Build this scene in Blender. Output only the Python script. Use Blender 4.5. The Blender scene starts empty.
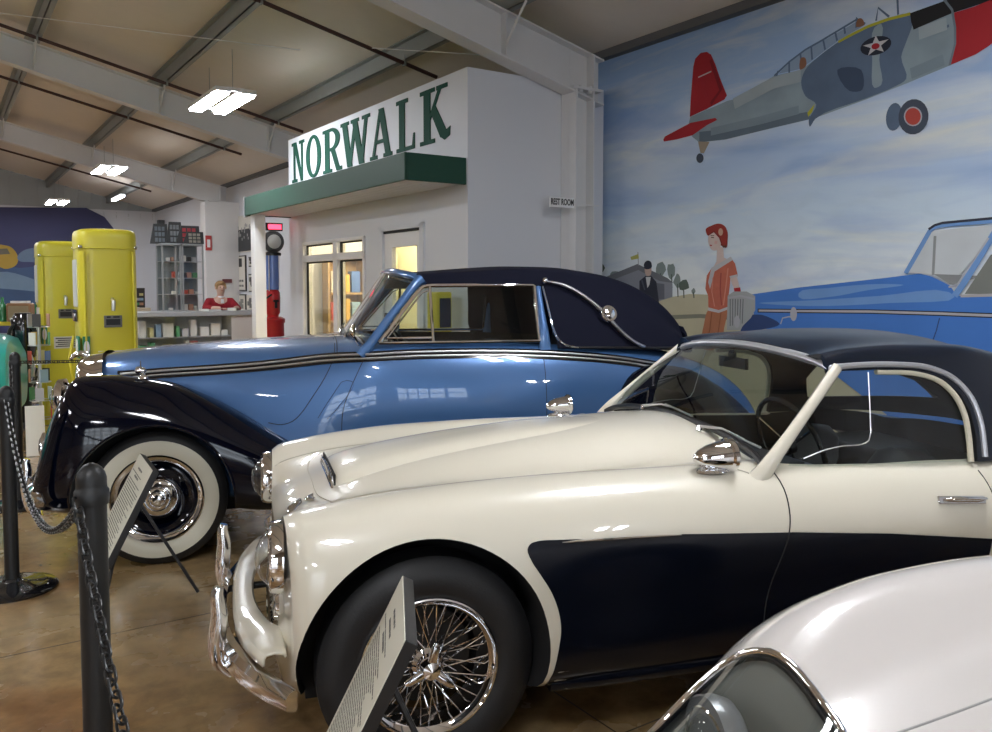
import bpy, math, random
from mathutils import Vector, Matrix, geometry, interpolate
from mathutils.bvhtree import BVHTree
random.seed(7)
scene = bpy.context.scene
COL = scene.collection
R = math.radians
PI = math.pi
# ------------------------------------------------------------------ camera
FPX, CXP, CYP, PITCH, CAMH = 835.0, 496.0, 333.0, R(3.25), 1.48
cam_d = bpy.data.cameras.new('camera')
cam = bpy.data.objects.new('camera', cam_d)
COL.objects.link(cam)
cam.location = (0, 0, CAMH)
cam.rotation_euler = (PI / 2 - PITCH, 0, 0)
cam_d.sensor_fit = 'HORIZONTAL'
cam_d.sensor_width = 36
cam_d.lens = 36 * FPX / 992
cam_d.shift_y = -(366 - CYP) / 992
cam_d.clip_start = 0.05
scene.camera = cam


def ray(px, py):
    a = (px - CXP) / FPX
    b = -(py - CYP) / FPX
    return Vector((a, math.cos(PITCH) + b * math.sin(PITCH), -math.sin(PITCH) + b * math.cos(PITCH)))


def hit(px, py, p0, n):
    r = ray(px, py)
    o = Vector((0, 0, CAMH))
    n = Vector(n)
    return o + r * ((Vector(p0) - o).dot(n) / r.dot(n))


# ------------------------------------------------------------------ materials
MATS = {}


def mat(name, color, rough=0.5, metal=0.0, coat=0.0, spec=0.5, bump=0.0, bscale=40, var=0.0, vscale=6, emit=None, estr=0, aniso=0, sheen=0, coat_rough=0.02):
    if name in MATS:
        return MATS[name]
    m = bpy.data.materials.new(name)
    m.use_nodes = True
    nt = m.node_tree
    b = nt.nodes['Principled BSDF']
    c = (*color, 1) if len(color) == 3 else color
    b.inputs['Base Color'].default_value = c
    b.inputs['Roughness'].default_value = rough
    b.inputs['Metallic'].default_value = metal
    b.inputs['Coat Weight'].default_value = coat
    b.inputs['Coat Roughness'].default_value = coat_rough
    b.inputs['Specular IOR Level'].default_value = spec
    if sheen:
        b.inputs['Sheen Weight'].default_value = sheen
    tc = nt.nodes.new('ShaderNodeTexCoord')
    if var:
        n = nt.nodes.new('ShaderNodeTexNoise')
        n.inputs['Scale'].default_value = vscale
        n.inputs['Detail'].default_value = 5
        nt.links.new(tc.outputs['Object'], n.inputs['Vector'])
        mx = nt.nodes.new('ShaderNodeMix')
        mx.data_type = 'RGBA'
        mx.inputs[6].default_value = tuple(max(0, v * (1 - var)) for v in c[:3]) + (1,)
        mx.inputs[7].default_value = tuple(min(1, v * (1 + var)) for v in c[:3]) + (1,)
        nt.links.new(n.outputs['Fac'], mx.inputs[0])
        nt.links.new(mx.outputs[2], b.inputs['Base Color'])
    if bump:
        n = nt.nodes.new('ShaderNodeTexNoise')
        n.inputs['Scale'].default_value = bscale
        n.inputs['Detail'].default_value = 4
        nt.links.new(tc.outputs['Object'], n.inputs['Vector'])
        bp = nt.nodes.new('ShaderNodeBump')
        bp.inputs['Strength'].default_value = bump
        bp.inputs['Distance'].default_value = 0.01
        nt.links.new(n.outputs['Fac'], bp.inputs['Height'])
        nt.links.new(bp.outputs['Normal'], b.inputs['Normal'])
    if emit:
        b.inputs['Emission Color'].default_value = (*emit, 1)
        b.inputs['Emission Strength'].default_value = estr
    MATS[name] = m
    return m


def glass(name, tint=(1, 1, 1), refl=1.0, rough=0.0, fog=0.0):
    if name in MATS:
        return MATS[name]
    m = bpy.data.materials.new(name)
    m.use_nodes = True
    nt = m.node_tree
    nt.nodes.clear()
    out = nt.nodes.new('ShaderNodeOutputMaterial')
    tr = nt.nodes.new('ShaderNodeBsdfTransparent')
    tr.inputs[0].default_value = (*tint, 1)
    gl = nt.nodes.new('ShaderNodeBsdfGlossy')
    gl.inputs['Roughness'].default_value = rough
    fr = nt.nodes.new('ShaderNodeFresnel')
    geo = nt.nodes.new('ShaderNodeNewGeometry')      # thin pane: same reflectance from both faces
    ior = nt.nodes.new('ShaderNodeMapRange')
    ior.inputs['To Min'].default_value = 1.45
    ior.inputs['To Max'].default_value = 1 / 1.45
    nt.links.new(geo.outputs['Backfacing'], ior.inputs['Value'])
    nt.links.new(ior.outputs[0], fr.inputs['IOR'])
    mp = nt.nodes.new('ShaderNodeMath')
    mp.operation = 'MULTIPLY'
    mp.inputs[1].default_value = 1.6 * refl
    mp.use_clamp = True
    nt.links.new(fr.outputs[0], mp.inputs[0])
    mx = nt.nodes.new('ShaderNodeMixShader')
    nt.links.new(mp.outputs[0], mx.inputs[0])
    nt.links.new(tr.outputs[0], mx.inputs[1])
    nt.links.new(gl.outputs[0], mx.inputs[2])
    nt.links.new(mx.outputs[0], out.inputs[0])
    MATS[name] = m
    return m


CREAM = mat('cream_paint', (0.73, 0.69, 0.575), 0.28, coat=1.0)
WHITE_CAR = mat('white_paint', (0.64, 0.61, 0.585), 0.25, coat=1.0)
NAVY = mat('navy_paint', (0.003, 0.0045, 0.010), 0.2, spec=0.32)
FENDER = mat('midnight_paint', (0.001, 0.002, 0.008), 0.06, spec=0.45)
BLUE = mat('blue_metallic_paint', (0.068, 0.168, 0.38), 0.33, metal=0.35, coat=1.0)
BLUE_TOP = BLUE
CHROME = mat('chrome', (0.86, 0.86, 0.88), 0.04, metal=1.0)
ALLOY = mat('satin_alloy', (0.55, 0.56, 0.60), 0.35, metal=0.7)
CHROME_D = mat('dull_chrome', (0.66, 0.66, 0.67), 0.33, metal=1.0)
RUBBER = mat('tyre_rubber', (0.012, 0.012, 0.013), 0.55, bump=0.1, bscale=150)
BLACK = mat('black_satin', (0.010, 0.010, 0.011), 0.35)
BLACKG = mat('black_gloss', (0.008, 0.008, 0.010), 0.12, coat=0.6)
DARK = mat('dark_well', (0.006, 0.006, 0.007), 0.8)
WHITEWALL = mat('whitewall', (0.70, 0.68, 0.56), 0.45)
CLOTH_NAVY = mat('navy_canvas', (0.008, 0.009, 0.020), 0.9, bump=0.15, bscale=300, spec=0.15)
TOP_NAVY = mat('hardtop_navy', (0.005, 0.009, 0.019), 0.24, spec=0.5)
LEATHER = mat('grey_leather', (0.035, 0.038, 0.045), 0.45, bump=0.1, bscale=80)
SEAM = mat('shut_line_dark', (0.010, 0.010, 0.010), 0.7)
GLASS = glass('clear_glass')
GLASS_CAR = glass('car_glass', (0.80, 0.86, 0.84), 1.0)
GLASS_LAMP = glass('lamp_glass', (0.93, 0.95, 0.96), 1.2)
WALLW = mat('white_wall_paint', (0.66, 0.68, 0.72), 0.6, bump=0.03, bscale=120)
STEELW = mat('white_steel_paint', (0.70, 0.70, 0.70), 0.5, var=0.03)
PURLIN = mat('galvanised_purlin', (0.30, 0.32, 0.31), 0.5, metal=0.3, var=0.08)
ROOFM = mat('beige_insulation_vinyl', (0.70, 0.64, 0.555), 0.55, bump=0.25, bscale=1.5, var=0.04)
GREEN = mat('canopy_green', (0.020, 0.070, 0.046), 0.45, spec=0.25)
GREEN_L = mat('letter_green', (0.012, 0.072, 0.048), 0.75, spec=0.15)
WHITE = mat('white_plain', (0.78, 0.78, 0.78), 0.5)
PAPER = mat('paper_white', (0.66, 0.64, 0.58), 0.7)
INK = mat('print_ink', (0.03, 0.03, 0.03), 0.7)
YELLOW = mat('pump_yellow', (0.66, 0.585, 0.04), 0.35, coat=0.2)
RED = mat('red_enamel', (0.55, 0.012, 0.016), 0.3, coat=0.5)


# ------------------------------------------------------------------ objects
def empty(name, loc=(0, 0, 0), rz=0.0, parent=None):
    o = bpy.data.objects.new(name, None)
    COL.objects.link(o)
    o.location = loc
    o.rotation_euler = (0, 0, rz)
    o.empty_display_size = 0.1
    if parent:
        o.parent = parent
    return o


def tag(o, label, cat, group=None, kind=None):
    o['label'] = label
    o['category'] = cat
    if group:
        o['group'] = group
    if kind:
        o['kind'] = kind
    return o


def struct(o):
    o['kind'] = 'structure'
    return o


def place(o, loc, rz=0.0):
    o.location = loc
    o.rotation_euler = (0, 0, rz)
    return o


def mk(name, verts, faces, m, parent=None, smooth=True, ang=38, fmats=None):
    me = bpy.data.meshes.new(name)
    me.from_pydata([tuple(v) for v in verts], [], faces)
    ms = m if isinstance(m, (list, tuple)) else [m]
    for x in ms:
        me.materials.append(x)
    if fmats:
        for p, i in zip(me.polygons, fmats):
            p.material_index = i
    me.validate()
    me.update()
    if smooth:
        me.polygons.foreach_set('use_smooth', [True] * len(me.polygons))
        me.set_sharp_from_angle(angle=R(ang))
    o = bpy.data.objects.new(name, me)
    COL.objects.link(o)
    if parent:
        o.parent = parent
    return o


def frame_for(d):
    d = Vector(d).normalized()
    a = Vector((0, 0, 1)) if abs(d.z) < 0.9 else Vector((1, 0, 0))
    x = d.cross(a).normalized()
    return x, d.cross(x).normalized(), d


class MB:
    def __init__(s):
        s.v = []
        s.f = []
        s.starts = []

    def add(s, vs, fs):
        b = len(s.v)
        s.starts.append((b, len(s.f)))
        s.v += [Vector(v) for v in vs]
        s.f += [tuple(i + b for i in f) for f in fs]
        return s

    def each(s, name, m, parent=None, smooth=True, ang=38, bevel=0):
        """one object per added piece"""
        out = []
        cuts = s.starts + [(len(s.v), len(s.f))]
        for (v0, f0), (v1, f1) in zip(cuts[:-1], cuts[1:]):
            q = MB()
            q.v = s.v[v0:v1]
            q.f = [tuple(i - v0 for i in f) for f in s.f[f0:f1]]
            out.append(q.build(name, m, parent, smooth, ang, bevel))
        return out

    def box(s, x0, x1, y0, y1, z0, z1):
        vs = [(x, y, z) for z in (z0, z1) for y in (y0, y1) for x in (x0, x1)]
        return s.add(vs, [(0, 2, 3, 1), (4, 5, 7, 6), (0, 1, 5, 4), (2, 6, 7, 3), (0, 4, 6, 2), (1, 3, 7, 5)])

    def obox(s, c, ax, ay, az):
        c, ax, ay, az = Vector(c), Vector(ax), Vector(ay), Vector(az)
        vs = [c + ax * i + ay * j + az * k for k in (-1, 1) for j in (-1, 1) for i in (-1, 1)]
        return s.add(vs, [(0, 2, 3, 1), (4, 5, 7, 6), (0, 1, 5, 4), (2, 6, 7, 3), (0, 4, 6, 2), (1, 3, 7, 5)])

    def cyl(s, p0, p1, r0, r1=None, n=20, caps=True):
        r1 = r0 if r1 is None else r1
        p0, p1 = Vector(p0), Vector(p1)
        x, y, d = frame_for(p1 - p0)
        vs = []
        for p, r in ((p0, r0), (p1, r1)):
            for i in range(n):
                t = 2 * PI * i / n
                vs.append(p + x * math.cos(t) * r + y * math.sin(t) * r)
        fs = [(i, (i + 1) % n, n + (i + 1) % n, n + i) for i in range(n)]
        if caps:
            fs += [tuple(range(n - 1, -1, -1)), tuple(range(n, 2 * n))]
        return s.add(vs, fs)

    def tube(s, pts, r, n=8, closed=False, flat=None, up=None):
        pts = [Vector(p) for p in pts]
        N = len(pts)
        rs = r if isinstance(r, (list, tuple)) else [r] * N
        vs = []
        px = None
        for i, p in enumerate(pts):
            if closed:
                d = pts[(i + 1) % N] - pts[i - 1]
            else:
                d = pts[min(i + 1, N - 1)] - pts[max(i - 1, 0)]
            if d.length < 1e-9:
                d = Vector((0, 0, 1))
            d.normalize()
            if up is not None:
                y = Vector(up)
                x = d.cross(y).normalized()
                y = x.cross(d).normalized()
            else:
                if px is None:
                    x, y, _ = frame_for(d)
                else:
                    x = (px - d * px.dot(d)).normalized()
                    y = d.cross(x)
            px = x
            fa = flat if flat else 1.0
            for k in range(n):
                t = 2 * PI * k / n
                vs.append(p + x * math.cos(t) * rs[i] + y * math.sin(t) * rs[i] * fa)
        fs = []
        M = N if closed else N - 1
        for i in range(M):
            j = (i + 1) % N
            for k in range(n):
                k2 = (k + 1) % n
                fs.append((i * n + k, i * n + k2, j * n + k2, j * n + k))
        if not closed:
            fs += [tuple(range(n - 1, -1, -1)), tuple(range((N - 1) * n, N * n))]
        return s.add(vs, fs)

    def lathe(s, prof, c=(0, 0, 0), axis=(0, 0, 1), n=40, closed=False, caps=False):
        c = Vector(c)
        x, y, d = frame_for(axis)
        vs = []
        for r, h in prof:
            for i in range(n):
                t = 2 * PI * i / n
                vs.append(c + d * h + (x * math.cos(t) + y * math.sin(t)) * max(r, 1e-5))
        fs = []
        L = len(prof)
        for a in range(L if closed else L - 1):
            b = (a + 1) % L
            for i in range(n):
                j = (i + 1) % n
                fs.append((a * n + i, a * n + j, b * n + j, b * n + i))
        if caps and not closed:
            fs += [tuple(range(n - 1, -1, -1)), tuple(range((L - 1) * n, L * n))]
        return s.add(vs, fs)

    def ball(s, c, rx, ry=None, rz=None, n=16, m=10, rot=None):
        ry = rx if ry is None else ry
        rz = rx if rz is None else rz
        c = Vector(c)
        vs = []
        for j in range(m + 1):
            ph = PI * j / m
            for i in range(n):
                t = 2 * PI * i / n
                q = Vector((rx * math.sin(ph) * math.cos(t), ry * math.sin(ph) * math.sin(t), rz * math.cos(ph)))
                if rot is not None:
                    q = rot @ q
                vs.append(c + q)
        fs = [(j * n + i, (j + 1) * n + i, (j + 1) * n + (i + 1) % n, j * n + (i + 1) % n) for j in range(m) for i in range(n)]
        return s.add(vs, fs)

    def prism(s, poly, mp, depth):
        """poly 2D outline; mp(u,v)->Vector; depth vector; concave polygons allowed"""
        n = len(poly)
        a = [Vector(mp(*p)) for p in poly]
        b = [p + Vector(depth) for p in a]
        tri = geometry.tessellate_polygon([[Vector((p[0], p[1], 0)) for p in poly]])
        fs = [tuple(t) for t in tri] + [tuple(n + i for i in reversed(t)) for t in tri]
        fs += [(i, (i + 1) % n, n + (i + 1) % n, n + i) for i in range(n)]
        return s.add(a + b, fs)

    def sheet(s, poly, mp):
        a = [Vector(mp(*p)) for p in poly]
        tri = geometry.tessellate_polygon([[Vector((p[0], p[1], 0)) for p in poly]])
        return s.add(a, [tuple(t) for t in tri])

    def torus(s, c, axis, Rr, r, n=32, m=10, sx=1.0):
        c = Vector(c)
        x, y, d = frame_for(axis)
        vs = []
        for i in range(n):
            t = 2 * PI * i / n
            e = x * math.cos(t) + y * math.sin(t)
            for k in range(m):
                q = 2 * PI * k / m
                vs.append(c + e * (Rr + r * math.cos(q)) + d * r * math.sin(q) * sx)
        fs = [(i * m + k, ((i + 1) % n) * m + k, ((i + 1) % n) * m + (k + 1) % m, i * m + (k + 1) % m) for i in range(n) for k in range(m)]
        return s.add(vs, fs)

    def build(s, name, m, parent=None, smooth=True, ang=38, bevel=0, fix=True):
        o = mk(name, s.v, s.f, m, parent, smooth, ang)
        if fix:
            import bmesh
            bm = bmesh.new()
            bm.from_mesh(o.data)
            bmesh.ops.recalc_face_normals(bm, faces=bm.faces)
            bm.to_mesh(o.data)
            bm.free()
        if bevel:
            b = o.modifiers.new('bevel', 'BEVEL')
            b.width = bevel
            b.segments = 3
            b.limit_method = 'ANGLE'
            b.angle_limit = R(40)
        return o


# ------------------------------------------------------------------ smooth lofts
def pchip_tangents(t, y):
    n = len(t)
    if n == 2:
        s = (y[1] - y[0]) / (t[1] - t[0])
        return [s, s]
    h = [t[i + 1] - t[i] for i in range(n - 1)]
    d = [(y[i + 1] - y[i]) / h[i] for i in range(n - 1)]
    m = [0.0] * n
    for i in range(1, n - 1):
        if d[i - 1] * d[i] <= 0:
            m[i] = 0
        else:
            w1 = 2 * h[i] + h[i - 1]
            w2 = h[i] + 2 * h[i - 1]
            m[i] = (w1 + w2) / (w1 / d[i - 1] + w2 / d[i])
    m[0], m[-1] = d[0], d[-1]
    return m


def herm(t0, t1, y0, y1, m0, m1, t):
    h = t1 - t0
    s = (t - t0) / h
    return (2 * s ** 3 - 3 * s * s + 1) * y0 + (s ** 3 - 2 * s * s + s) * h * m0 + (-2 * s ** 3 + 3 * s * s) * y1 + (s ** 3 - s * s) * h * m1


def curve(pts, step=0.03, closed=False, mono=False):
    """smooth curve through points"""
    P = [Vector(p) for p in pts]
    n = len(P)
    if closed:
        Q = [P[-2], P[-1]] + P + [P[0], P[1]]
    else:
        Q = P
    t = [0.0]
    for i in range(1, len(Q)):
        t.append(t[-1] + max((Q[i] - Q[i - 1]).length, 1e-4) ** 0.7)
    dim = len(Q[0])
    T = []
    for k in range(dim):
        y = [q[k] for q in Q]
        if mono:
            T.append(pchip_tangents(t, y))
        else:
            m = []
            for i in range(len(Q)):
                if i == 0:
                    m.append((y[1] - y[0]) / (t[1] - t[0]))
                elif i == len(Q) - 1:
                    m.append((y[-1] - y[-2]) / (t[-1] - t[-2]))
                else:
                    h0, h1 = t[i] - t[i - 1], t[i + 1] - t[i]
                    m.append(((y[i] - y[i - 1]) / h0 * h1 + (y[i + 1] - y[i]) / h1 * h0) / (h0 + h1))
            T.append(m)
    out = []
    rng = range(2, 2 + n) if closed else range(n - 1)
    for i in rng:
        a, b = Q[i], Q[i + 1]
        k = step if isinstance(step, int) else max(1, int(round((b - a).length / step)))
        for s in range(k):
            tt = t[i] + (t[i + 1] - t[i]) * s / k
            out.append(Vector([herm(t[i], t[i + 1], a[d], b[d], T[d][i], T[d][i + 1], tt) for d in range(dim)]))
    if not closed:
        out.append(P[-1].copy())
    return out


def loft(rows, nv=5, step=0.04, cap0=True, cap1=True, closed=True):
    """rows: closed loops of equal point count. Smooth around each loop, smooth along the rows."""
    L = [curve(r, nv, closed=closed) for r in rows]
    K = len(L[0])
    n = len(L)
    t = [0.0]
    for i in range(1, n):
        d = sum((L[i][k] - L[i - 1][k]).length for k in range(0, K, 3)) / len(range(0, K, 3))
        t.append(t[-1] + max(d, 1e-4))
    seg = [max(1, int(round((t[i + 1] - t[i]) / step))) for i in range(n - 1)]
    cols = []
    for k in range(K):
        c = []
        tg = [pchip_tangents(t, [L[i][k][d] for i in range(n)]) for d in range(3)]
        for i in range(n - 1):
            for s in range(seg[i]):
                tt = t[i] + (t[i + 1] - t[i]) * s / seg[i]
                c.append(Vector([herm(t[i], t[i + 1], L[i][k][d], L[i + 1][k][d], tg[d][i], tg[d][i + 1], tt) for d in range(3)]))
        c.append(L[-1][k])
        cols.append(c)
    NR = len(cols[0])
    v = [cols[k][i] for i in range(NR) for k in range(K)]
    f = []
    KK = K if closed else K - 1
    for i in range(NR - 1):
        for k in range(KK):
            k2 = (k + 1) % K
            f.append((i * K + k, i * K + k2, (i + 1) * K + k2, (i + 1) * K + k))
    if closed and cap0:
        f.append(tuple(range(K - 1, -1, -1)))
    if closed and cap1:
        f.append(tuple(range((NR - 1) * K, NR * K)))
    return v, f


def mirror_rows(half):
    """half: near side points from top centre to bottom centre (y<=0). Returns closed loop"""
    out = []
    for r in half:
        far = [Vector((p[0], -p[1], p[2])) for p in r[1:-1]]
        out.append([Vector(p) for p in r] + far[::-1])
    return out


def fixn(o):
    import bmesh
    bm = bmesh.new()
    bm.from_mesh(o.data)
    bmesh.ops.recalc_face_normals(bm, faces=bm.faces)
    bm.to_mesh(o.data)
    bm.free()
    return o


def boolean(o, cutters, op='DIFFERENCE'):
    for c in cutters:
        m = o.modifiers.new('cut', 'BOOLEAN')
        m.object = c
        m.operation = op
        m.solver = 'EXACT'
        try:
            m.material_mode = 'TRANSFER'
        except Exception:
            pass
    bpy.context.view_layer.update()
    dg = bpy.context.evaluated_depsgraph_get()
    me = bpy.data.meshes.new_from_object(o.evaluated_get(dg))
    o.modifiers.clear()
    o.data = me
    for c in cutters:
        bpy.data.objects.remove(c)
    me.polygons.foreach_set('use_smooth', [True] * len(me.polygons))
    me.set_sharp_from_angle(angle=R(38))
    return o


class Skin:
    """ray-projection onto a mesh, for flush panels, trim strips and shut lines"""

    def __init__(s, v, f):
        s.v = [Vector(p) for p in v]
        s.f = f
        me = bpy.data.meshes.new('tmp')
        me.from_pydata([tuple(p) for p in v], [], f)
        import bmesh
        bm = bmesh.new()
        bm.from_mesh(me)
        bmesh.ops.recalc_face_normals(bm, faces=bm.faces)
        bm.to_mesh(me)
        bm.free()
        me.update()
        s.n = [x.normal.copy() for x in me.vertices]
        s.f = [tuple(p.vertices) for p in me.polygons]
        bpy.data.meshes.remove(me)
        s.b = BVHTree.FromPolygons(s.v, s.f)

    def cast(s, o, d):
        p, n, i, _ = s.b.ray_cast(Vector(o), Vector(d))
        if p is None:
            return None, None
        vs = [s.v[k] for k in s.f[i]]
        if len(vs) > 6:
            return p, n
        w = interpolate.poly_3d_calc(vs, p)
        nn = Vector((0, 0, 0))
        for k, x in zip(s.f[i], w):
            nn += s.n[k] * x
        nn.normalize()
        if nn.dot(Vector(d)) > 0:
            nn = -nn
        return p, nn

    def side(s, x, z, sg=-1, off=0.0):
        p, n = s.cast((x, sg * 3, z), (0, -sg, 0))
        return (p + n * off, n) if p is not None else (None, None)

    def top(s, x, y, off=0.0):
        p, n = s.cast((x, y, 3), (0, 0, -1))
        return (p + n * off, n) if p is not None else (None, None)

    def panel(s, name, outline, m, parent, off=0.0015, step=0.03, how='side', sg=-1):
        xs = [p[0] for p in outline]
        ys = [p[1] for p in outline]
        dense = []
        N = len(outline)
        for i in range(N):
            a, b = Vector(outline[i][:2]), Vector(outline[(i + 1) % N][:2])
            k = max(1, int((b - a).length / step))
            for q in range(k):
                dense.append(a + (b - a) * q / k)
        nd = len(dense)
        inner = []
        x = min(xs) + step * 0.5
        while x < max(xs):
            y = min(ys) + step * 0.5
            while y < max(ys):
                inner.append(Vector((x, y)))
                y += step
            x += step
        pts = dense + inner
        ov, oe, of, *_ = geometry.delaunay_2d_cdt(pts, [(i, (i + 1) % nd) for i in range(nd)], [], 1, 1e-5)
        V, Nn, ok = [], [], []
        for p in ov:
            q, n = s.side(p[0], p[1], sg, off) if how == 'side' else s.top(p[0], p[1], off)
            ok.append(q is not None)
            V.append(q if q is not None else Vector((0, 0, 0)))
            Nn.append(n if n is not None else Vector((0, 0, 1)))
        F = []
        for t in of:
            if all(ok[i] for i in t):
                t = list(t)
                nn = (V[t[1]] - V[t[0]]).cross(V[t[2]] - V[t[0]])
                if nn.dot(Nn[t[0]]) < 0:
                    t.reverse()
                F.append(tuple(t))
        used = sorted({i for f in F for i in f})
        mp = {i: k for k, i in enumerate(used)}
        V2 = [V[i] for i in used]
        N2 = [Nn[i] for i in used]
        F = [tuple(mp[i] for i in f) for f in F]
        me = bpy.data.meshes.new(name)
        me.from_pydata([tuple(p) for p in V2], [], F)
        me.materials.append(m)
        me.polygons.foreach_set('use_smooth', [True] * len(me.polygons))
        me.update()
        me.normals_split_custom_set_from_vertices([tuple(n) for n in N2])
        o = bpy.data.objects.new(name, me)
        COL.objects.link(o)
        if parent:
            o.parent = parent
        return o

    def line(s, pts, r, how='side', sg=-1, off=0.0, step=0.02, smooth=True, mb=None, n=6, flat=None):
        c = curve([Vector((p[0], p[1])) for p in pts], step) if smooth else [Vector((p[0], p[1])) for p in pts]
        P = []
        for p in c:
            q, nn = s.side(p[0], p[1], sg, off) if how == 'side' else s.top(p[0], p[1], off)
            if q is not None:
                P.append(q)
        mb = mb or MB()
        if len(P) > 1:
            mb.tube(P, r, n, flat=flat)
        return mb


def text_mesh(name, body, size, m, parent=None, M=None, extrude=0.001, align='CENTER', xs=1.0, bold=0.0):
    cu = bpy.data.curves.new(name, 'FONT')
    cu.body = body
    cu.size = size
    cu.align_x = align
    cu.align_y = 'CENTER'
    cu.extrude = extrude
    cu.offset = bold
    t = bpy.data.objects.new(name, cu)
    COL.objects.link(t)
    bpy.context.view_layer.update()
    me = bpy.data.meshes.new_from_object(t.evaluated_get(bpy.context.evaluated_depsgraph_get()))
    bpy.data.objects.remove(t)
    me.name = name
    me.materials.clear()
    me.materials.append(m)
    me.transform(Matrix.Diagonal((xs, 1, 1, 1)))
    if M is not None:
        me.transform(M)
    o = bpy.data.objects.new(name, me)
    COL.objects.link(o)
    if parent:
        o.parent = parent
    return o


# ------------------------------------------------------------------ hall frame of reference
# hall coordinates (v, a, z): v runs towards the mural wall, a along the hall away from the camera
_n = math.hypot(561, 838)
UA = Vector((-561 / _n, 838 / _n, 0))
VA = Vector((838 / _n, 561 / _n, 0))
HROT = math.atan2(VA.y, VA.x)
HC = Vector((-28 / 835 * 8, 8.0, 0))


def HW(v, a, z=0.0):
    return HC + VA * v + UA * a + Vector((0, 0, z))


def hall(o):
    o.location = HC
    o.rotation_euler = (0, 0, HROT)
    return o


def hl(p):
    d = p - HC
    return Vector((d.dot(VA), d.dot(UA), p.z))
# ================================================================== THE HALL
WALLV = 1.75      # mural wall
A0, A1 = -13.5, 22.0
VL = -17.4


def roofz(v):
    vr = -8.0
    return 4.0 + 0.235 * (1.4 - (v if v > vr else 2 * vr - v))


# floor: stained, polished concrete
def floor_mat():
    m = bpy.data.materials.new('stained_concrete')
    m.use_nodes = True
    nt = m.node_tree
    b = nt.nodes['Principled BSDF']
    tc = nt.nodes.new('ShaderNodeTexCoord')

    def noise(sc, det, dist=0.0, rough=0.55):
        n = nt.nodes.new('ShaderNodeTexNoise')
        n.inputs['Scale'].default_value = sc
        n.inputs['Detail'].default_value = det
        n.inputs['Roughness'].default_value = rough
        n.inputs['Distortion'].default_value = dist
        nt.links.new(tc.outputs['Object'], n.inputs['Vector'])
        return n

    def ramp(src, pts):
        r = nt.nodes.new('ShaderNodeValToRGB')
        els = r.color_ramp.elements
        els[0].position, els[0].color = pts[0][0], (*pts[0][1], 1)
        els[1].position, els[1].color = pts[-1][0], (*pts[-1][1], 1)
        for p, c in pts[1:-1]:
            e = els.new(p)
            e.color = (*c, 1)
        nt.links.new(src, r.inputs[0])
        return r
    n1 = noise(0.9, 6, 0.6)
    r1 = ramp(n1.outputs['Fac'], [(0.30, (0.145, 0.062, 0.022)), (0.43, (0.235, 0.130, 0.052)), (0.55, (0.300, 0.200, 0.095)), (0.72, (0.36, 0.26, 0.135))])
    n2 = noise(9, 8, 0.3, 0.65)
    r2 = ramp(n2.outputs['Fac'], [(0.35, (0.75, 0.75, 0.75)), (0.65, (1.2, 1.2, 1.2))])
    mx = nt.nodes.new('ShaderNodeMix')
    mx.data_type = 'RGBA'
    mx.blend_type = 'MULTIPLY'
    mx.inputs[0].default_value = 1
    nt.links.new(r1.outputs[0], mx.inputs[6])
    nt.links.new(r2.outputs[0], mx.inputs[7])
    nt.links.new(mx.outputs[2], b.inputs['Base Color'])
    n3 = noise(3, 4)
    r3 = ramp(n3.outputs['Fac'], [(0.3, (0.16, 0.16, 0.16)), (0.7, (0.34, 0.34, 0.34))])
    nt.links.new(r3.outputs[0], b.inputs['Roughness'])
    b.inputs['Specular IOR Level'].default_value = 0.5
    b.inputs['Coat Weight'].default_value = 0.35
    b.inputs['Coat Roughness'].default_value = 0.12
    return m


f = struct(hall(MB().box(VL - .2, WALLV + .2, A0 - .2, A1 + .2, -0.12, 0.0).build('floor', floor_mat())))
g = MB()
for vv in (-13.2, -9.6, -6.0, -2.4, 1.2):
    g.box(vv - .003, vv + .003, A0, A1, 0.0, 0.0006)
for aa in (-12, -8.4, -4.8, -3.0, 0.6, 4.2, 7.8, 11.4, 15, 18.6):
    g.box(VL, WALLV, aa - .003, aa + .003, 0.0, 0.0006)
jo = struct(hall(g.build('trim_1', mat('saw_cut', (0.05, 0.035, 0.02), 0.8))))

# roof sheets
rb = MB()
for v0, v1 in ((-8.0, WALLV + .1), (-8.0, VL - .1)):
    z0, z1 = roofz(v0), roofz(v1)
    rb.add([(v0, A0, z0), (v1, A0, z1), (v1, A1, z1), (v0, A1, z0), (v0, A0, z0 + .1), (v1, A0, z1 + .1), (v1, A1, z1 + .1), (v0, A1, z0 + .1)],
           [(0, 1, 2, 3), (4, 5, 6, 7), (0, 1, 5, 4), (3, 2, 6, 7), (0, 3, 7, 4), (1, 2, 6, 5)])
struct(hall(rb.build('ceiling', ROOFM, smooth=False)))

struct(hall(MB().box(WALLV, WALLV + .15, A0, A1, 0, 3.93).build('wall_right', WALLW)))
struct(hall(MB().box(VL - .15, VL, A0, A1, 0, 3.9).build('wall_left', mat('dim_panelled_wall', (0.20, 0.17, 0.14), 0.7))))
# far gable: white liner wall with ribbed metal siding above
struct(hall(MB().box(VL, WALLV, A1, A1 + .15, 0, 3.80).build('wall_far', WALLW)))
gb = MB()
SIDING = mat('blue_grey_siding', (0.36, 0.39, 0.40), 0.5)
x = VL
while x < WALLV - 0.02:
    gb.box(x, x + .36, A1 + .03, A1 + .06, 3.6, roofz(x + .18) + .02)
    gb.box(x + .33, x + .36, A1 + .0, A1 + .05, 3.6, roofz(x + .3) + .02)
    x += .36
struct(hall(gb.build('wall_gable', SIDING, smooth=False)))
struct(hall(MB().box(VL, WALLV, A1 - .05, A1 + .02, 3.80, 3.86).build('trim_2', WALLW)))
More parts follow.
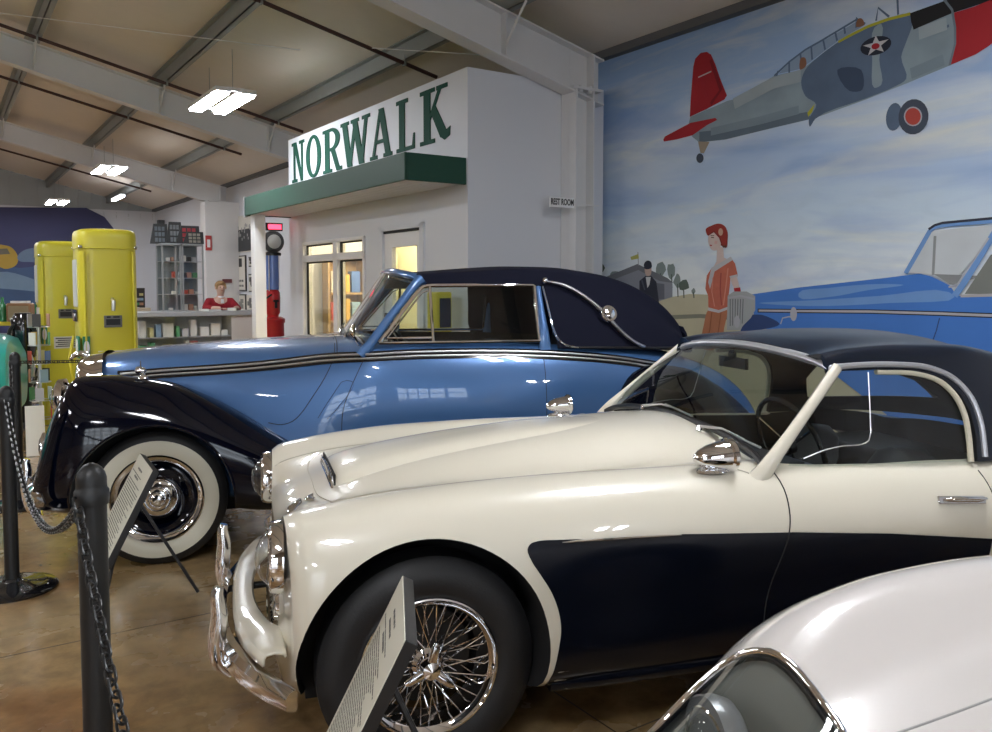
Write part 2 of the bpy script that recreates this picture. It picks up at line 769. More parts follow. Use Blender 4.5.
# end wall behind the camera, with a glazed roll-up door that lets in daylight
nb = MB()
gd = [(-6.6, -3.2), (-12.6, -9.2)]
nb.box(VL, -12.6, A0 - .15, A0, 0, 8)
nb.box(-9.2, -6.6, A0 - .15, A0, 0, 8)
nb.box(-3.2, WALLV, A0 - .15, A0, 0, 8)
for p in gd:
    nb.box(p[0], p[1], A0 - .15, A0, 3.2, 8)
BROWNW = mat('dim_panelled_wall', (0.20, 0.17, 0.14), 0.7)
struct(hall(nb.build('wall_back', BROWNW)))
DAY = mat('daylight_pane', (0.5, 0.5, 0.5), 0.2, emit=(0.80, 0.90, 1.0), estr=4.0)
for k, (p, q) in enumerate(gd):
    pn = struct(hall(MB().box(p, q, A0 - .14, A0 - .12, 0.0, 3.2).build('window_%d' % (k + 1), DAY)))
    fr = MB()
    for j in range(5):
        zz = 3.2 * j / 4
        fr.box(p, q, A0 - .11, A0 - .04, max(0, zz - .07), min(3.2, zz + .07))
    for j in range(6):
        vv = p + (q - p) * j / 5
        fr.box(max(p, vv - .05), min(q, vv + .05), A0 - .12, A0 - .05, 0, 3.2)
    struct(hall(fr.build('trim_%d' % (k + 3), WHITE)))


# ------------------------------------------------------------------ steel frames
def rtop(v):
    return roofz(v) - 0.20


def rbot(v):
    vr = -8.0
    vv = v if v > vr else 2 * vr - v
    return 3.40 + 0.25 * (1.16 - vv)


def ibeam_frame(a, k, colv=(1.12, 1.345)):
    root = hall(bpy.data.objects.new('steel_frame', None))
    COL.objects.link(root)
    fw = 0.10
    r = MB()
    st = [1.5, 1.16, -.94, -3.4, -8.0, -12.6, -15.06, -17.16]

    def strip(zf0, zf1, y0, y1):
        for i in range(len(st) - 1):
            v0, v1 = st[i], st[i + 1]
            vs = []
            for vv in (v0, v1):
                for y in (y0, y1):
                    vs += [(vv, a + y, zf0(vv)), (vv, a + y, zf1(vv))]
            r.add(vs, [(0, 1, 3, 2), (4, 6, 7, 5), (0, 4, 5, 1), (2, 3, 7, 6), (0, 2, 6, 4), (1, 5, 7, 3)])
    strip(rbot, lambda v: rbot(v) + .018, -fw, fw)
    strip(rtop, lambda v: rtop(v) - .018, -fw, fw)
    strip(lambda v: rbot(v) + .01, lambda v: rtop(v) - .01, -.006, .006)
    rf = r.build('rafter', STEELW, root, smooth=False)
    # web stiffeners under each purlin, flange braces
    s = MB()
    for v in (.3, -1.35, -3.0, -4.65, -6.3, -9.7, -11.35, -13.0, -14.65):
        s.box(v - .008, v + .008, a - fw * .9, a + fw * .9, rbot(v) + .01, rtop(v))
    s.each('stiffener', STEELW, root, smooth=False)
    b = MB()
    for v in (.3, -1.35, -3.0, -4.65):
        for sg in (-1, 1):
            b.tube([(v, a + sg * .03, rbot(v) + .08), (v, a + sg * .42, rtop(v) + .02)], .014, 4)
    b.each('flange_brace', STEELW, root, smooth=False)
    for c0, c1 in (colv, (-17.36, -17.0)):
        c = MB()
        top = 3.45
        if c0 > 0:
            c.box(c1, c1 + .016, a - fw - .02, a + fw + .02, 0, 3.8)
            c.box(c0, c0 + .016, a - fw - .02, a + fw + .02, 0, top)
            c.box(c0, c1, a - .008, a + .008, 0, 3.8)
            c.box(c0 - .04, c1 + .1, a - fw - .03, a + fw + .03, top - .012, top + .012)
            for vv in (c0 + .08, c0 + .2):
                c.cyl((vv, a - .09, top - .035), (vv, a - .09, top + .035), .022, n=8)
        else:
            c.box(c0, c1, a - fw, a + fw, 0, 3.6)
        c.build('column', STEELW, root, smooth=False)
    tag(root, ['white steel rafter and column in front of the mural, nearest the painted aeroplane',
               'second white steel roof frame, passing behind the nearest hanging lights',
               'third white steel roof frame with its column beside the gift counter',
               'fourth and farthest white steel roof frame near the ribbed gable',
               'white steel roof frame behind the viewer'][k], 'roof frame', 'white steel roof frames')
    return root


for k, a in enumerate((-.125, 6.6, 13.2)):
    ibeam_frame(a, k)

PURV = (.3, -1.35, -3.0, -4.65, -6.3, -9.7, -11.35)
plab = ['grey purlin second from the mural wall, over the green lettering',
        'grey purlin third from the mural wall, behind the nearest hanging lights', 'grey purlin fourth from the mural wall, crossing the top left corner',
        'grey purlin fifth from the mural wall, near the ridge', 'grey purlin sixth from the mural wall, by the ridge', 'grey purlin just beyond the ridge', 'grey purlin second beyond the ridge']
for k, v in enumerate(PURV):
    z = rtop(v)
    p = MB()
    p.box(v - .008, v + .008, A0, A1, z, z + .19)
    p.box(v - .008, v + .07, A0, A1, z, z + .012)
    p.box(v - .07, v + .008, A0, A1, z + .178, z + .19)
    o = hall(p.build('roof_purlin', PURLIN, smooth=False))
    tag(o, plab[k], 'roof beam', 'grey roof purlins')
# eave trim over the mural
struct(hall(MB().box(WALLV - .10, WALLV, A0, A1, 3.86, 3.95).build('trim_5', mat('dark_eave', (0.10, 0.10, 0.10), 0.6))))

# sprinkler pipes hung under the purlins
PIPE = mat('maroon_pipe', (0.050, 0.018, 0.016), 0.5)
pn_ = (VA * 0.235 + Vector((0, 0, 1)))
pp0 = HW(1.4, 0, 3.76)
for k, (q0, q1, ext) in enumerate([((262, 0), (435, 78), 1), ((0, 22), (300, 133), 1), ((0, 75), (240, 155), 1), ((0, 124), (180, 180), 0), ((0, 148), (150, 192), 0)]):
    w0, w1 = hit(*q0, pp0, pn_), hit(*q1, pp0, pn_)
    h0, h1 = hl(w0), hl(w1)
    a = (h0.y + h1.y) / 2
    if abs(a - 13.2) < .3:
        a = 12.85
    if abs(a - 6.6) < .2:
        a = 6.36
    v1 = h1.x
    root = hall(bpy.data.objects.new('sprinkler_pipe', None))
    COL.objects.link(root)
    dz = -.04
    b = MB().tube([(v1, a, rtop(v1) + dz), (-8.0, a, rtop(-8.0) + dz)], .024, 8)
    b.build('pipe', PIPE, root)
    hb = MB()
    for v in PURV[:5]:
        if v < v1:
            hb.box(v - .012, v + .012, a - .03, a + .03, rtop(v) + dz - .03, rtop(v) + .05)
    hb.each('hanger', PURLIN, root)
    tag(root, ['dark sprinkler pipe running down to the top of the station sign wall', 'dark sprinkler pipe just in front of the second steel frame', 'dark sprinkler pipe between the second and third steel frames',
               'dark sprinkler pipe along the third steel frame', 'farthest dark sprinkler pipe, beyond the third steel frame'][k], 'pipe', 'sprinkler pipes')
# thin bracing cables
for k, (q0, q1) in enumerate([((0, 13), (300, 50)), ((372, 48), (500, 56))]):
    w0, w1 = hit(*q0, HW(1.4, 0, 3.72), pn_), hit(*q1, HW(1.4, 0, 3.72), pn_)
    o = MB().tube([w0, w1], .006, 5).build('bracing_cable', WHITE)
    tag(o, ['thin white cable crossing the upper left roof', 'thin white cable near the rafter above the station sign'][k], 'cable')

# ------------------------------------------------------------------ hanging fluorescent lights
TUBE = mat('fluorescent_lens', (0.9, 0.9, 0.9), 0.4, emit=(0.93, 0.95, 1.0), estr=60.0)


def fixture():
    root = empty('fluorescent_light')
    h = MB()
    for x in (-.15, .15):
        h.box(x - .09, x + .09, -.64, .64, 0.02, .07)
    h.box(-.10, .10, -.62, -.56, .04, .08)
    h.box(-.10, .10, .56, .62, .04, .08)
    h.build('housing', WHITE, root, smooth=False)
    for x in (-.15, .15):
        t = MB().box(x - .072, x + .072, -.61, .61, -.005, .019)
        t.build('lens', TUBE, root, smooth=False)
    w = MB()
    for y in (-.5, .5):
        w.tube([(0, y, .07), (0, y, .55)], .004, 5)
    w.each('hanger_wire', PURLIN, root)
    return root


fx0 = fixture()
c1 = hl(hit(221, 104, (0, 0, 3.72), (0, 0, 1)))
c2 = hl(hit(109, 171, (0, 0, 3.72), (0, 0, 1)))
c3 = hl(hit(57, 203, (0, 0, 3.72), (0, 0, 1)))
spots = [(c1.x, c1.y, 'nearest pair of bright fluorescent lights hanging under the roof'),
         (c2.x, c2.y, 'middle pair of fluorescent lights, above the taller yellow pump'),
         (c3.x, c3.y, 'farthest pair of fluorescent lights, in front of the ribbed gable')]
sp = c2.y - c1.y
hid = 'pair of fluorescent lights hanging outside the view'
for k in range(1, 3):
    spots.append((c1.x, c1.y - sp * k - 1.5, hid))
for v in (-5.2, -9.4, -13.6):
    for k in range(-2, 3):
        spots.append((v, c1.y + sp * (k + (.5 if v > -6 else 0)), hid))
first = True
for v, a, lab in spots:
    if first:
        r = fx0
        first = False
    else:
        r = fx0.copy()
        COL.objects.link(r)
        for ch in list(fx0.children):
            c = ch.copy()
            COL.objects.link(c)
            c.parent = r
    r.location = HW(v, a, 3.72)
    r.rotation_euler = (0, 0, HROT)
    tag(r, lab, 'ceiling light', 'hanging fluorescent lights')
_q = hl(hit(118, 199, (0, 0, 3.8), (0, 0, 1)))
o = hall(MB().box(_q.x - .05, _q.x + .05, _q.y - .7, _q.y + .7, 3.8, 3.86).build('strip_light', mat('dim_tube', (.9, .9, .9), .4, emit=(.95, .95, 1), estr=8), smooth=False))
tag(o, 'small single strip light at the far end of the roof', 'ceiling light')


# ================================================================== STATION OFFICE WITH GREEN CANOPY
st = hall(bpy.data.objects.new('station_building', None))
COL.objects.link(st)
tag(st, 'white filling station office with green canopy and tall green lettering', 'building')
T = .14
AW = 4.83
w = MB()
WIN = (2.293, 4.307, .80, 2.07)
DR = (.891, 1.832, 0, 2.09)
H = 3.54
w.box(0, T, 0, DR[0], 0, H)
w.box(0, T, DR[0], DR[1], DR[3], H)
w.box(0, T, DR[1], WIN[0], 0, H)
w.box(0, T, WIN[0], WIN[1], 0, WIN[2])
w.box(0, T, WIN[0], WIN[1], WIN[3], H)
w.box(0, T, WIN[1], AW, 0, H)
w.build('front_wall', WALLW, st, smooth=False)
MB().box(T, 1.69, 0, T, 0, H).build('side_wall', WALLW, st, smooth=False)
MB().box(T, 1.74, AW - T, AW, 0, H).build('end_wall', WALLW, st, smooth=False)
CREAMW = mat('cream_wall', (0.78, 0.72, 0.46), 0.7)
MB().box(1.60, 1.68, T, AW - T, 0, 3.5).build('back_partition', CREAMW, st, smooth=False)
MB().box(T, 1.6, T, AW - T, 2.6, 2.66).build('inner_ceiling', CREAMW, st, smooth=False)
MB().box(T, 1.6, T, AW - T, 0.001, .02).build('inner_floor', mat('lino', (0.2, 0.2, 0.2), 0.5), st, smooth=False)
# window frame and panes
wf = MB()
a0, a1, z0, z1 = WIN
for aa in (a0, a1 - .05):
    wf.box(-.02, .10, aa, aa + .05, z0, z1)
wf.box(-.02, .10, 3.10, 3.225, z0, z1)
wf.box(-.02, .10, a0, a1, z1 - .04, z1)
wf.box(-.02, .10, a0, a1, 1.80, 1.89)
wf.box(-.05, .10, a0 - .05, a1 + .05, z0 - .05, z0)
wfo = wf.build('window_frame', WHITE, st, smooth=False, bevel=.004)
dk = MB()
for pa0, pa1 in ((a0 + .05, 3.10), (3.225, a1 - .05)):
    for pz0, pz1 in ((z0, 1.80), (1.89, z1 - .04)):
        dk.box(.03, .05, pa1 - .035, pa1, pz0, pz1)
        dk.box(.03, .05, pa0, pa0 + .012, pz0, pz1)
        dk.box(.03, .05, pa0, pa1, pz1 - .02, pz1)
        MB().box(.06, .064, pa0, pa1, pz0, pz1).build('pane', GLASS, wfo, smooth=False)
dk.build('gasket', SEAM, wfo, smooth=False)
# door
dd = MB()
a0, a1, _, z1 = DR
G = (1.04, 1.62, .95, 1.905)
dd.box(.01, .06, a0 + .03, G[0], .01, z1 - .03)
dd.box(.01, .06, G[1], a1 - .03, .01, z1 - .03)
dd.box(.01, .06, G[0], G[1], .01, G[2])
dd.box(.01, .06, G[0], G[1], G[3], z1 - .03)
do = dd.build('door', WHITE, st, smooth=False)
MB().box(.03, .034, G[0], G[1], G[2], G[3]).build('door_pane', GLASS, do, smooth=False)
MB().cyl((-.05, 1.70, 1.0), (.01, 1.70, 1.0), .02, n=14).ball((-.06, 1.70, 1.0), .035).build('door_knob', CHROME_D, do)
df = MB()
df.box(-.025, T, a0 - .05, a0 + .03, 0, z1 + .05)
df.box(-.025, T, a1 - .03, a1 + .05, 0, z1 + .05)
df.box(-.025, T, a0 - .05, a1 + .05, z1 + .0, z1 + .05)
df.build('door_frame', WALLW, st, smooth=False)
MB().box(-.004, .012, a0 + .02, a1 - .02, z1 - .03, z1 - .002).build('door_gap', SEAM, st, smooth=False)
# canopy: fascia on three sides, boarded soffit
VC = -.66
cz0, cz1 = 2.44, 2.692
cb = MB()
cb.box(VC, VC + .03, 0.02, AW - .06, cz0, cz1)
cb.box(VC + .03, -.002, 0.02, 0.05, cz0, cz1)
cb.box(VC + .03, -.002, AW - .09, AW - .06, cz0, cz1)
cb.box(VC + .03, -.002, .05, AW - .09, cz1 - .03, cz1 - .002)
cb.build('canopy_fascia', GREEN, st, smooth=False, bevel=.006)
sb = MB()
for i in range(6):
    v0 = VC + .03 + i * .104
    sb.box(v0 + .004, v0 + .1, .05, AW - .09, cz0 + .012, cz0 + .03)
sb.box(VC + .03, -.002, .05, AW - .09, cz0 + .03, cz0 + .04)
sb.build('canopy_soffit', WALLW, st, smooth=False)
ce = MB().box(VC - .01, VC + .05, AW - .07, AW - .045, cz0 - .02, cz1 + .01)
ce.build('canopy_end_cap', CHROME_D, st, smooth=False)
pst = hl(HW(-.32, 4.6))
MB().box(-.60, -.44, 4.55, 4.71, 0, cz0 + .012).build('canopy_post', WHITE, st, smooth=False, bevel=.01)


# letters: slab serif, tall and narrow; unit cell x 0..1, z 0..1
def bar(x0, z0, x1, z1, w):
    d = Vector((x1 - x0, z1 - z0))
    return [(x0 - w / 2, z0), (x0 + w / 2, z0), (x1 + w / 2, z1), (x1 - w / 2, z1)]


def rect(x0, x1, z0, z1):
    return [(x0, z0), (x1, z0), (x1, z1), (x0, z1)]


def ell(cx, cz, rx, rz, a0, a1, n=20):
    return [(cx + rx * math.cos(R(a0 + (a1 - a0) * i / n)), cz + rz * math.sin(R(a0 + (a1 - a0) * i / n))) for i in range(n + 1)]


S = .075


def ringpoly(cx, cz, rx, rz, tx, tz, a0, a1, n=22):
    return ell(cx, cz, rx, rz, a0, a1, n) + ell(cx, cz, rx - tx, rz - tz, a1, a0, n)


LET = {
    'N': [rect(.14, .27, 0, 1), rect(.76, .88, 0, 1), [(.14, 1), (.36, 1), (.88, 0), (.70, 0)], rect(.0, .42, 0, S), rect(0, .3, 1 - S, 1), rect(.6, 1.0, 1 - S, 1)],
    'O': [ringpoly(.5, .5, .5, .51, .24, .08, -90, 90), ringpoly(.5, .5, .5, .51, .24, .08, 90, 270)],
    'R': [rect(.12, .36, 0, 1), rect(0, .5, 0, S), rect(0, .5, 1 - S, 1), ringpoly(.45, .74, .45, .26, .22, .075, -90, 90), rect(.3, .47, .48, .555), [(.42, .52), (.62, .52), (.88, .08), (.72, 0)], [(.72, 0), (.88, .085), (1.0, .085), (1.0, 0)]],
    'W': [bar(.14, 1, .32, 0, .17), bar(.52, .95, .32, 0, .10), bar(.50, .95, .72, 0, .17), bar(.88, 1, .72, 0, .10), rect(0, .30, 1 - S, 1), rect(.36, .64, 1 - S, 1), rect(.74, 1.0, 1 - S, 1)],
    'A': [bar(.14, 0, .50, 1, .11), bar(.84, 0, .52, 1, .22), rect(.3, .7, .30, .375), rect(0, .34, 0, S), rect(.62, 1.0, 0, S)],
    'L': [rect(.16, .46, 0, 1), rect(0, .64, 1 - S, 1), rect(0, 1, 0, S), [(.84, 0), (1, 0), (1, .30), (.93, .30)]],
    'K': [rect(.14, .38, .0, 1), rect(0, .54, 0, S), rect(0, .54, 1 - S, 1), [(.36, .40), (.36, .52), (.70, 1), (.82, 1)], rect(.60, .98, 1 - S, 1), [(.40, .55), (.55, .68), (.95, .16), (.74, .06)], [(.74, .07), (.93, .17), (1.08, .22), (1.06, .06), (.88, 0)]],
}
lx = {'N': (292.2, 304.6), 'O': (306.4, 321.4), 'R': (323.2, 342.2), 'W': (341.2, 370.6), 'A': (370.4, 392.6), 'L': (397, 415.2), 'K': (420.7, 448.5)}
for ch in 'NORWALK':
    q0, q1 = lx[ch]
    aL = hl(hit(q0, 150, HC, VA)).y
    aR = hl(hit(q1, 150, HC, VA)).y
    zb, zt = 2.92, 3.47
    lb = MB()
    for k, poly in enumerate(LET[ch]):
        lb.prism(poly, lambda u, w_, k=k: Vector((-.010 + .0004 * k, aL + (aR - aL) * u, zb + (zt - zb) * w_)), (.009, 0, 0))
    lb.build('letter', GREEN_L, st, smooth=False)

# rest room sign on a bracket
rs = empty('restroom_sign', HW(.805, -.245, 2.305), HROT)
tag(rs, 'small white sign with black lettering fixed beside the white column', 'sign')
MB().box(-.02, .285, -.015, .0, -.055, .045).build('panel', WHITE, rs, smooth=False)
Mx = Matrix.Translation((.132, -.017, -.004)) @ Matrix.Rotation(PI / 2, 4, 'X')
MB().box(.10, .62, .0, .008, -.02, -.005).build('bracket', STEELW, rs, smooth=False)
text_mesh('lettering', 'REST ROOM', .085, INK, rs, Mx, .001, xs=.62, bold=.002)

# things inside the office, seen through the panes
o = hall(MB().box(.42, .98, 4.45, 4.66, .95, .98).box(.42, .98, 4.45, 4.66, 1.35, 1.38).box(.42, .98, 4.45, 4.66, 1.85, 1.88).box(.42, .98, 4.65, 4.67, .02, 1.88).box(.42, .45, 4.45, 4.66, .02, 1.88).box(.95, .98, 4.45, 4.66, .02, 1.88).box(.42, .98, 4.45, 4.66, .4, .45).build('shelf_unit', mat('pine', (0.45, 0.30, 0.14), 0.5), smooth=False))
tag(o, 'wooden shelf unit standing inside the station office window', 'shelf')
PAL = [(0.6, 0.08, 0.05), (0.1, 0.2, 0.5), (0.7, 0.45, 0.1), (0.75, 0.75, 0.7), (0.1, 0.35, 0.15), (0.5, 0.5, 0.52), (0.05, 0.05, 0.05), (0.55, 0.3, 0.2), (0.3, 0.45, 0.6), (0.7, 0.65, 0.3)]


def pal(i):
    i %= len(PAL)
    return mat('goods_%d' % i, PAL[i], 0.45)


cn = ['red', 'blue', 'orange', 'white', 'green', 'grey', 'black', 'brown', 'pale blue', 'yellow']
for k in range(6):
    a = .48 + .16 * (k % 3)
    z = (.98, 1.38)[k // 3]
    ci = (0, 2, 8, 3, 2, 1)[k]
    o = hall(MB().box(a, a + .13, 4.48, 4.62, z + .001, z + .26 + .05 * (k % 2)).build('goods_box', pal(ci), smooth=False, bevel=.004))
    tag(o, '%s box on the %s shelf inside the station office, %s' % (cn[ci], ('lower', 'upper')[k // 3], ('nearest the window post', 'in the middle', 'at the far end')[k % 3]), 'box', 'boxes on the office shelf')
cur = MB()
for (c0, c1) in ((1.02, 1.30), (1.34, 1.58)):
    n = 24
    vs = []
    for i in range(n + 1):
        t = i / n
        for z in (.75, 1.98):
            vs.append((c0 + (c1 - c0) * t, 4.55 + .02 * math.sin(t * 22), z))
    cur.add(vs, [(2 * i, 2 * i + 2, 2 * i + 3, 2 * i + 1) for i in range(n)])
o = hall(cur.build('curtain', mat('cream_cloth', (0.75, 0.70, 0.48), 0.8)))
tag(o, 'cream curtains hanging inside the office, seen through the right half of its window', 'curtain')
o = hall(MB().box(.9, 1.5, 1.0, 1.9, .7, .75).box(.95, 1.0, 1.05, 1.1, .02, .7).box(.95, 1.0, 1.8, 1.85, .02, .7).box(1.4, 1.45, 1.05, 1.1, .02, .7).box(1.4, 1.45, 1.8, 1.85, .02, .7).build('desk', mat('oak_desk', (0.35, 0.22, 0.10), 0.5), smooth=False))
tag(o, 'wooden desk inside the station office behind the door', 'desk')
bl = empty('ceiling_lamp', HW(.9, 1.6, 2.6), HROT)
MB().lathe([(.0, -.16), (.10, -.14), (.15, -.06), (.12, 0)], n=24).build('globe', mat('warm_globe', (0.9, 0.85, 0.7), 0.4, emit=(1.0, .86, .6), estr=70), bl)
tag(bl, 'round lit lamp on the ceiling inside the station office', 'lamp')
bl2 = empty('ceiling_lamp', HW(.9, 3.6, 2.6), HROT)
MB().lathe([(.0, -.16), (.10, -.14), (.15, -.06), (.12, 0)], n=24).build('globe', MATS['warm_globe'], bl2)
for b_ in (bl, bl2):
    ld = bpy.data.lights.new('bulb', 'POINT')
    ld.energy = 26
    ld.color = (1.0, .90, .66)
    ld.shadow_soft_size = .10
    lo = bpy.data.objects.new('bulb', ld)
    COL.objects.link(lo)
    lo.parent = b_
    lo.location = (0, 0, -.30)
tag(bl2, 'second round lamp on the office ceiling, behind the window', 'lamp')
# ================================================================== PAINTED MURAL ON THE RIGHT-HAND WALL
def paint(name, col, rough=.6, var=.10, vs=5):
    return mat('paint_' + name, col, rough, var=var, vscale=vs, spec=.3)


def sky_mat():
    m = bpy.data.materials.new('painted_sky')
    m.use_nodes = True
    nt = m.node_tree
    b = nt.nodes['Principled BSDF']
    b.inputs['Roughness'].default_value = .6
    b.inputs['Specular IOR Level'].default_value = .3
    tc = nt.nodes.new('ShaderNodeTexCoord')
    sx = nt.nodes.new('ShaderNodeSeparateXYZ')
    nt.links.new(tc.outputs['Object'], sx.inputs[0])
    mr = nt.nodes.new('ShaderNodeMapRange')
    mr.inputs['From Min'].default_value = 1.1
    mr.inputs['From Max'].default_value = 3.9
    nt.links.new(sx.outputs['Z'], mr.inputs['Value'])
    r = nt.nodes.new('ShaderNodeValToRGB')
    e = r.color_ramp.elements
    e[0].position, e[0].color = 0, (.78, .82, .78, 1)
    e[1].position, e[1].color = 1, (.27, .41, .66, 1)
    for p, c in ((.16, (.76, .82, .84)), (.34, (.58, .70, .82)), (.52, (.43, .56, .76)), (.75, (.35, .49, .71))):
        k = e.new(p)
        k.color = (*c, 1)
    nt.links.new(mr.outputs[0], r.inputs[0])

    def clouds(scale, stretch, lo, hi, seedoff, dist=.6):
        mp = nt.nodes.new('ShaderNodeMapping')
        mp.inputs['Scale'].default_value = stretch
        mp.inputs['Location'].default_value = seedoff
        nt.links.new(tc.outputs['Object'], mp.inputs[0])
        n = nt.nodes.new('ShaderNodeTexNoise')
        n.inputs['Scale'].default_value = scale
        n.inputs['Detail'].default_value = 7
        n.inputs['Distortion'].default_value = dist
        nt.links.new(mp.outputs[0], n.inputs['Vector'])
        q = nt.nodes.new('ShaderNodeMapRange')
        q.inputs['From Min'].default_value = lo
        q.inputs['From Max'].default_value = hi
        nt.links.new(n.outputs['Fac'], q.inputs['Value'])
        return q
    cur = r.outputs[0]
    for sc, stv, lo, hi, so_, col, amt in ((1.0, (1, .45, 1.8), .48, .68, (3, 1, 7), (.78, .82, .82, 1), .7), (1.3, (1, .35, 2.6), .54, .72, (9, 4, 2), (.86, .83, .68, 1), .65), (1.2, (1, .4, 2.2), .50, .70, (1, 8, 5), (.21, .34, .64, 1), .6), (4, (1, .6, 1.6), .5, .7, (2, 2, 2), (.46, .57, .68, 1), .35)):
        q = clouds(sc, stv, lo, hi, so_)
        ml = nt.nodes.new('ShaderNodeMath')
        ml.operation = 'MULTIPLY'
        ml.inputs[1].default_value = amt
        nt.links.new(q.outputs[0], ml.inputs[0])
        mx = nt.nodes.new('ShaderNodeMix')
        mx.data_type = 'RGBA'
        nt.links.new(ml.outputs[0], mx.inputs[0])
        nt.links.new(cur, mx.inputs[6])
        mx.inputs[7].default_value = col
        cur = mx.outputs[2]
    nt.links.new(cur, b.inputs['Base Color'])
    return m


mur = hall(bpy.data.objects.new('painted_mural', None))
COL.objects.link(mur)
tag(mur, 'wall painting of an aeroplane, a woman in red and a blue car', 'mural')
MW = HW(WALLV, 0)
LAY = [0]


def wp(px, py):
    h = hl(hit(px, py, MW, VA))
    return (h.y, h.z)


def pp(name, poly, m, smoothit=False, label=None, parent=None):
    """paint one flat shape; outline traced in photo pixels onto the wall plane"""
    LAY[0] += 1
    off = WALLV - .006 - .00012 * LAY[0]
    P = [wp(*p) for p in poly]
    if smoothit:
        P = [(p.x, p.y) for p in curve([Vector(p) for p in P], 4, closed=True)]
    o = MB().sheet(P, lambda u, v_: Vector((off, u, v_))).build(name, m, parent or mur, smooth=False, fix=False)
    if label:
        o['label'] = label
    return o


def ps(name, pts, w, m, parent=None):
    """brush stroke of width w metres"""
    LAY[0] += 1
    off = WALLV - .006 - .00012 * LAY[0]
    P = [Vector(wp(*p)) for p in pts]
    L_, R_ = [], []
    for i, p in enumerate(P):
        d = (P[min(i + 1, len(P) - 1)] - P[max(i - 1, 0)]).normalized()
        n = Vector((-d.y, d.x)) * w / 2
        L_.append(p + n)
        R_.append(p - n)
    vs = [(off, q.x, q.y) for q in L_] + [(off, q.x, q.y) for q in R_]
    n = len(P)
    return mk(name, vs, [(i, i + 1, n + i + 1, n + i) for i in range(n - 1)], m, parent or mur, smooth=False)


MB().box(WALLV - .006, WALLV - .001, -6.4, .55, 0.0, 3.86).build('sky', sky_mat(), mur, smooth=False)
# landscape
pp('field', [(594, 300), (660, 299), (690, 294), (745, 296), (830, 296), (992, 298), (1060, 330), (1060, 470), (594, 400)], paint('field', (.50, .47, .33)))
pp('field', [(594, 318), (700, 314), (1000, 330), (1000, 336), (700, 318), (594, 323)], paint('field_dark', (.22, .22, .17)))
TREE = paint('tree', (.10, .13, .11))
TREE2 = paint('tree_far', (.22, .27, .26))
for cx, cy, rx, ry, m in ((661, 270, 5, 8, TREE2), (672, 271, 5, 8, TREE2), (678, 281, 4, 7, TREE2), (684, 285, 6, 6, TREE), (694, 291, 2, 3, TREE2), (617, 275, 6, 5, TREE2), (600, 268, 5, 6, TREE)):
    rnd = random.Random(int(cx))
    pp('tree', [(cx + rx * rnd.uniform(.7, 1.15) * math.cos(2 * PI * k / 11), cy + ry * rnd.uniform(.7, 1.15) * math.sin(2 * PI * k / 11)) for k in range(11)], m)
    ps('tree_trunk', [(cx, cy + ry * .4), (cx + .5, min(298, cy + ry + 9))], .015, TREE)
HUT = paint('hut', (.24, .26, .30))
pp('hut', [(597, 283), (640, 266), (664, 277), (673, 282), (673, 297), (660, 301), (597, 306)], HUT)
pp('hut_roof', [(594, 282), (638, 264), (668, 278), (674, 283), (660, 281), (639, 270), (600, 285)], paint('roof', (.15, .16, .18)))
pp('hut_door', [(657, 283), (665, 284), (665, 299), (657, 300)], paint('door', (.13, .14, .17)))
ps('flag_pole', [(638.5, 252), (639, 266)], .010, HUT)
pp('flag', [(631, 257), (639, 254), (639.5, 258.5), (632, 260)], paint('flag', (.42, .42, .12)))
# man in dark suit
SUIT = paint('suit', (.028, .032, .05))
SKINP = paint('skin', (.52, .38, .32))
pp('painted_person', [(640, 281), (646, 276), (652, 276), (657, 282), (659, 297), (662, 320), (664, 345), (640, 345), (642, 310), (640, 298)], SUIT, label='painted man in a dark suit and cap')
pp('person_face', [(645.6, 267), (651.6, 266.5), (651.2, 275), (646.8, 275.6)], SKINP, True)
pp('person_shirt', [(646.4, 277), (651.4, 277), (650, 285), (648, 288)], paint('shirt', (.6, .62, .62)))
pp('person_cap', [(644.6, 264), (647.8, 260.6), (651.6, 262), (652.4, 267.4), (645.2, 268.6)], SUIT, True)
# aeroplane
RED_P = paint('red', (.36, .018, .026))
GREY_P = paint('plane_grey', (.25, .32, .36), var=.3, vs=3)
DK_P = paint('plane_shadow', (.10, .145, .22), var=.35, vs=3)
AL = pp('aeroplane', [(689, 125), (691, 117), (728, 101), (738, 98.7), (775, 76), (802, 70), (819, 57), (839, 41.5), (867, 26), (889, 18.6), (911, 13.5), (946, 1), (956, -3), (960, 30), (950.5, 65.6), (911, 82), (867, 99.5), (816, 118), (808, 120), (780, 126.5), (726, 139.6), (700, 142.5), (693, 137)], GREY_P, label='painted grey aeroplane body')
pp('aeroplane_belly', [(700, 142.5), (726, 139.6), (780, 126.5), (812, 119), (808, 112), (775, 118), (735, 128), (700, 132)], paint('belly', (.12, .16, .20)), parent=None)
pp('wing_root', [(801.9, 82), (806, 70), (819, 57), (839, 42.5), (868, 27.5), (911, 15), (913, 24), (907, 42), (902, 57), (907, 79), (894, 87.4), (867, 98.4), (816, 119), (810.6, 126.8), (809.5, 120), (817, 105), (806, 96)], DK_P, True)
pp('wing_highlight', [(875, 28), (882, 24), (880, 60), (882, 85), (875, 88), (873, 60)], GREY_P, True)
pp('wing_patch', [(838, 70), (862, 70), (863, 90), (850, 91)], paint('patch', (.045, .07, .12)), True)
pp('tail_fin', [(690.5, 117), (691.5, 98), (694, 66.9), (696, 58.7), (701.5, 53), (707.6, 52), (711.7, 54.6), (715.8, 63.8), (721, 79), (727.7, 95.6), (725, 99.7), (707.6, 109)], RED_P)
pp('tailplane', [(664, 139.6), (665.6, 136.6), (691, 123), (716, 118), (718, 120), (707.6, 125.3), (693, 135.5), (677, 139.6), (664.6, 141.7)], RED_P)
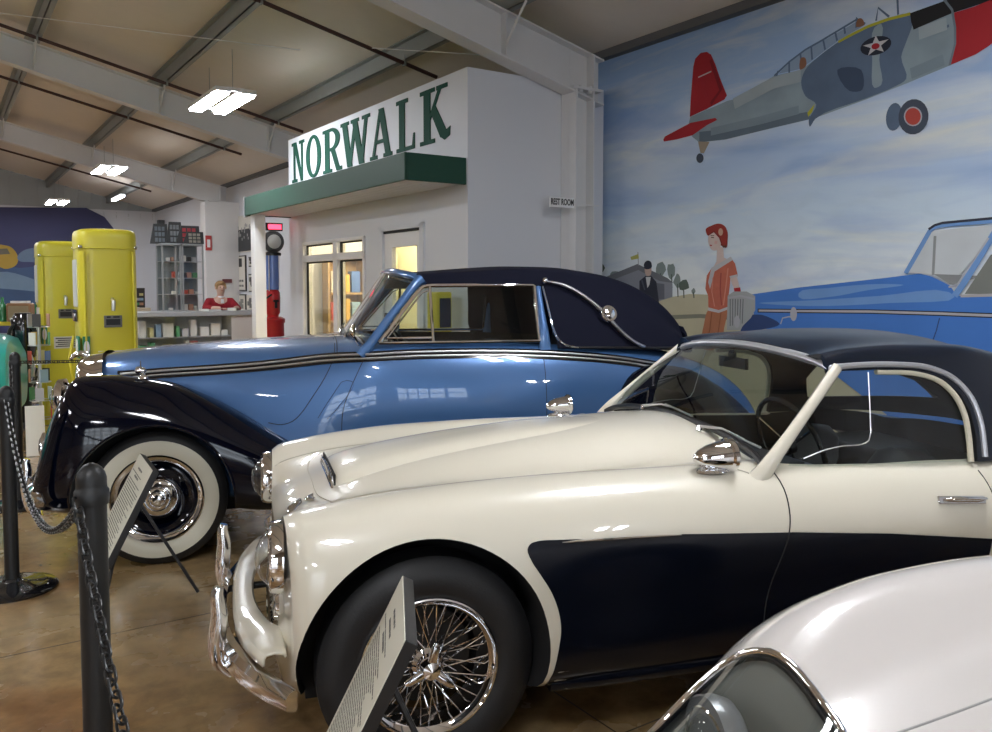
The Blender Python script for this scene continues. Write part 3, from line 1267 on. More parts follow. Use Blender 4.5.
ps('fin_mark', [(699, 77.5), (712, 71.5)], .012, paint('mark', (.5, .45, .45)))
pp('yellow_tab', [(808, 113), (815.5, 104), (813, 112), (809, 117)], paint('yellow', (.42, .40, .03)))
ps('wing_stripe', [(839, 42), (852, 35), (868, 27), (889, 19.4), (911, 14)], .022, MATS['paint_yellow'])
pp('canopy_glass', [(779, 74), (790, 63), (806, 51), (840, 32), (857, 22), (866, 25), (839, 41), (819, 56), (802, 69)], paint('canopy_pale', (.25, .34, .47)))
for pts in ([(775, 76), (790, 62), (806, 50), (822, 41), (842, 29), (857, 20), (866, 24)], [(777, 77), (779, 71)], [(790, 74), (790, 62)], [(803, 68), (801, 53)], [(813, 60), (812, 46)], [(826, 50), (824, 40)], [(838, 41), (836, 32)], [(846, 34), (845, 27)], [(857, 28), (857, 18), (864, 25)], [(877, 21), (879, 8), (890, 17)], [(899, 15), (898, -8)]):
    ps('canopy_frame', pts, .016, paint('frame', (.10, .15, .24)))
pp('pilot', [(857, 27), (859, 19), (863, 19), (865, 25)], paint('pilot', (.25, .12, .07)), True)
pp('pilot', [(801, 70), (802, 58), (806, 58), (807, 66)], MATS['paint_pilot'], True)
pp('cowl_panel', [(911, 13.5), (946, 1), (956, -3), (975, -8), (992, -14), (1020, -20), (1020, 2), (992, 1), (954, 13), (935, 21), (914.5, 30), (912, 22)], paint('black', (.012, .012, .014)))
pp('engine_cowl', [(955, 13), (975, 7), (992, 0), (1010, -4), (1012, 20), (1000, 38), (990, 46), (976.6, 54.6), (950.5, 65.6), (956, 44), (956.5, 28)], RED_P)
ps('cowl_ring', [(945, 0), (953, 10), (956, 28), (956, 44), (950.5, 65.6)], .016, paint('ring', (.16, .20, .24)))
ps('exhaust', [(931, 33), (950, 26)], .02, MATS['paint_plane_shadow'])


def el(cx, cy, rx, ry, rot=0, n=20):
    c_, s_ = math.cos(R(rot)), math.sin(R(rot))
    return [(cx + rx * math.cos(2 * PI * k / n) * c_ - ry * math.sin(2 * PI * k / n) * s_, cy + rx * math.cos(2 * PI * k / n) * s_ + ry * math.sin(2 * PI * k / n) * c_) for k in range(n)]


pp('roundel', el(876.8, 46, 16, 9, -17), paint('roundel', (.015, .02, .035)))
star = []
for k in range(10):
    rr = 1.0 if k % 2 == 0 else .40
    a = R(-90 + 36 * k)
    star.append((876.8 + 13.5 * rr * math.cos(a), 45.8 + 10 * rr * math.sin(a) - 13.5 * rr * math.cos(a) * .25))
pp('star', star, paint('white', (.5, .5, .52)))
pp('star_centre', el(876.5, 46.5, 4.2, 3, -17), RED_P)
pp('landing_wheel', el(895, 117, 8, 14, 8), DK_P)
pp('landing_wheel', el(914.4, 117, 15, 17.8, 10), paint('tyre', (.055, .07, .10)))
pp('wheel_ring', el(914, 116.6, 9.2, 9.8), paint('white2', (.42, .42, .46)))
pp('wheel_hub', el(914, 116.6, 7.8, 8.5), paint('hub_red', (.42, .06, .045)))
pp('tail_wheel_strut', [(699, 141.6), (710.6, 142), (704.8, 153.5), (701.4, 153)], paint('beige', (.33, .27, .20)))
pp('tail_wheel', el(700.9, 158.3, 3.6, 4.8), paint('tyre', (.05, .06, .09)))
# woman in red
X0, Y0, SC = 620, 180, 4.306
z_ = lambda pts: [(X0 + x / SC, Y0 + y / SC) for x, y in pts]
RED_D = paint('dress', (.50, .14, .09), var=.3, vs=9)
SKW = paint('skin_pale', (.62, .50, .46))
pp('skirt', z_([(385, 558), (465, 556), (452, 640), (440, 720), (355, 720), (366, 620)]), paint('skirt', (.42, .17, .09), var=.2), True)
pp('painted_person', z_([(398, 380), (440, 355), (482, 335), (500, 360), (512, 412), (480, 422), (478, 445), (466, 556), (430, 568), (385, 556), (384, 500), (372, 468), (378, 412)]), RED_D, label='painted woman in a red dress and close-fitting hat')
pp('neck', z_([(422, 292), (448, 288), (452, 335), (470, 342), (425, 372), (404, 380), (420, 350)]), SKW)
pp('face', z_([(388, 232), (398, 215), (432, 240), (440, 280), (426, 300), (402, 302), (390, 285), (384, 262)]), SKW, True)
pp('collar', z_([(398, 378), (482, 330), (490, 344), (412, 394), (400, 440), (392, 470), (384, 440)]), MATS['paint_white'])
pp('forearm', z_([(478, 418), (506, 412), (514, 440), (520, 468), (500, 476), (486, 446)]), SKW)
pp('glove', z_([(494, 466), (522, 462), (526, 486), (500, 492)]), RED_P)
pp('cuff', z_([(476, 414), (510, 406), (512, 416), (480, 424)]), MATS['paint_white'])
pp('dress_hem', z_([(384, 548), (430, 560), (468, 546), (468, 558), (430, 572), (384, 562)]), MATS['paint_white'])
pp('hat', z_([(374, 212), (400, 196), (430, 188), (455, 198), (468, 225), (468, 258), (462, 292), (446, 284), (432, 246), (410, 222), (384, 240), (376, 228)]), paint('hat', (.30, .035, .025)), True)
pp('hat_flower', z_(el(438, 224, 10, 16)), paint('flower', (.55, .35, .25)))
# a few brush strokes: folds, features, clouds
ps('dress_fold', z_([(440, 400), (436, 470), (442, 540)]), .012, paint('fold', (.30, .06, .05)))
ps('dress_fold', z_([(470, 380), (462, 450), (450, 540)]), .014, paint('fold_light', (.62, .25, .18)))
ps('dress_fold', z_([(405, 420), (400, 480), (412, 545)]), .012, MATS['paint_fold_light'])
ps('skirt_fold', z_([(400, 570), (392, 640), (380, 700)]), .014, paint('fold_brown', (.28, .10, .05)))
ps('skirt_fold', z_([(440, 570), (430, 640), (420, 700)]), .012, MATS['paint_fold_brown'])
ps('hair', z_([(440, 276), (452, 288), (462, 284)]), .018, paint('hair', (.10, .05, .03)))
ps('eye', z_([(397, 247), (410, 249)]), .008, MATS['paint_hair'])
ps('eyebrow', z_([(395, 239), (411, 240)]), .006, MATS['paint_hair'])
ps('lips', z_([(392, 281), (401, 282)]), .010, MATS['paint_red'])
ps('cheek', z_([(412, 268), (424, 270)]), .03, paint('cheek', (.64, .40, .36)))
ps('hat_band', z_([(384, 238), (410, 222), (434, 248), (446, 284)]), .014, paint('hat_dark', (.20, .02, .02)))
ps('fuselage_light', [(735, 104), (775, 83), (802, 76)], .10, paint('light_grey', (.33, .39, .42)))
ps('fuselage_dark', [(712, 132), (760, 121), (800, 110)], .07, paint('mid_grey', (.20, .26, .30)))
ps('fuselage_light', [(920, 34), (948, 24)], .09, MATS['paint_light_grey'])
ps('fuselage_dark', [(912, 74), (945, 60)], .08, MATS['paint_mid_grey'])
ps('fin_shadow', [(712, 60), (722, 90), (712, 104)], .035, paint('deep_red', (.22, .012, .02)))
ps('lapel', [(643, 280), (646, 290)], .02, paint('suit_light', (.08, .09, .12)))
# painted blue car
PB = paint('car_blue', (.06, .19, .55), var=.14, vs=2.5)
PB2 = paint('car_blue_light', (.16, .31, .60), var=.1)
pp('painted_car', [(752, 294.5), (800, 287.5), (861.5, 280.7), (890, 277.5), (921, 273.5), (933, 276.6), (951.6, 285.8), (958, 296), (1000, 294), (1080, 294), (1080, 480), (960, 470), (830, 370), (757, 322), (754, 310)], PB, label='painted blue car')
pp('bonnet_sheen', [(800, 293), (830, 288), (880, 284), (905, 285), (870, 290), (830, 297), (800, 297)], PB2, True)
pp('bonnet_sheen', [(760, 303), (820, 300), (880, 296), (950, 292), (956, 297), (890, 303), (810, 306)], PB2, True)
pp('painted_wing', [(742, 317), (757, 314.5), (764, 315), (781, 324), (760, 330), (742, 331)], paint('wing', (.03, .06, .17)), True)
pp('painted_grille', [(729, 295.5), (735, 291.5), (748, 291.5), (756.5, 296), (756.5, 310), (752, 318), (744, 326), (742, 330), (728, 330)], paint('grille', (.36, .38, .38)))
for k in range(6):
    ps('grille_line', [(731.5 + 2.6 * k, 299), (731.5 + 2.4 * k, 326 - .5 * k)], .010, paint('grille_dark', (.14, .15, .16)))
ps('grille_top', [(729, 298), (742, 296), (756, 299)], .018, MATS['paint_white2'])
pp('painted_headlamp', z_(el(510, 610, 13, 27)), MATS['paint_white2'])
ps('waist_line', [(759, 310.5), (800, 311), (870, 311.5), (940, 313.5), (1060, 318)], .034, MATS['paint_black'])
ps('waist_line', [(760, 310.5), (800, 311), (870, 311.5), (940, 313.5), (1060, 318)], .018, paint('strip', (.45, .43, .44)))
ps('painted_mirror', [(782, 324), (784, 318), (791, 316.5), (794, 318)], .012, MATS['paint_white2'])
pp('painted_mirror', el(795, 314, 3.4, 7), MATS['paint_white2'])
pp('painted_windscreen', [(908, 272.5), (932, 231), (990, 225.5), (1000, 226), (954, 285), (950, 284), (934, 275)], paint('screen', (.56, .60, .62)), label=None)
pp('screen_view', [(935, 274), (985, 276), (955, 284.5), (951, 284)], paint('view', (.24, .25, .25)))
ps('screen_frame', [(907, 273.5), (920, 251), (931, 231.5), (936, 227), (944, 225), (992, 221), (1030, 218)], .034, PB2)
ps('screen_frame', [(930, 229.5), (936, 225.4), (944, 223), (992, 218.6), (1030, 216)], .018, SUIT)
ps('screen_pillar', [(956, 296), (964, 285), (978, 262), (996, 233), (1010, 215)], .046, PB2)
ps('screen_pillar', [(950, 287), (958, 286), (970, 268), (990, 238)], .014, paint('pale', (.45, .47, .52)))
ps('screen_bar', [(936.5, 236), (934.5, 275)], .020, paint('bar', (.26, .28, .28)))
pp('side_glass', [(966, 294), (992, 255), (1030, 240), (1030, 294)], paint('sideglass', (.20, .21, .19)))
ps('side_sill', [(962, 296), (1030, 294)], .02, MATS['paint_strip'])
ps('painted_door_edge', [(941, 318), (938, 330), (931, 350)], .008, MATS['paint_wing'])
# painted purlin-coloured conduit across the top
# ================================================================== SECOND MURAL ON THE FAR WALL
m2 = hall(bpy.data.objects.new('night_mural', None))
COL.objects.link(m2)
tag(m2, 'dark blue mural with a yellow car, painted on the far end wall', 'mural')
MW2 = HW(0, A1)


def wq(px, py):
    h = hl(hit(px, py, MW2, UA))
    return (h.x, h.z)


L2 = [0]


def p2_(name, poly, m, sm=False):
    L2[0] += 1
    P = [wq(*p) for p in poly]
    if sm:
        P = [(p.x, p.y) for p in curve([Vector(p) for p in P], 4, closed=True)]
    return MB().sheet(P, lambda u, v_: Vector((u, A1 - .07 - .0008 * L2[0], v_))).build(name, m, m2, smooth=False, fix=False)


p2_('night_sky', [(-160, 206), (86, 208), (104, 217), (116, 232), (118, 262), (118, 333), (-160, 333)], paint('night', (.050, .055, .135), var=.35, vs=.5))
p2_('night_glow', [(-60, 262), (20, 268), (70, 262), (118, 275), (118, 312), (40, 318), (-60, 310)], paint('dusk', (.055, .10, .20), var=.3, vs=.8), True)
p2_('night_beam', [(0, 272), (30, 278), (60, 292), (20, 290), (-20, 284)], paint('beam', (.16, .24, .34)), True)
p2_('painted_yellow_car', [(-30, 249), (8, 246), (13, 249), (18, 258), (16, 265), (6, 269), (-4, 266), (-30, 268)], paint('yellow_car', (.42, .28, .05)), True)
p2_('yellow_car_window', [(-20, 250), (7, 248.5), (10, 254), (-20, 256)], paint('car_window', (.14, .13, .10)))
p2_('painted_pale_car', [(17, 258), (21, 252), (30, 248.5), (46, 249), (60, 256), (60, 262), (30, 262), (19, 261)], paint('pale_car', (.13, .19, .28)), True)
# ================================================================== TWO-TONE SPORTS CAR (cream over navy)
def wheel_disc(parent, name='wheel', y=-.60, x=0, z=.335, r=.335, w=.165, rim=.205, kind='wire', side=-1, ww=False, simple=False):
    """wheel with its own origin at the hub; local axle = y, outer face towards side*y"""
    hub = bpy.data.objects.new(name, None)
    COL.objects.link(hub)
    hub.location = (x, y, z)
    hub.parent = parent
    s = side
    h = w / 2
    pr = [(rim - .012, -h * .55), (rim + .006, -h * .80), (rim + .03, -h * .97), (rim + .07, -h * 1.02), (r - .035, -h * .93), (r - .012, -h * .72), (r - .002, -h * .60), (r, -h * .3), (r, 0),
          (r, h * .3), (r - .002, h * .60), (r - .012, h * .72), (r - .035, h * .93), (rim + .07, h * 1.02), (rim + .03, h * .97), (rim + .006, h * .80), (rim - .012, h * .55)]
    t = MB().lathe(pr, (0, 0, 0), (0, s, 0), 64, closed=True)
    for k in (-.5, 0, .5):   # tread grooves
        pass
    t.build('tyre', RUBBER, hub)
    if ww:
        wv = [(rim + .012, h * .885), (rim + .03, h * 1.0), (rim + .075, h * 1.045), (rim + .098, h * 1.0), (rim + .098, h * .9), (rim + .012, h * .8)]
        MB().lathe(wv, (0, 0, 0), (0, s, 0), 64, closed=True).build('whitewall', WHITEWALL, hub)
    return hub


def wire_wheel(parent, x, y, z, side, spokes=True):
    hub = wheel_disc(parent, 'wheel', y, x, z, .335, .165, .205, 'wire', side)
    s = side
    h = .0825
    # rim: chrome flanges and well
    rim = [(.212, h * .92), (.216, h * .80), (.205, h * .70), (.194, h * .66), (.188, h * .40), (.180, h * .1), (.172, -h * .1), (.180, -h * .5), (.200, -h * .8), (.212, -h * .9),
           (.206, -h * .92), (.194, -h * .8), (.176, -h * .5), (.166, -h * .1), (.174, h * .12), (.182, h * .42), (.188, h * .70), (.199, h * .78), (.207, h * .93)]
    MB().lathe(rim, (0, 0, 0), (0, s, 0), 64, closed=True).build('rim', CHROME, hub)
    drum = MB().lathe([(.0, -.06), (.15, -.06), (.15, -.03), (.0, -.028)], (0, 0, 0), (0, s, 0), 32)
    drum.build('brake_drum', mat('iron_dark', (.03, .028, .025), .6, metal=.5), hub)
    hb = MB().lathe([(.0, -.05), (.042, -.05), (.042, .01), (.050, .02), (.050, .045), (.038, .055), (.036, .075), (.028, .082), (.0, .084)], (0, 0, 0), (0, s, 0), 28)
    ho = hb.build('hub', CHROME, hub)
    # knock-off spinner with three ears
    sp = MB().lathe([(.034, .070), (.036, .085), (.026, .10), (.0, .108)], (0, 0, 0), (0, s, 0), 24)
    so = sp.build('spinner', CHROME, hub)
    for k in range(3):
        a = R(200 + 120 * k)
        d = Vector((math.cos(a), 0, math.sin(a)))
        pts = [d * .015 + Vector((0, s * .088, 0)), d * .045 + Vector((0, s * .094, 0)), d * .075 + Vector((0, s * .098, 0)), d * .086 + Vector((0, s * .098, 0))]
        MB().tube(pts, [.017, .015, .013, .007], 10, flat=.55, up=(0, 1, 0)).build('ear', CHROME, so)
    if spokes:
        n = 20
        first = {}
        for row, (r0, y0, r1, y1, tw) in enumerate(((.046, .045, .190, h * .62, 22), (.046, .040, .186, h * .40, -22), (.048, -.035, .176, h * .12, 30), (.048, -.040, .172, -h * .02, -30))):
            nn = 18 if row < 2 else 14
            for k in range(nn):
                base = 2 * PI * k / nn + row * .12
                if row not in first:
                    a1 = R(tw)
                    p0 = Vector((r0, s * y0, 0))
                    p1 = Vector((r1 * math.cos(a1), s * y1, r1 * math.sin(a1)))
                    o = MB().tube([p0, p1], .0021, 5).build('spoke', CHROME, hub)
                    first[row] = o
                else:
                    o = first[row].copy()
                    COL.objects.link(o)
                    o.parent = hub
                o.rotation_euler = (0, base, 0)
    return hub


def headlamp(parent, c, r, depth, fwd=Vector((-1, 0, 0))):
    """round lamp: chrome ring, domed ribbed lens, reflector bowl"""
    c = Vector(c)
    ring = MB().lathe([(r * .82, .012), (r * .90, .022), (r * .99, .016), (r * 1.04, -.004), (r * 1.04, -.018), (r * .84, -.018)], c, fwd, 40, closed=True)
    L = ring.build('headlamp', CHROME, parent)
    MB().lathe([(r * .86, .008), (r * .75, depth * .42), (r * .55, depth * .74), (r * .28, depth * .94), (.0, depth)], c, fwd, 32).build('lens', GLASS_LAMP, L)
    MB().lathe([(r * .84, .004), (r * .6, -r * .35), (r * .3, -r * .55), (.01, -r * .62)], c, fwd, 32).build('reflector', CHROME, L)
    MB().ball(c - fwd * r * .25, .018).build('bulb', WHITE, L)
    return L


HX, HY = -0.3916, 3.0845
HTH = R(16.8)
hea = empty('sports_car', (HX, HY, 0), HTH)
tag(hea, 'cream and navy two-seat sports car with wire wheels and navy hardtop', 'car')

# rows of (x, [(y,z) * 11]) from top centre round to bottom centre
def hrow(x, z0, z1, b, c, d, w_, l_, bt, zb=.20):
    return [(x, 0, z0), (x, -.22, z1), (x, -b[0], b[1]), (x, -c[0], c[1]), (x, -d[0], d[1]), (x, -w_[0], w_[1]), (x, -l_[0], l_[1]), (x, -bt[0], bt[1]), (x, -.5, zb), (x, 0, zb)]


HR = []
# mouth lip, then swelling to the nose
def ov(x, hw, zc, hh, sk=0.0, e=.8):
    out = []
    for k in range(10):
        t = PI / 2 + PI * k / 9
        cx = -abs(math.cos(t)) ** e * hw
        sz = math.copysign(abs(math.sin(t)) ** e, math.sin(t)) * hh
        out.append((x + sk * sz, cx, zc + sz))
    out[0] = (out[0][0], 0, out[0][2])
    out[-1] = (out[-1][0], 0, out[-1][2])
    return out


HR.append(ov(-.360, .30, .39, .100, .1))
HR.append(ov(-.420, .312, .39, .112, .1))
HR.append(ov(-.432, .330, .39, .130, .1))
HR.append(ov(-.430, .372, .39, .168, .05))
HR.append([(-.432, 0, .60), (-.430, -.16, .602), (-.426, -.30, .602), (-.420, -.42, .59), (-.412, -.51, .555), (-.405, -.585, .46), (-.405, -.56, .35), (-.415, -.46, .25), (-.42, -.26, .20), (-.42, 0, .19)])
HR.append([(-.428, 0, .685), (-.426, -.20, .695), (-.418, -.38, .735), (-.414, -.52, .788), (-.410, -.63, .765), (-.402, -.692, .66), (-.394, -.69, .47), (-.380, -.655, .33), (-.40, -.45, .24), (-.41, 0, .20)])
HR.append([(-.405, 0, .72), (-.40, -.21, .725), (-.395, -.41, .762), (-.39, -.545, .803), (-.385, -.655, .78), (-.38, -.722, .66), (-.375, -.722, .48), (-.365, -.69, .33), (-.38, -.5, .24), (-.38, 0, .20)])
HR.append(hrow(-.30, .770, .768, (.42, .786), (.56, .822), (.675, .795), (.742, .67), (.745, .49), (.72, .32)))
HR.append(hrow(-.10, .835, .828, (.42, .812), (.565, .848), (.690, .818), (.758, .69), (.760, .49), (.735, .30)))
HR.append(hrow(.15, .880, .870, (.42, .826), (.57, .866), (.695, .832), (.765, .70), (.765, .49), (.74, .28)))
HR.append(hrow(.50, .922, .905, (.42, .832), (.575, .873), (.690, .834), (.764, .70), (.760, .49), (.735, .27)))
HR.append(hrow(.85, .950, .930, (.43, .842), (.58, .870), (.680, .834), (.760, .70), (.755, .49), (.728, .26)))
HR.append(hrow(1.10, .958, .938, (.50, .868), (.60, .870), (.672, .838), (.757, .69), (.753, .49), (.724, .26)))
HR.append(hrow(1.30, .93, .915, (.52, .865), (.605, .862), (.668, .832), (.753, .69), (.75, .49), (.72, .26)))
HR.append(hrow(1.65, .88, .87, (.50, .85), (.60, .846), (.664, .818), (.748, .68), (.745, .48), (.715, .26)))
HR.append(hrow(2.05, .86, .855, (.48, .84), (.59, .832), (.66, .806), (.745, .67), (.745, .47), (.715, .27)))
HR.append(hrow(2.34, .865, .86, (.45, .838), (.58, .838), (.665, .812), (.752, .67), (.75, .47), (.72, .27)))
HR.append(hrow(2.75, .82, .81, (.43, .785), (.55, .79), (.645, .76), (.735, .62), (.73, .45), (.68, .28)))
HR.append(hrow(3.10, .72, .71, (.40, .69), (.51, .70), (.60, .675), (.68, .56), (.66, .42), (.60, .30)))
HR.append(hrow(3.28, .60, .60, (.36, .585), (.46, .59), (.53, .575), (.59, .51), (.58, .43), (.52, .36), .34))
HR.append(hrow(3.33, .50, .50, (.2, .50), (.26, .50), (.30, .49), (.33, .47), (.32, .45), (.28, .43), .43))
hv, hf = loft(mirror_rows(HR), nv=5, step=.035)
HSK = Skin(hv, hf)
hb = mk('body', hv, hf, [CREAM, DARK], hea)
fixn(hb)


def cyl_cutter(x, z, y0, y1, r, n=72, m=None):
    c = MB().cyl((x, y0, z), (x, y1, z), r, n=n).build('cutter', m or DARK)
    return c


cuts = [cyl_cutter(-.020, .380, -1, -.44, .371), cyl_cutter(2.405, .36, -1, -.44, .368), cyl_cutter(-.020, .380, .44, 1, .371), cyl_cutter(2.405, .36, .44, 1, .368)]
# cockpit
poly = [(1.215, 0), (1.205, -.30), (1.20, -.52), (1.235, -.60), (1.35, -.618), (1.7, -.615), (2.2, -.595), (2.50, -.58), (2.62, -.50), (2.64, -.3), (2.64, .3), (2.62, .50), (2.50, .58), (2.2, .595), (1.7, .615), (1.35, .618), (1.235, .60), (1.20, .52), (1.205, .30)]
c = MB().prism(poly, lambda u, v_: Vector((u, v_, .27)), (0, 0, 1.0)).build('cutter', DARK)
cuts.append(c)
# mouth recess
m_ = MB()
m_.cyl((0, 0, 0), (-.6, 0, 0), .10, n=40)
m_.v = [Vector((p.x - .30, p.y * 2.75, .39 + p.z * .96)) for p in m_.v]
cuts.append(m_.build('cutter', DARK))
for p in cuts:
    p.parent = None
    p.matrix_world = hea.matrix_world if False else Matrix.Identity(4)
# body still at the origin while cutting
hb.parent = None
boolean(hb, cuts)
hb.parent = hea

# navy side panel, both flanks
cove = [(.275, .700), (.285, .714), (.310, .720), (.38, .718), (.52, .710), (.79, .700), (1.2, .670), (1.6, .630), (2.045, .572), (2.036, .50), (2.032, .40), (2.036, .30), (2.045, .252), (.350, .252), (.366, .33), (.379, .40), (.384, .44), (.378, .49), (.352, .56), (.312, .625), (.285, .668)]
cove = [tuple(p) for p in cove]
cs = curve([Vector(p) for p in cove[-9:] + cove[:4]], .01)
cove_s = cove[4:13] + [tuple(p) for p in cs[:-1]] + [cove[3]]
cove_s = [tuple(p) for p in cove[3:13]] + [tuple(p) for p in cs[1:-1]]
for sg in (-1, 1):
    pnl = HSK.panel('side_panel', cove_s, NAVY, hea, .0018, .03, 'side', sg)
    pnl['label'] = 'navy side panel'
for sg in (-1, 1):
    sl_ = MB().tube([(.37, sg * .696, .258), (.5, sg * .710, .258), (1.2, sg * .706, .250), (2.02, sg * .698, .258)], .036, 12, flat=.9)
    sl_.build('sill', NAVY, hea)
# doors as flush panels
door = [(1.195, .858), (1.203, .80), (1.200, .74), (1.180, .66), (1.150, .58), (1.12, .50), (1.10, .40), (1.10, .285), (2.03, .285), (2.055, .45), (2.07, .62), (2.075, .76), (2.07, .80)]
line_m = SEAM
for sg in (-1, 1):
    up = [p for p in door]
    # split at cove line: the cream upper door
    zc = lambda x: .670 + (.630 - .670) * (x - 1.2) / .4 if x > 1.2 else .672
    upper = [(1.1985, .84), (1.203, .80), (1.200, .74), (1.186, .674), (1.6, .633), (2.062, .573), (2.072, .72), (2.066, .78)]
    lower = [(1.184, .668), (1.150, .58), (1.12, .50), (1.10, .40), (1.10, .290), (2.03, .290), (2.026, .40), (2.030, .50), (2.040, .566), (1.6, .626)]
    d = HSK.panel('door', upper, CREAM, hea, .0024, .03, 'side', sg)
    HSK.panel('lower_skin', lower, NAVY, d, .0030, .03, 'side', sg)['label'] = 'navy lower door skin'
    HSK.line([(1.190, .868), (1.203, .80), (1.200, .74), (1.184, .668), (1.150, .58), (1.12, .50), (1.10, .40), (1.10, .285)], .0022, 'side', sg, .002).build('shut_line', line_m, d)
    HSK.line([(2.062, .80), (2.072, .72), (2.062, .575), (2.05, .50)], .002, 'side', sg, .002).build('shut_line', line_m, d)
    # handle
    hp, hn = HSK.side(1.815, .722, sg, 0)
    hq, hn2 = HSK.side(2.025, .708, sg, 0)
    ax = (hq - hp).normalized()
    up_ = hn.cross(ax).normalized()
    H_ = MB()
    ctr = (hp + hq) / 2
    H_.obox(ctr + hn * .006, ax * .104, up_ * .014, hn * .004)
    hh = H_.build('door_handle', CHROME, d, bevel=.003)
    MB().tube([hp + ax * .03 + hn * .012, hp + ax * .045 + hn * .028, hp + ax * .11 + hn * .030, hq - ax * .02 + hn * .028, hq - ax * .008 + hn * .012], [.007, .009, .0085, .009, .007], 10, flat=.7).build('grip', CHROME, hh)
    # flash on the panel top
    sp_ = []
    for i in range(13):
        t = i / 12
        sp_.append((.385 + .40 * t, .7105 - .012 * t + .003 * math.sin(PI * t)))
    P = [HSK.side(x, z, sg, .006)[0] for x, z in sp_]
    MB().tube(P, [.0015 + .0085 * math.sin(PI * min(1, (i + .4) / 12.6)) ** .7 for i in range(13)], 8, flat=.5).build('chrome_flash', CHROME, hea)

# bonnet with its scoop, bonnet seam
bon = [(-.40, 0), (-.392, -.22), (-.375, -.40), (-.1, -.415), (.3, -.42), (.75, -.43), (.93, -.47), (.98, -.38), (1.02, -.2), (1.03, 0), (1.02, .2), (.98, .38), (.93, .47), (.75, .43), (.3, .42), (-.1, .415), (-.375, .40), (-.392, .22)]
MBs = HSK.line([(1.10, -.655), (.90, -.52), (.75, -.43), (.3, -.42), (-.1, -.415), (-.30, -.41), (-.405, -.395)], .0022, 'top', off=.0005)
MBs2 = HSK.line([(1.10, .655), (.90, .52), (.75, .43), (.3, .42), (-.1, .415), (-.30, .41), (-.405, .395)], .0022, 'top', off=.0005)
BON = HSK.panel('bonnet', [(-.26, -.395), (-.1, -.402), (.3, -.405), (.75, -.415), (.95, -.40), (1.02, -.2), (1.03, 0), (1.02, .2), (.95, .40), (.75, .415), (.3, .405), (-.1, .402), (-.26, .395), (-.29, .2), (-.29, -.2)], CREAM, hea, .0020, .035, 'top')
MBs.build('seam', mat('fender_bead', (.45, .42, .34), .5), hea)
MBs2.build('seam', MATS['fender_bead'], hea)
HSK.line([(-.26, -.39), (-.285, -.25), (-.29, 0), (-.285, .25), (-.26, .39)], .0015, 'top', off=.002).build('shut_line', MATS['fender_bead'], BON)
# scoop bulge with chrome mesh mouth
sc = []
for i, (x, hw, hh) in enumerate([(-.232, .222, .034), (-.20, .224, .042), (-.10, .215, .040), (.05, .20, .036), (.30, .18, .030), (.62, .15, .020), (.88, .09, .004)]):
    r_ = []
    for k in range(9):
        y = -hw + 2 * hw * k / 8
        zb = HSK.top(x, y)[0].z
        e = max(0, 1 - abs(y / hw) ** 4)
        r_.append((x, y, zb - .004 + hh * e ** .8))
    sc.append(r_)
v_, f_ = loft(sc, nv=3, step=.04, closed=False)
sco = mk('bonnet_scoop', v_, f_, CREAM, BON)
sm = MB()
for y in [-.205 + .0137 * k for k in range(31)]:
    zb = HSK.top(-.235, y)[0].z
    sm.box(-.238, -.234, y - .0014, y + .0014, zb - .004, zb + .032)
for z in (.008, .016, .024):
    sm.tube([(-.238, y, HSK.top(-.235, y)[0].z + z) for y in (-.205, -.1, 0, .1, .205)], .0012, 5)
sm.build('scoop_mesh', CHROME, sco)
rim_ = [(-.238, -.215, HSK.top(-.235, -.215)[0].z + .002)] + [(-.240, -.21 + .42 * k / 10, HSK.top(-.235, -.21 + .42 * k / 10)[0].z + .036 * (1 - abs(-1 + .2 * k) ** 6 * .5)) for k in range(11)] + [(-.238, .215, HSK.top(-.235, .215)[0].z + .002)]
MB().tube(rim_ + [(-.240, .21 - .42 * k / 10, HSK.top(-.235, .21 - .42 * k / 10)[0].z + .004) for k in range(11)], .0045, 8, closed=True).build('scoop_trim', CHROME, sco)
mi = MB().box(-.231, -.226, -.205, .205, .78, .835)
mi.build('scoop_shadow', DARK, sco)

# badges on the nose
def on_top(x, y, off=0):
    return HSK.top(x, y, off)


p, n = on_top(-.315, -.24, .004)
b1 = MB()
tx, ty, _ = frame_for(n)
fw_ = Vector((1, 0, 0)) - n * n.x
fw_.normalize()
sd = n.cross(fw_)
for sg in (-1, 1):
    b1.tube([p, p + sd * sg * .025 + fw_ * .004, p + sd * sg * .05 + fw_ * .014], [.012, .010, .004], 8, flat=.5)
b1.ball(p, .018, .018, .006)
b1.build('winged_badge', CHROME, hea)
q, n = on_top(-.375, -.30, .006)
b2 = MB().tube([q + Vector((-.012, -.045, -.010)), q + Vector((.0, -.01, .004)), q + Vector((.022, .03, .008)), q + Vector((.03, .07, .010))], [.006, .015, .014, .006], 10, flat=.6)
b2.build('nose_badge', CHROME, hea)

# lamps
for sg in (-1, 1):
    headlamp(hea, (-.437, sg * .54, .675), .104, .062, Vector((-1, 0, .02)))
    # side lamp under it
    c_ = Vector((-.425, sg * .46, .50))
    l2 = MB().lathe([(.026, -.01), (.032, .004), (.024, .014)], c_, (-1, 0, 0), 20).build('side_lamp', CHROME, hea)
    MB().lathe([(.025, .006), (.018, .022), (.0, .028)], c_, (-1, 0, 0), 20).build('lens', GLASS_LAMP, l2)

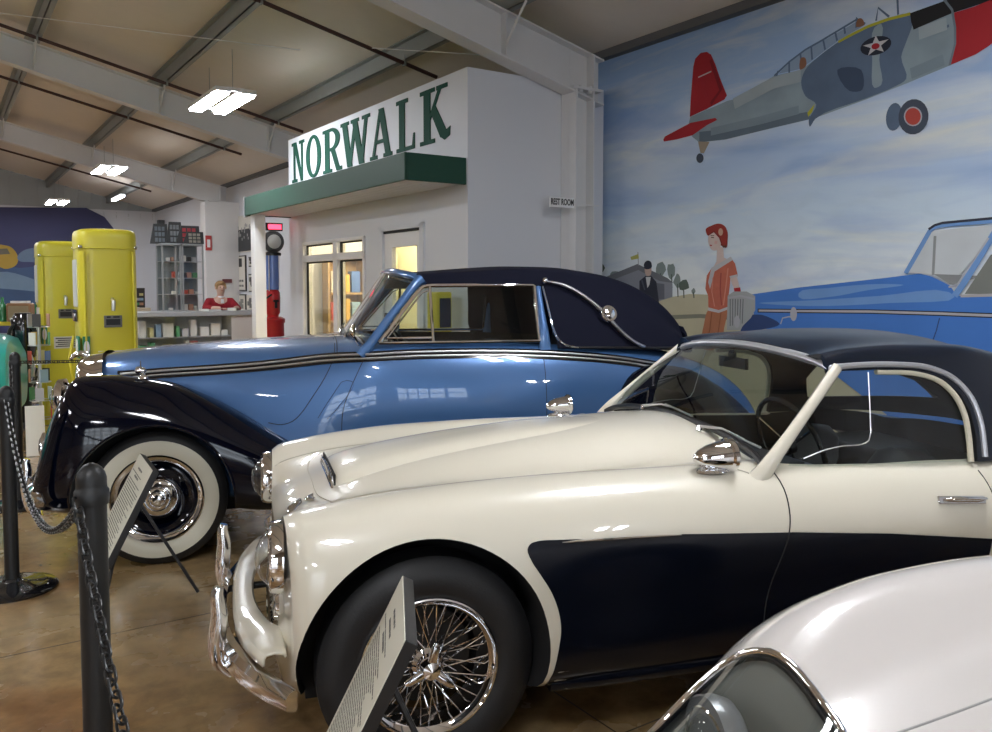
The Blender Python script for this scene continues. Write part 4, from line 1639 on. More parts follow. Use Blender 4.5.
# grille: chrome oval surround and wavy bars inside the mouth
gm = MB()
pts = [(-.432 + .012 * math.sin(R(t)), .335 * math.cos(R(t)) * .94, .39 + .112 * math.sin(R(t))) for t in range(0, 360, 10)]
gm.tube(pts, .011, 8, closed=True)
GR = gm.build('grille', CHROME, hea)
gb = MB()
for k in range(25):
    y = -.29 + .58 * k / 24
    hh = .112 * math.sqrt(max(0, 1 - (y / .315) ** 2))
    gb.tube([(-.40, y, .39 - hh), (-.40, y, .39 + hh)], .003, 5)
gb.each('grille_bar', CHROME, GR, smooth=False)

# bumper: curved chrome bar with twin overriders
def bumper_path(hw, xf, xe, z, n=21, p=2.6):
    return [(xf + (xe - xf) * abs(-1 + 2 * i / (n - 1)) ** p, hw * (-1 + 2 * i / (n - 1)), z) for i in range(n)]


def bumper(parent, hw, xf, xe, z, r=.045, over=(.25,), oh=(-.07, .10), fl=.42):
    P = bumper_path(hw, xf, xe, z)
    sec = [(-.2, -1), (.35, -.92), (.75, -.5), (.62, 0), (.75, .5), (.35, .92), (-.2, 1), (-.35, .5), (-.2, 0), (-.35, -.5)]
    vs, fs = [], []
    K = len(sec)
    for i, p_ in enumerate(P):
        a, b = Vector(P[max(i - 1, 0)]), Vector(P[min(i + 1, len(P) - 1)])
        d = (b - a).normalized()
        nrm = Vector((-d.y, d.x, 0))
        if nrm.x > 0:
            nrm = -nrm
        tp = 1 - .35 * abs(-1 + 2 * i / (len(P) - 1)) ** 6
        for u, w__ in sec:
            vs.append(Vector(p_) + nrm * u * r * .8 + Vector((0, 0, w__ * r * tp)))
    for i in range(len(P) - 1):
        for k in range(K):
            k2 = (k + 1) % K
            fs.append((i * K + k, i * K + k2, (i + 1) * K + k2, (i + 1) * K + k))
    fs += [tuple(range(K)), tuple(range((len(P) - 1) * K, len(P) * K))]
    bo = mk('bumper', vs, fs, CHROME, parent)
    fixn(bo)
    for o_ in over:
        for sg in (-1, 1):
            y = sg * o_
            t = abs(y / hw)
            x = xf + (xe - xf) * t ** 2.6 - .018
            c = MB()
            pr = [(x + .012, y, z + oh[0] - .02), (x - .008, y, z + oh[0]), (x - .026, y, z + oh[0] * .3), (x - .030, y, z + oh[1] * .25), (x - .022, y, z + oh[1] * .7), (x - .026, y, z + oh[1]), (x - .020, y, z + oh[1] + .018)]
            cc = curve([Vector(q) for q in pr], .02)
            nn = len(cc)
            c.tube(cc, [.012 + .016 * abs(math.sin(PI * min(1, (i + .8) / nn))) ** .5 for i in range(nn)], 12, flat=.95, up=(0, 1, 0))
            c.build('overrider', CHROME, bo)
    return bo


HB = bumper(hea, .72, -.600, -.40, .315, .048, (.36,), (-.04, .205))
ar = MB()
for sg in (-1, 1):
    ar.tube([(-.575, sg * .25, .315), (-.40, sg * .27, .315)], .014, 8)
ar.each('bumper_bracket', BLACK, hea)

# cream splash apron between the bumper and the nose
no = 25
vs, fs = [], []
for i in range(no):
    t = -1 + 2 * i / (no - 1)
    y = .60 * t
    xo = -.572 + .090 * abs(t) ** 3.2
    xi = -.500 + .062 * min(1, abs(t) / .62) ** 2.2
    xi = max(xi, xo + .004)
    if abs(t) > .62:
        xi = -.412
    zc_ = .402
    for u, dz in ((0, -.030), (.02, -.008), (.12, .004), (.5, .010), (.9, .004), (1, -.006)):
        vs.append((xo + (xi - xo) * u, y, zc_ + dz))
for i in range(no - 1):
    for k in range(5):
        fs.append((i * 6 + k, i * 6 + k + 1, i * 6 + k + 7, i * 6 + k + 6))
apr = mk('splash_apron', vs, fs, CREAM, hea)
fixn(apr)
sm_ = apr.modifiers.new('s', 'SOLIDIFY')
sm_.thickness = .008

# wheels
for (x, sg, full) in ((0, -1, True), (2.405, -1, False), (0, 1, False), (2.405, 1, False)):
    wire_wheel(hea, x, sg * .598, .3355, sg, full or False)
MB().cyl((0, -.55, .33), (0, .55, .33), .03, n=10).cyl((2.405, -.55, .33), (2.405, .55, .33), .03, n=10).build('axle', BLACK, hea)
MB().box(-.35, 3.0, -.42, .42, .17, .30).build('underbody', DARK, hea)

# ---- windscreen
base = [(1.165, -.655, .868), (1.175, -.60, .893), (1.182, -.45, .925), (1.18, -.22, .948), (1.18, 0, .955)]
base = base + [(x, -y, z) for x, y, z in base[-2::-1]]
head = [(1.512, -.552, 1.175), (1.512, -.50, 1.192), (1.502, -.38, 1.212), (1.495, -.19, 1.228), (1.493, 0, 1.234)]
head = head + [(x, -y, z) for x, y, z in head[-2::-1]]
BC = curve([Vector(p) for p in base], .04)
HCv = curve([Vector(p) for p in head], len(BC) // 8 or 1)


def resample(c, n):
    L = [0]
    for i in range(1, len(c)):
        L.append(L[-1] + (c[i] - c[i - 1]).length)
    out = []
    j = 0
    for k in range(n):
        t = L[-1] * k / (n - 1)
        while j < len(L) - 2 and L[j + 1] < t:
            j += 1
        u = (t - L[j]) / max(1e-9, L[j + 1] - L[j])
        out.append(c[j].lerp(c[j + 1], min(1, u)))
    return out


BC, HCv = resample(BC, 33), resample(HCv, 33)
ws = MB()
vs, fs = [], []
NR_ = 10
for i in range(33):
    for j in range(NR_ + 1):
        t = j / NR_
        p = BC[i].lerp(HCv[i], t) + Vector((-.018, 0, .012)) * math.sin(PI * t)
        vs.append(p)
for i in range(32):
    for j in range(NR_):
        a = i * (NR_ + 1) + j
        fs.append((a, a + 1, a + NR_ + 2, a + NR_ + 1))
scr = mk('windscreen', vs, fs, GLASS_CAR, hea)
MB().tube(HCv, .020, 10, flat=.8).build('header_trim', ALLOY, scr)
MB().tube([p + Vector((-.006, 0, -.004)) for p in BC], .013, 8).build('screen_rubber', BLACK, scr)
for sg in (-1, 1):
    pil = [Vector((1.105, sg * .650, .800)), Vector((1.150, sg * .657, .845)), Vector((1.185, sg * .655, .885)), Vector((1.27, sg * .634, .962)), Vector((1.40, sg * .597, 1.078)), Vector((1.522, sg * .558, 1.186))]
    pl = curve(pil, .03)
    MB().tube(pl, [.021 + .020 * (1 - i / len(pl)) ** 4 for i in range(len(pl))], 12, flat=.7, up=(0, 1, 0)).build('windscreen_pillar', CREAM, hea)
    MB().tube([p + Vector((-.026 + .006 * i / len(pl), -sg * .004, .0)) for i, p in enumerate(pl) if p.z > .87], .0045, 6).build('pillar_trim', CHROME_D, hea)
# scuttle ledge behind the screen: dashboard top
MB().prism([(1.19, -.60), (1.36, -.60), (1.38, 0), (1.36, .60), (1.19, .60), (1.175, 0)], lambda u, v_: Vector((u, v_, .84)), (0, 0, .02)).build('dashboard', mat('dash_vinyl', (.02, .022, .028), .5), hea)
MB().box(1.37, 1.40, -.60, .60, .66, .85).build('dash_face', mat('dash_paint', (.02, .03, .06), .3, coat=.5), hea)
# wipers
for y0 in (-.27, .20):
    p0 = HSK.top(1.135, y0, .006)[0]
    wp = MB().cyl(p0, p0 + Vector((0, 0, .018)), .012, .008, 12).build('wiper', CHROME, hea)
    tip = Vector((1.222, y0 - .17, .965 - .10 * abs(y0 - .17)))
    MB().tube([p0 + Vector((0, 0, .014)), p0.lerp(tip, .5) + Vector((0, 0, .022)), tip], [.006, .005, .003], 8).build('wiper_arm', CHROME_D, wp)
    MB().tube([tip + Vector((-.004, .12, .008)), tip + Vector((.0, -.10, -.012))], .0045, 6).build('wiper_blade', CHROME_D, wp)
# bonnet prop rib seen as a fine line, badge handle
HSK.line([(.62, .22), (.78, .0)], .0020, 'top', off=.003, smooth=False).build('bonnet_rib', CHROME_D, BON)
# mirrors on both wings: torpedo shape
for sg, x0, y0 in ((-1, .975, .63), (1, .90, .60)):
    p0 = HSK.top(x0, sg * y0, 0)[0]
    mo = MB().lathe([(.0, -.004), (.060, -.002), (.052, .008), (.022, .018), (.0, .02)], p0, (0, 0, 1), 28)
    mo.v = [Vector((p0.x + (v__.x - p0.x) * 1.0, p0.y + (v__.y - p0.y) * .6, v__.z)) for v__ in mo.v]
    mr = mo.build('wing_mirror', CHROME, hea)
    MB().tube([p0 + Vector((0, 0, .003)), p0 + Vector((.008, 0, .030))], [.028, .020], 14, flat=.5).build('stem', CHROME, mr)
    hc = p0 + Vector((.03, 0, .050)) if sg < 0 else p0 + Vector((.02, 0, .050))
    MB().lathe([(r_ * (.94 if sg < 0 else .75), h_ * (.86 if sg < 0 else .72)) for r_, h_ in [(.0, -.118), (.014, -.113), (.030, -.09), (.044, -.05), (.052, 0), (.054, .022), (.062, .03), (.062, .045), (.054, .052), (.0, .050)]], hc, Vector((1, 0, .05)), 32).build('mirror_shell', CHROME, mr)

# ---- hardtop
def trow(x, zc, zr, yr, zl=.83, yl=.655, mid=.985, ym=.622, dx=0):
    return [(x, 0, zc), (x, -.24 * yr / .55, zc - .010), (x, -.41 * yr / .55, zc - .034), (x + dx * .3, -(yr - .035), (zc + zr) / 2 + .006), (x + dx * .6, -yr, zr - .02), (x + dx, -ym, mid), (x + dx, -yl, zl)]


TR = [trow(1.492, 1.252, 1.19, .552), trow(1.60, 1.275, 1.197, .552), trow(1.85, 1.292, 1.195, .556), trow(2.10, 1.288, 1.185, .56), trow(2.33, 1.245, 1.15, .55),
      trow(2.55, 1.185, 1.08, .52, .83, .62, .96, .58), trow(2.75, 1.105, 1.0, .46, .82, .56, .92, .52), trow(2.90, 1.015, .94, .38, .81, .47, .88, .43), trow(3.0, .93, .88, .28, .80, .36, .84, .33), trow(3.04, .84, .83, .2, .78, .24, .80, .22)]
top_rows = []
for r_ in TR:
    far = [Vector((p[0], -p[1], p[2])) for p in r_[1:]]
    top_rows.append(far[::-1] + [Vector(p) for p in r_])
tv, tf = loft(top_rows, nv=5, step=.035, closed=False)
TSK = Skin(tv, tf)
ht = mk('hardtop', tv, tf, [TOP_NAVY, DARK], None)
so = ht.modifiers.new('s', 'SOLIDIFY')
so.thickness = .022
so.offset = -1
boolean(ht, [])
wo = [(1.30, .70), (1.35, .90), (1.515, 1.162), (1.53, 1.172), (1.70, 1.172), (1.88, 1.160), (1.985, 1.128), (2.045, 1.075), (2.072, 1.01), (2.080, .93), (2.075, .85), (2.07, .70)]
cut = MB().prism(wo, lambda u, v_: Vector((u, -1.2, v_)), (0, 2.4, 0)).build('cutter', DARK)
# rear quarter windows
rq = [(2.30, .895), (2.27, 1.0), (2.33, 1.10), (2.55, 1.085), (2.80, .99), (2.90, .90)]
cut2 = MB().prism(rq, lambda u, v_: Vector((u, -1.2, v_)), (0, 2.4, 0)).build('cutter', DARK)
boolean(ht, [cut, cut2])
ht.parent = hea
ht['label'] = 'navy hardtop roof'
for sg in (-1, 1):
    # drip rail, outer chrome bead and cream inner channel round the opening
    rail = [(1.525, 1.186), (1.62, 1.190), (1.78, 1.188), (1.93, 1.172), (2.03, 1.130), (2.088, 1.06), (2.108, .97), (2.108, .88), (2.105, .828)]
    TSK.line(rail, .011, 'side', sg, .003, .02, n=8).build('drip_rail', ALLOY, ht)
    inn = [(1.70, 1.168), (1.88, 1.156), (1.975, 1.125), (2.03, 1.07), (2.052, 1.01), (2.056, .93), (2.052, .83)]
    TSK.line(inn, .011, 'side', sg, -.010, .02, n=8).build('window_channel', mat('cream_rubber', (.62, .58, .46), .5), ht)
    # glass: sliding side window and quarter light
    g1 = []
    for u, w_ in [(1.27, .86), (1.50, 1.17), (1.70, 1.172), (1.88, 1.160), (1.985, 1.128), (2.045, 1.075), (2.06, 1.0), (2.06, .83), (1.40, .85)]:
        t = (w_ - .83) / .35
        g1.append((u, sg * (.640 - .092 * t), w_))
    gg = MB()
    tri = geometry.tessellate_polygon([[Vector((p[0], p[2], 0)) for p in g1]])
    gg.add(g1, [tuple(t) for t in tri])
    gg.build('side_window', GLASS_CAR, hea, smooth=False)
    # frameless quarter light with rounded lower corner
    qp = curve([Vector((1.655, 1.165)), Vector((1.640, 1.05)), Vector((1.625, .955))], .03)[:-1] + curve([Vector((1.625, .955)), Vector((1.612, .928)), Vector((1.575, .916)), Vector((1.50, .915)), Vector((1.42, .905)), Vector((1.33, .882))], .02)
    MB().tube([(p.x, sg * (.648 - .092 * (p.y - .83) / .35), p.y) for p in qp], .0022, 5).build('quarter_light_edge', CHROME_D, hea)

# sill bead on the door top
for sg in (-1, 1):
    HSK.line([(1.26, .862), (1.5, .846), (1.8, .836), (2.06, .828)], .006, 'side', sg, -.004).build('sill_bead', MATS['cream_rubber'], hea)

# ---- interior
def seat(parent, x, y, z, w=.46, d=.46, h=.5, m=LEATHER):
    s_ = MB()
    rows = []
    for xx, zt in ((x - d / 2, z + .10), (x - d / 2 + .05, z + .16), (x, z + .15), (x + d / 2, z + .12)):
        rows.append([(xx, y + w / 2 * math.cos(t), max(z, z + (zt - z) * (.55 + .45 * math.sin(t)))) for t in [2 * PI * k / 10 for k in range(10)]])
    v1, f1 = loft(rows, 3, .08)
    so_ = mk('seat', v1, f1, m, parent)
    rows = []
    for k, (zz, ww, xo) in enumerate(((z + .10, .95, 0), (z + .3, 1.0, .04), (z + h * .9, .92, .10), (z + h + .04, .70, .13), (z + h + .07, .3, .14))):
        rows.append([(x + d / 2 - .04 + xo + .06 * math.sin(t), y + ww * w / 2 * math.cos(t), zz) for t in [2 * PI * k2 / 10 for k2 in range(10)]])
    v2, f2 = loft(rows, 3, .08)
    mk('backrest', v2, f2, m, so_)
    return so_


for sg in (-1, 1):
    seat(hea, 1.78, sg * .29, .30, .44, .44, .44, LEATHER)
swc = Vector((1.50, -.33, .86))
axs = Vector((1, 0, .35)).normalized()
sw = MB().torus(swc, axs, .195, .010, 40, 8).build('steering_wheel', BLACKG, hea)
s2 = MB()
x_, y_, _ = frame_for(axs)
for t in (90, 210, 330):
    s2.tube([swc, swc + (x_ * math.cos(R(t)) + y_ * math.sin(R(t))) * .19], .005, 6)
s2.each('wheel_spoke', CHROME, sw)
MB().cyl(swc - axs * .02, swc - axs * .2, .02, n=10).lathe([(.0, .01), (.03, .008), (.03, -.02)], swc, axs, 16).build('column', BLACK, sw)
MB().cyl((1.44, 0, 1.19), (1.455, 0, 1.19), .02, n=8).box(1.445, 1.46, -.10, .10, 1.135, 1.18).build('rear_view_mirror', BLACK, hea)
MB().box(2.16, 2.60, -.50, .50, .30, .74).build('rear_seat', BLACK, hea, bevel=.06)
MB().box(1.2, 2.1, -.06, .06, .3, .42).build('tunnel', DARK, hea)
fp = MB().obox((0, 0, 0), (.001, 0, 0), (0, .15, 0), (0, 0, .055))
fp.v = [Vector((-.655, .0, .30)) + Vector((p.x, p.y * .9, p.z)) for p in fp.v]
# tail lamps and rear bumper
for sg in (-1, 1):
    MB().lathe([(.03, -.02), (.034, 0), (.02, .03), (0, .036)], (3.24, sg * .48, .56), (1, 0, 0), 18).build('tail_lamp', mat('red_lens', (.5, .01, .01), .15, coat=1), hea)
rbp = [(3.42 - .14 * abs(-1 + .1 * i) ** 2.6, .72 * (-1 + .1 * i), .40) for i in range(21)]
MB().tube(rbp, .035, 10, flat=1.2).build('bumper', CHROME, hea)
# ================================================================== BLUE DROPHEAD COUPE
BX, BY, BTH = -1.9679, 5.0268, R(15)
blu = empty('drophead_coupe', (BX, BY, 0), BTH)
tag(blu, 'two-tone blue drophead coupe with dark wings, whitewall tyres and navy folding hood', 'car')


def brow(x, z0, s1, s2, be, mx, lo, bt, zb=.30):
    return [(x, 0, z0), (x, -s1[0], s1[1]), (x, -s2[0], s2[1]), (x, -be[0], be[1]), (x, -mx[0], mx[1]), (x, -lo[0], lo[1]), (x, -bt[0], bt[1]), (x, 0, zb)]


BR = [
    brow(-.335, 1.080, (.12, 1.070), (.215, 1.03), (.275, .93), (.285, .75), (.285, .50), (.26, .36)),
    brow(-.20, 1.102, (.15, 1.092), (.27, 1.045), (.345, .95), (.365, .76), (.365, .50), (.33, .34)),
    brow(.10, 1.128, (.18, 1.117), (.33, 1.070), (.43, .965), (.465, .77), (.47, .50), (.42, .32)),
    brow(.50, 1.152, (.22, 1.142), (.41, 1.100), (.55, .99), (.600, .80), (.61, .50), (.56, .30)),
    brow(.85, 1.168, (.25, 1.160), (.47, 1.125), (.635, 1.03), (.690, .84), (.70, .50), (.66, .27)),
    brow(1.02, 1.178, (.27, 1.172), (.51, 1.146), (.672, 1.07), (.728, .87), (.735, .50), (.70, .26)),
    brow(1.15, 1.185, (.30, 1.182), (.56, 1.165), (.695, 1.11), (.757, .90), (.76, .50), (.72, .25)),
    brow(1.45, 1.18, (.33, 1.18), (.60, 1.165), (.710, 1.105), (.782, .91), (.78, .50), (.735, .25)),
    brow(1.80, 1.17, (.33, 1.17), (.60, 1.160), (.715, 1.098), (.790, .90), (.785, .50), (.735, .25)),
    brow(2.15, 1.16, (.33, 1.16), (.60, 1.150), (.715, 1.088), (.790, .89), (.785, .50), (.735, .25)),
    brow(2.55, 1.13, (.33, 1.13), (.58, 1.120), (.700, 1.060), (.775, .87), (.77, .50), (.73, .26)),
    brow(2.90, 1.09, (.31, 1.085), (.54, 1.070), (.660, 1.01), (.735, .83), (.73, .50), (.70, .28)),
    brow(3.20, 1.02, (.28, 1.01), (.48, .985), (.585, .93), (.655, .77), (.66, .50), (.62, .30)),
    brow(3.50, .88, (.24, .87), (.40, .85), (.49, .79), (.55, .67), (.55, .48), (.52, .33)),
    brow(3.70, .68, (.19, .67), (.31, .66), (.38, .62), (.43, .55), (.43, .46), (.40, .38), .36),
    brow(3.76, .52, (.1, .52), (.16, .515), (.19, .50), (.21, .48), (.21, .46), (.2, .44), .43),
]
bv, bf = loft(mirror_rows(BR), nv=5, step=.04)
BSK = Skin(bv, bf)
bb = mk('body', bv, bf, [BLUE, DARK], None)
fixn(bb)
# cabin opening
cab = [(1.16, .0), (1.17, -.50), (1.20, -.60), (1.35, -.640), (2.2, -.650), (2.62, -.62), (2.72, -.5), (2.74, 0), (2.72, .5), (2.62, .62), (2.2, .65), (1.35, .64), (1.20, .60), (1.17, .50)]
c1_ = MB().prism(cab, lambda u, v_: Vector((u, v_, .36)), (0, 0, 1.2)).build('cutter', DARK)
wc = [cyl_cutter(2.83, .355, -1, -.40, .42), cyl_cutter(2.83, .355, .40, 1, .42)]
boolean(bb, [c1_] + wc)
bb.parent = blu


# ---- wings (separate dark pressings)
def sect(x0, yc, hw, zb, zt, tilt=0.0, e=.62, n=14, sg=-1):
    out = []
    zm, hh = (zb + zt) / 2, (zt - zb) / 2
    for k in range(n):
        t = 2 * PI * k / n + PI / 2
        cx = math.copysign(abs(math.cos(t)) ** e, math.cos(t)) * hw
        sz = math.copysign(abs(math.sin(t)) ** e, math.sin(t)) * hh
        # crown narrower than the flank: pull the upper outside inwards
        cx *= 1 - .25 * max(0, sz / hh) ** 2
        out.append((x0 + tilt * sz / hh, sg * (yc + cx * 1.0), zm + sz))
    return out


def wing_rows(spec, sg):
    return [sect(*q, sg=sg) for q in spec]


FW = [(-.580, .58, .03, .50, .60, .02), (-.572, .58, .08, .43, .72, .035), (-.552, .58, .125, .37, .84, .060), (-.515, .585, .170, .33, .945, .075), (-.46, .588, .208, .31, .998, .065), (-.38, .59, .232, .30, 1.008, .05), (-.25, .59, .24, .30, 1.008, .02),
      (-.08, .59, .242, .30, .988, 0), (.08, .59, .242, .30, .955, 0), (.22, .59, .242, .30, .895, 0), (.36, .592, .24, .28, .820, 0), (.50, .60, .235, .26, .735, 0), (.68, .62, .22, .25, .625, 0), (.88, .65, .19, .24, .515, 0), (1.08, .68, .16, .235, .42, 0), (1.25, .69, .15, .23, .34, 0), (1.5, .69, .15, .23, .295, 0), (2.0, .69, .15, .23, .29, 0), (2.40, .69, .15, .23, .30, 0)]
RW = [(2.36, .74, .07, .24, .33, 0), (2.42, .735, .10, .24, .52, 0), (2.48, .73, .12, .24, .70, 0), (2.55, .73, .13, .24, .85, 0), (2.65, .73, .135, .24, .955, 0), (2.80, .725, .14, .24, 1.0, 0), (3.0, .72, .14, .24, .975, 0), (3.2, .70, .14, .25, .88, 0), (3.4, .66, .13, .27, .74, 0), (3.58, .62, .10, .30, .56, 0), (3.66, .60, .05, .34, .44, 0)]
for sg in (-1, 1):
    v1, f1 = loft(wing_rows(FW, sg), nv=4, step=.035)
    fw = mk('front_wing', v1, f1, [FENDER, DARK], None)
    fixn(fw)
    if sg < 0:
        WSK = Skin(v1, f1)
    # wheel opening with an inward lip, inner clearance
    cu = [cyl_cutter(-.005, .362, sg * .45, sg * 1.2, .402), ]
    boolean(fw, cu)
    fw.parent = blu
    fw['label'] = 'midnight blue front wing and running board'
    v1, f1 = loft(wing_rows(RW, sg), nv=4, step=.04)
    rw = mk('rear_wing', v1, f1, [FENDER, DARK], None)
    fixn(rw)
    boolean(rw, [cyl_cutter(2.83, .355, sg * .4, sg * 1.2, .41)])
    rw.parent = blu
    rw['label'] = 'midnight blue rear wing'
    # rolled bead along the wheel opening
    arc = [(-.005 + .404 * math.cos(R(t)), .362 + .404 * math.sin(R(t))) for t in range(-4, 186, 6)]
    P = []
    sk_ = Skin(v1, f1)
    skf = Skin(*loft(wing_rows(FW, sg), nv=4, step=.035))
    for x, z in arc:
        q, nn = skf.side(x, z, sg, -.001)
        if q is not None:
            P.append(q)
    MB().tube(P, .007, 8).build('wing_bead', FENDER, fw)

# inner engine-bay side filling between the bonnet and wing
for sg in (-1, 1):
    MB().box(-.36, .95, sg * .33 - .02, sg * .33 + .02, .33, .82).build('inner_panel', FENDER, blu)
MB().box(-.40, 3.2, -.40, .40, .20, .36).build('chassis', DARK, blu)

# ---- grille shell, mascot
gs = []
for x, hw, zt in ((-.485, .195, .960), (-.481, .222, 1.015), (-.44, .255, 1.062), (-.330, .290, 1.092)):
    r_ = []
    for k in range(12):
        t = k / 11
        # arch shaped outline from bottom right over the top
        a = PI * t
        y = -hw * math.copysign(abs(math.cos(a)) ** .45, math.cos(a))
        z = .62 + (zt - .62) * abs(math.sin(a)) ** .42
        if k in (0, 11):
            z = .36
        r_.append((x - .03 * (1 - abs(y / hw)) * 1.0, y, z))
    gs.append(r_)
v1, f1 = loft(gs, nv=3, step=.02, closed=False)
GS = mk('radiator_shell', v1, f1, CHROME, blu)
sl = MB()
for k in range(19):
    y = -.19 + .38 * k / 18
    x = -.490 - .03 * (1 - abs(y / .205))
    sl.box(x, x + .012, y - .005, y + .005, .38, .925 - .1 * abs(y / .2) ** 3)
sl.each('grille_slat', CHROME, GS, smooth=False)
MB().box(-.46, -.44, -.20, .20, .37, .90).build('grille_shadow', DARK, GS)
ms = MB()
ms.lathe([(.0, 0), (.024, 0), (.022, .012), (.012, .022), (0, .024)], (-.475, 0, 1.035), (0, 0, 1), 20)
mc = ms.build('mascot', CHROME, GS)
# bird-like mascot leaning forward with swept wings
bd = curve([Vector((-.43, 0, 1.050)), Vector((-.455, 0, 1.070)), Vector((-.49, 0, 1.080)), Vector((-.53, 0, 1.070)), Vector((-.55, 0, 1.045))], .008)
MB().tube(bd, [.006 + .013 * math.sin(PI * (i + .5) / len(bd)) for i in range(len(bd))], 12).build('mascot_body', CHROME, mc)
for sg in (-1, 1):
    wgp = curve([Vector((-.52, sg * .008, 1.072)), Vector((-.495, sg * .022, 1.080)), Vector((-.465, sg * .034, 1.070)), Vector((-.44, sg * .036, 1.055))], .01)
    MB().tube(wgp, [.018 - .012 * i / len(wgp) for i in range(len(wgp))], 8, flat=.4).build('mascot_wing', CHROME, mc)

# ---- lamps
for sg in (-1, 1):
    headlamp(blu, (-.478, sg * .555, .890), .098, .055, Vector((-1, 0, .03)))
    # little side lamp on top of each wing
    q, nn = skf.top(-.07, sg * .60, 0) if sg > 0 else WSK.top(-.07, sg * .60, 0)
    sl_ = MB().lathe([(.0, 0), (.026, 0), (.022, .012), (.012, .02), (.010, .03), (.0, .03)], q, (0, 0, 1), 18).build('wing_lamp', CHROME, blu)
    MB().lathe([(.0, .0), (.014, .01), (.021, .035), (.017, .055), (.0, .062)], q + Vector((.02, 0, .042)), (-1, 0, .05), 18).build('lamp_body', CHROME, sl_)
    MB().tube([q + Vector((-.01, 0, .04)), q + Vector((-.012, 0, .095))], [.005, .002], 8).build('finial', CHROME, sl_)
    # spot lamp low at the front
    sc_ = Vector((-.61, sg * .36, .60))
    s3 = MB().lathe([(.02, .07), (.055, .05), (.078, .01), (.08, -.008), (.0, -.002)], sc_, (1, 0, 0), 28).build('fog_lamp', CHROME, blu)
    MB().lathe([(.074, -.008), (.05, -.022), (.0, -.028)], sc_, (1, 0, 0), 28).build('lens', GLASS_LAMP, s3)
    MB().tube([sc_ + Vector((.02, 0, -.07)), sc_ + Vector((.06, 0, -.17))], .012, 8).build('bracket', CHROME_D, s3)
BB = bumper(blu, .76, -.672, -.54, .40, .055, (.46,), (-.12, .14))
ba = MB()
for sg in (-1, 1):
    ba.tube([(-.65, sg * .30, .40), (-.35, sg * .30, .40)], .02, 8)
ba.each('bumper_bracket', BLACK, blu)
# second, lower front blade
MB().tube([(-.655 + .10 * abs(-1 + .1 * i) ** 2.6, .72 * (-1 + .1 * i), .29) for i in range(21)], .022, 10, flat=1.2).build('lower_bumper_bar', CHROME, blu)

# ---- waist moulding: dark recess with two chrome strips
belt = [(-.245, .972), (.0, .990), (.3, 1.010), (.6, 1.036), (.9, 1.070), (1.1, 1.083), (1.35, 1.092), (1.7, 1.091), (2.0, 1.082), (2.3, 1.062), (2.6, 1.028), (2.85, .985)]
for sg in (-1, 1):
    bc_ = curve([Vector(p) for p in belt], .08)
    wm = BSK.panel('waist_moulding', [(p.x, p.y + .027) for p in bc_] + [(p.x, p.y - .027) for p in bc_[::-1]], BLACKG, blu, .003, .03, 'side', sg)
    BSK.line([(x + (.02 if i == 0 else 0), z + .011) for i, (x, z) in enumerate(belt)], .0062, 'side', sg, .006, .03, n=8).build('upper_strip', CHROME_D, wm)
    BSK.line([(x + (.02 if i == 0 else 0), z - .011) for i, (x, z) in enumerate(belt)], .0062, 'side', sg, .006, .03, n=8).build('lower_strip', CHROME_D, wm)
# ---- shut lines: bonnet edge, scuttle, door
for sg in (-1, 1):
    bl_ = BSK.line([(.945, 1.165), (.935, 1.12), (.915, 1.06), (.87, .97), (.80, .86), (.745, .78), (.70, .735), (.64, .715), (.57, .725)], .0022, 'side', sg, .0005)
    bl_.build('bonnet_edge', SEAM, blu)
    vp = BSK.line([(.955, .945), (.985, .955), (1.02, .945), (.93, .80), (.88, .745)], .0016, 'side', sg, .0005)
    vp = BSK.line([(.955, .945), (.86, .80), (.83, .75)], .0016, 'side', sg, .0005, mb=vp)
    vp.build('vent_flap', SEAM, blu)
    door_o = [(1.075, 1.06), (1.045, 1.0), (1.00, .90), (.965, .80), (.955, .70), (.96, .55), (.99, .40), (1.03, .33), (2.09, .33), (2.10, .6), (2.10, .9), (2.10, 1.07)]
    dn = BSK.panel('door', door_o, BLUE, blu, .0016, .035, 'side', sg)
    BSK.line([(1.10, 1.10), (1.075, 1.06), (1.045, 1.0), (1.00, .90), (.965, .80), (.955, .70), (.96, .55), (.99, .40), (1.03, .33)], .0022, 'side', sg, .001).build('shut_line', SEAM, dn)
    BSK.line([(2.10, 1.14), (2.10, 1.0), (2.10, .8), (2.10, .33)], .0022, 'side', sg, .001).build('shut_line', SEAM, dn)
    hpq = BSK.side(2.0, .93, sg, .0)
# bonnet centre hinge and handles
HSKl = BSK.line([(-.38, 0), (0, 0), (.5, 0), (1.0, 0)], .0035, 'top', off=.0)
HSKl.build('bonnet_hinge', CHROME_D, blu)
BSK.line([(.945, -.58), (.955, -.4), (.96, 0), (.955, .4), (.945, .58)], .002, 'top', off=.0005).build('bonnet_edge', SEAM, blu)

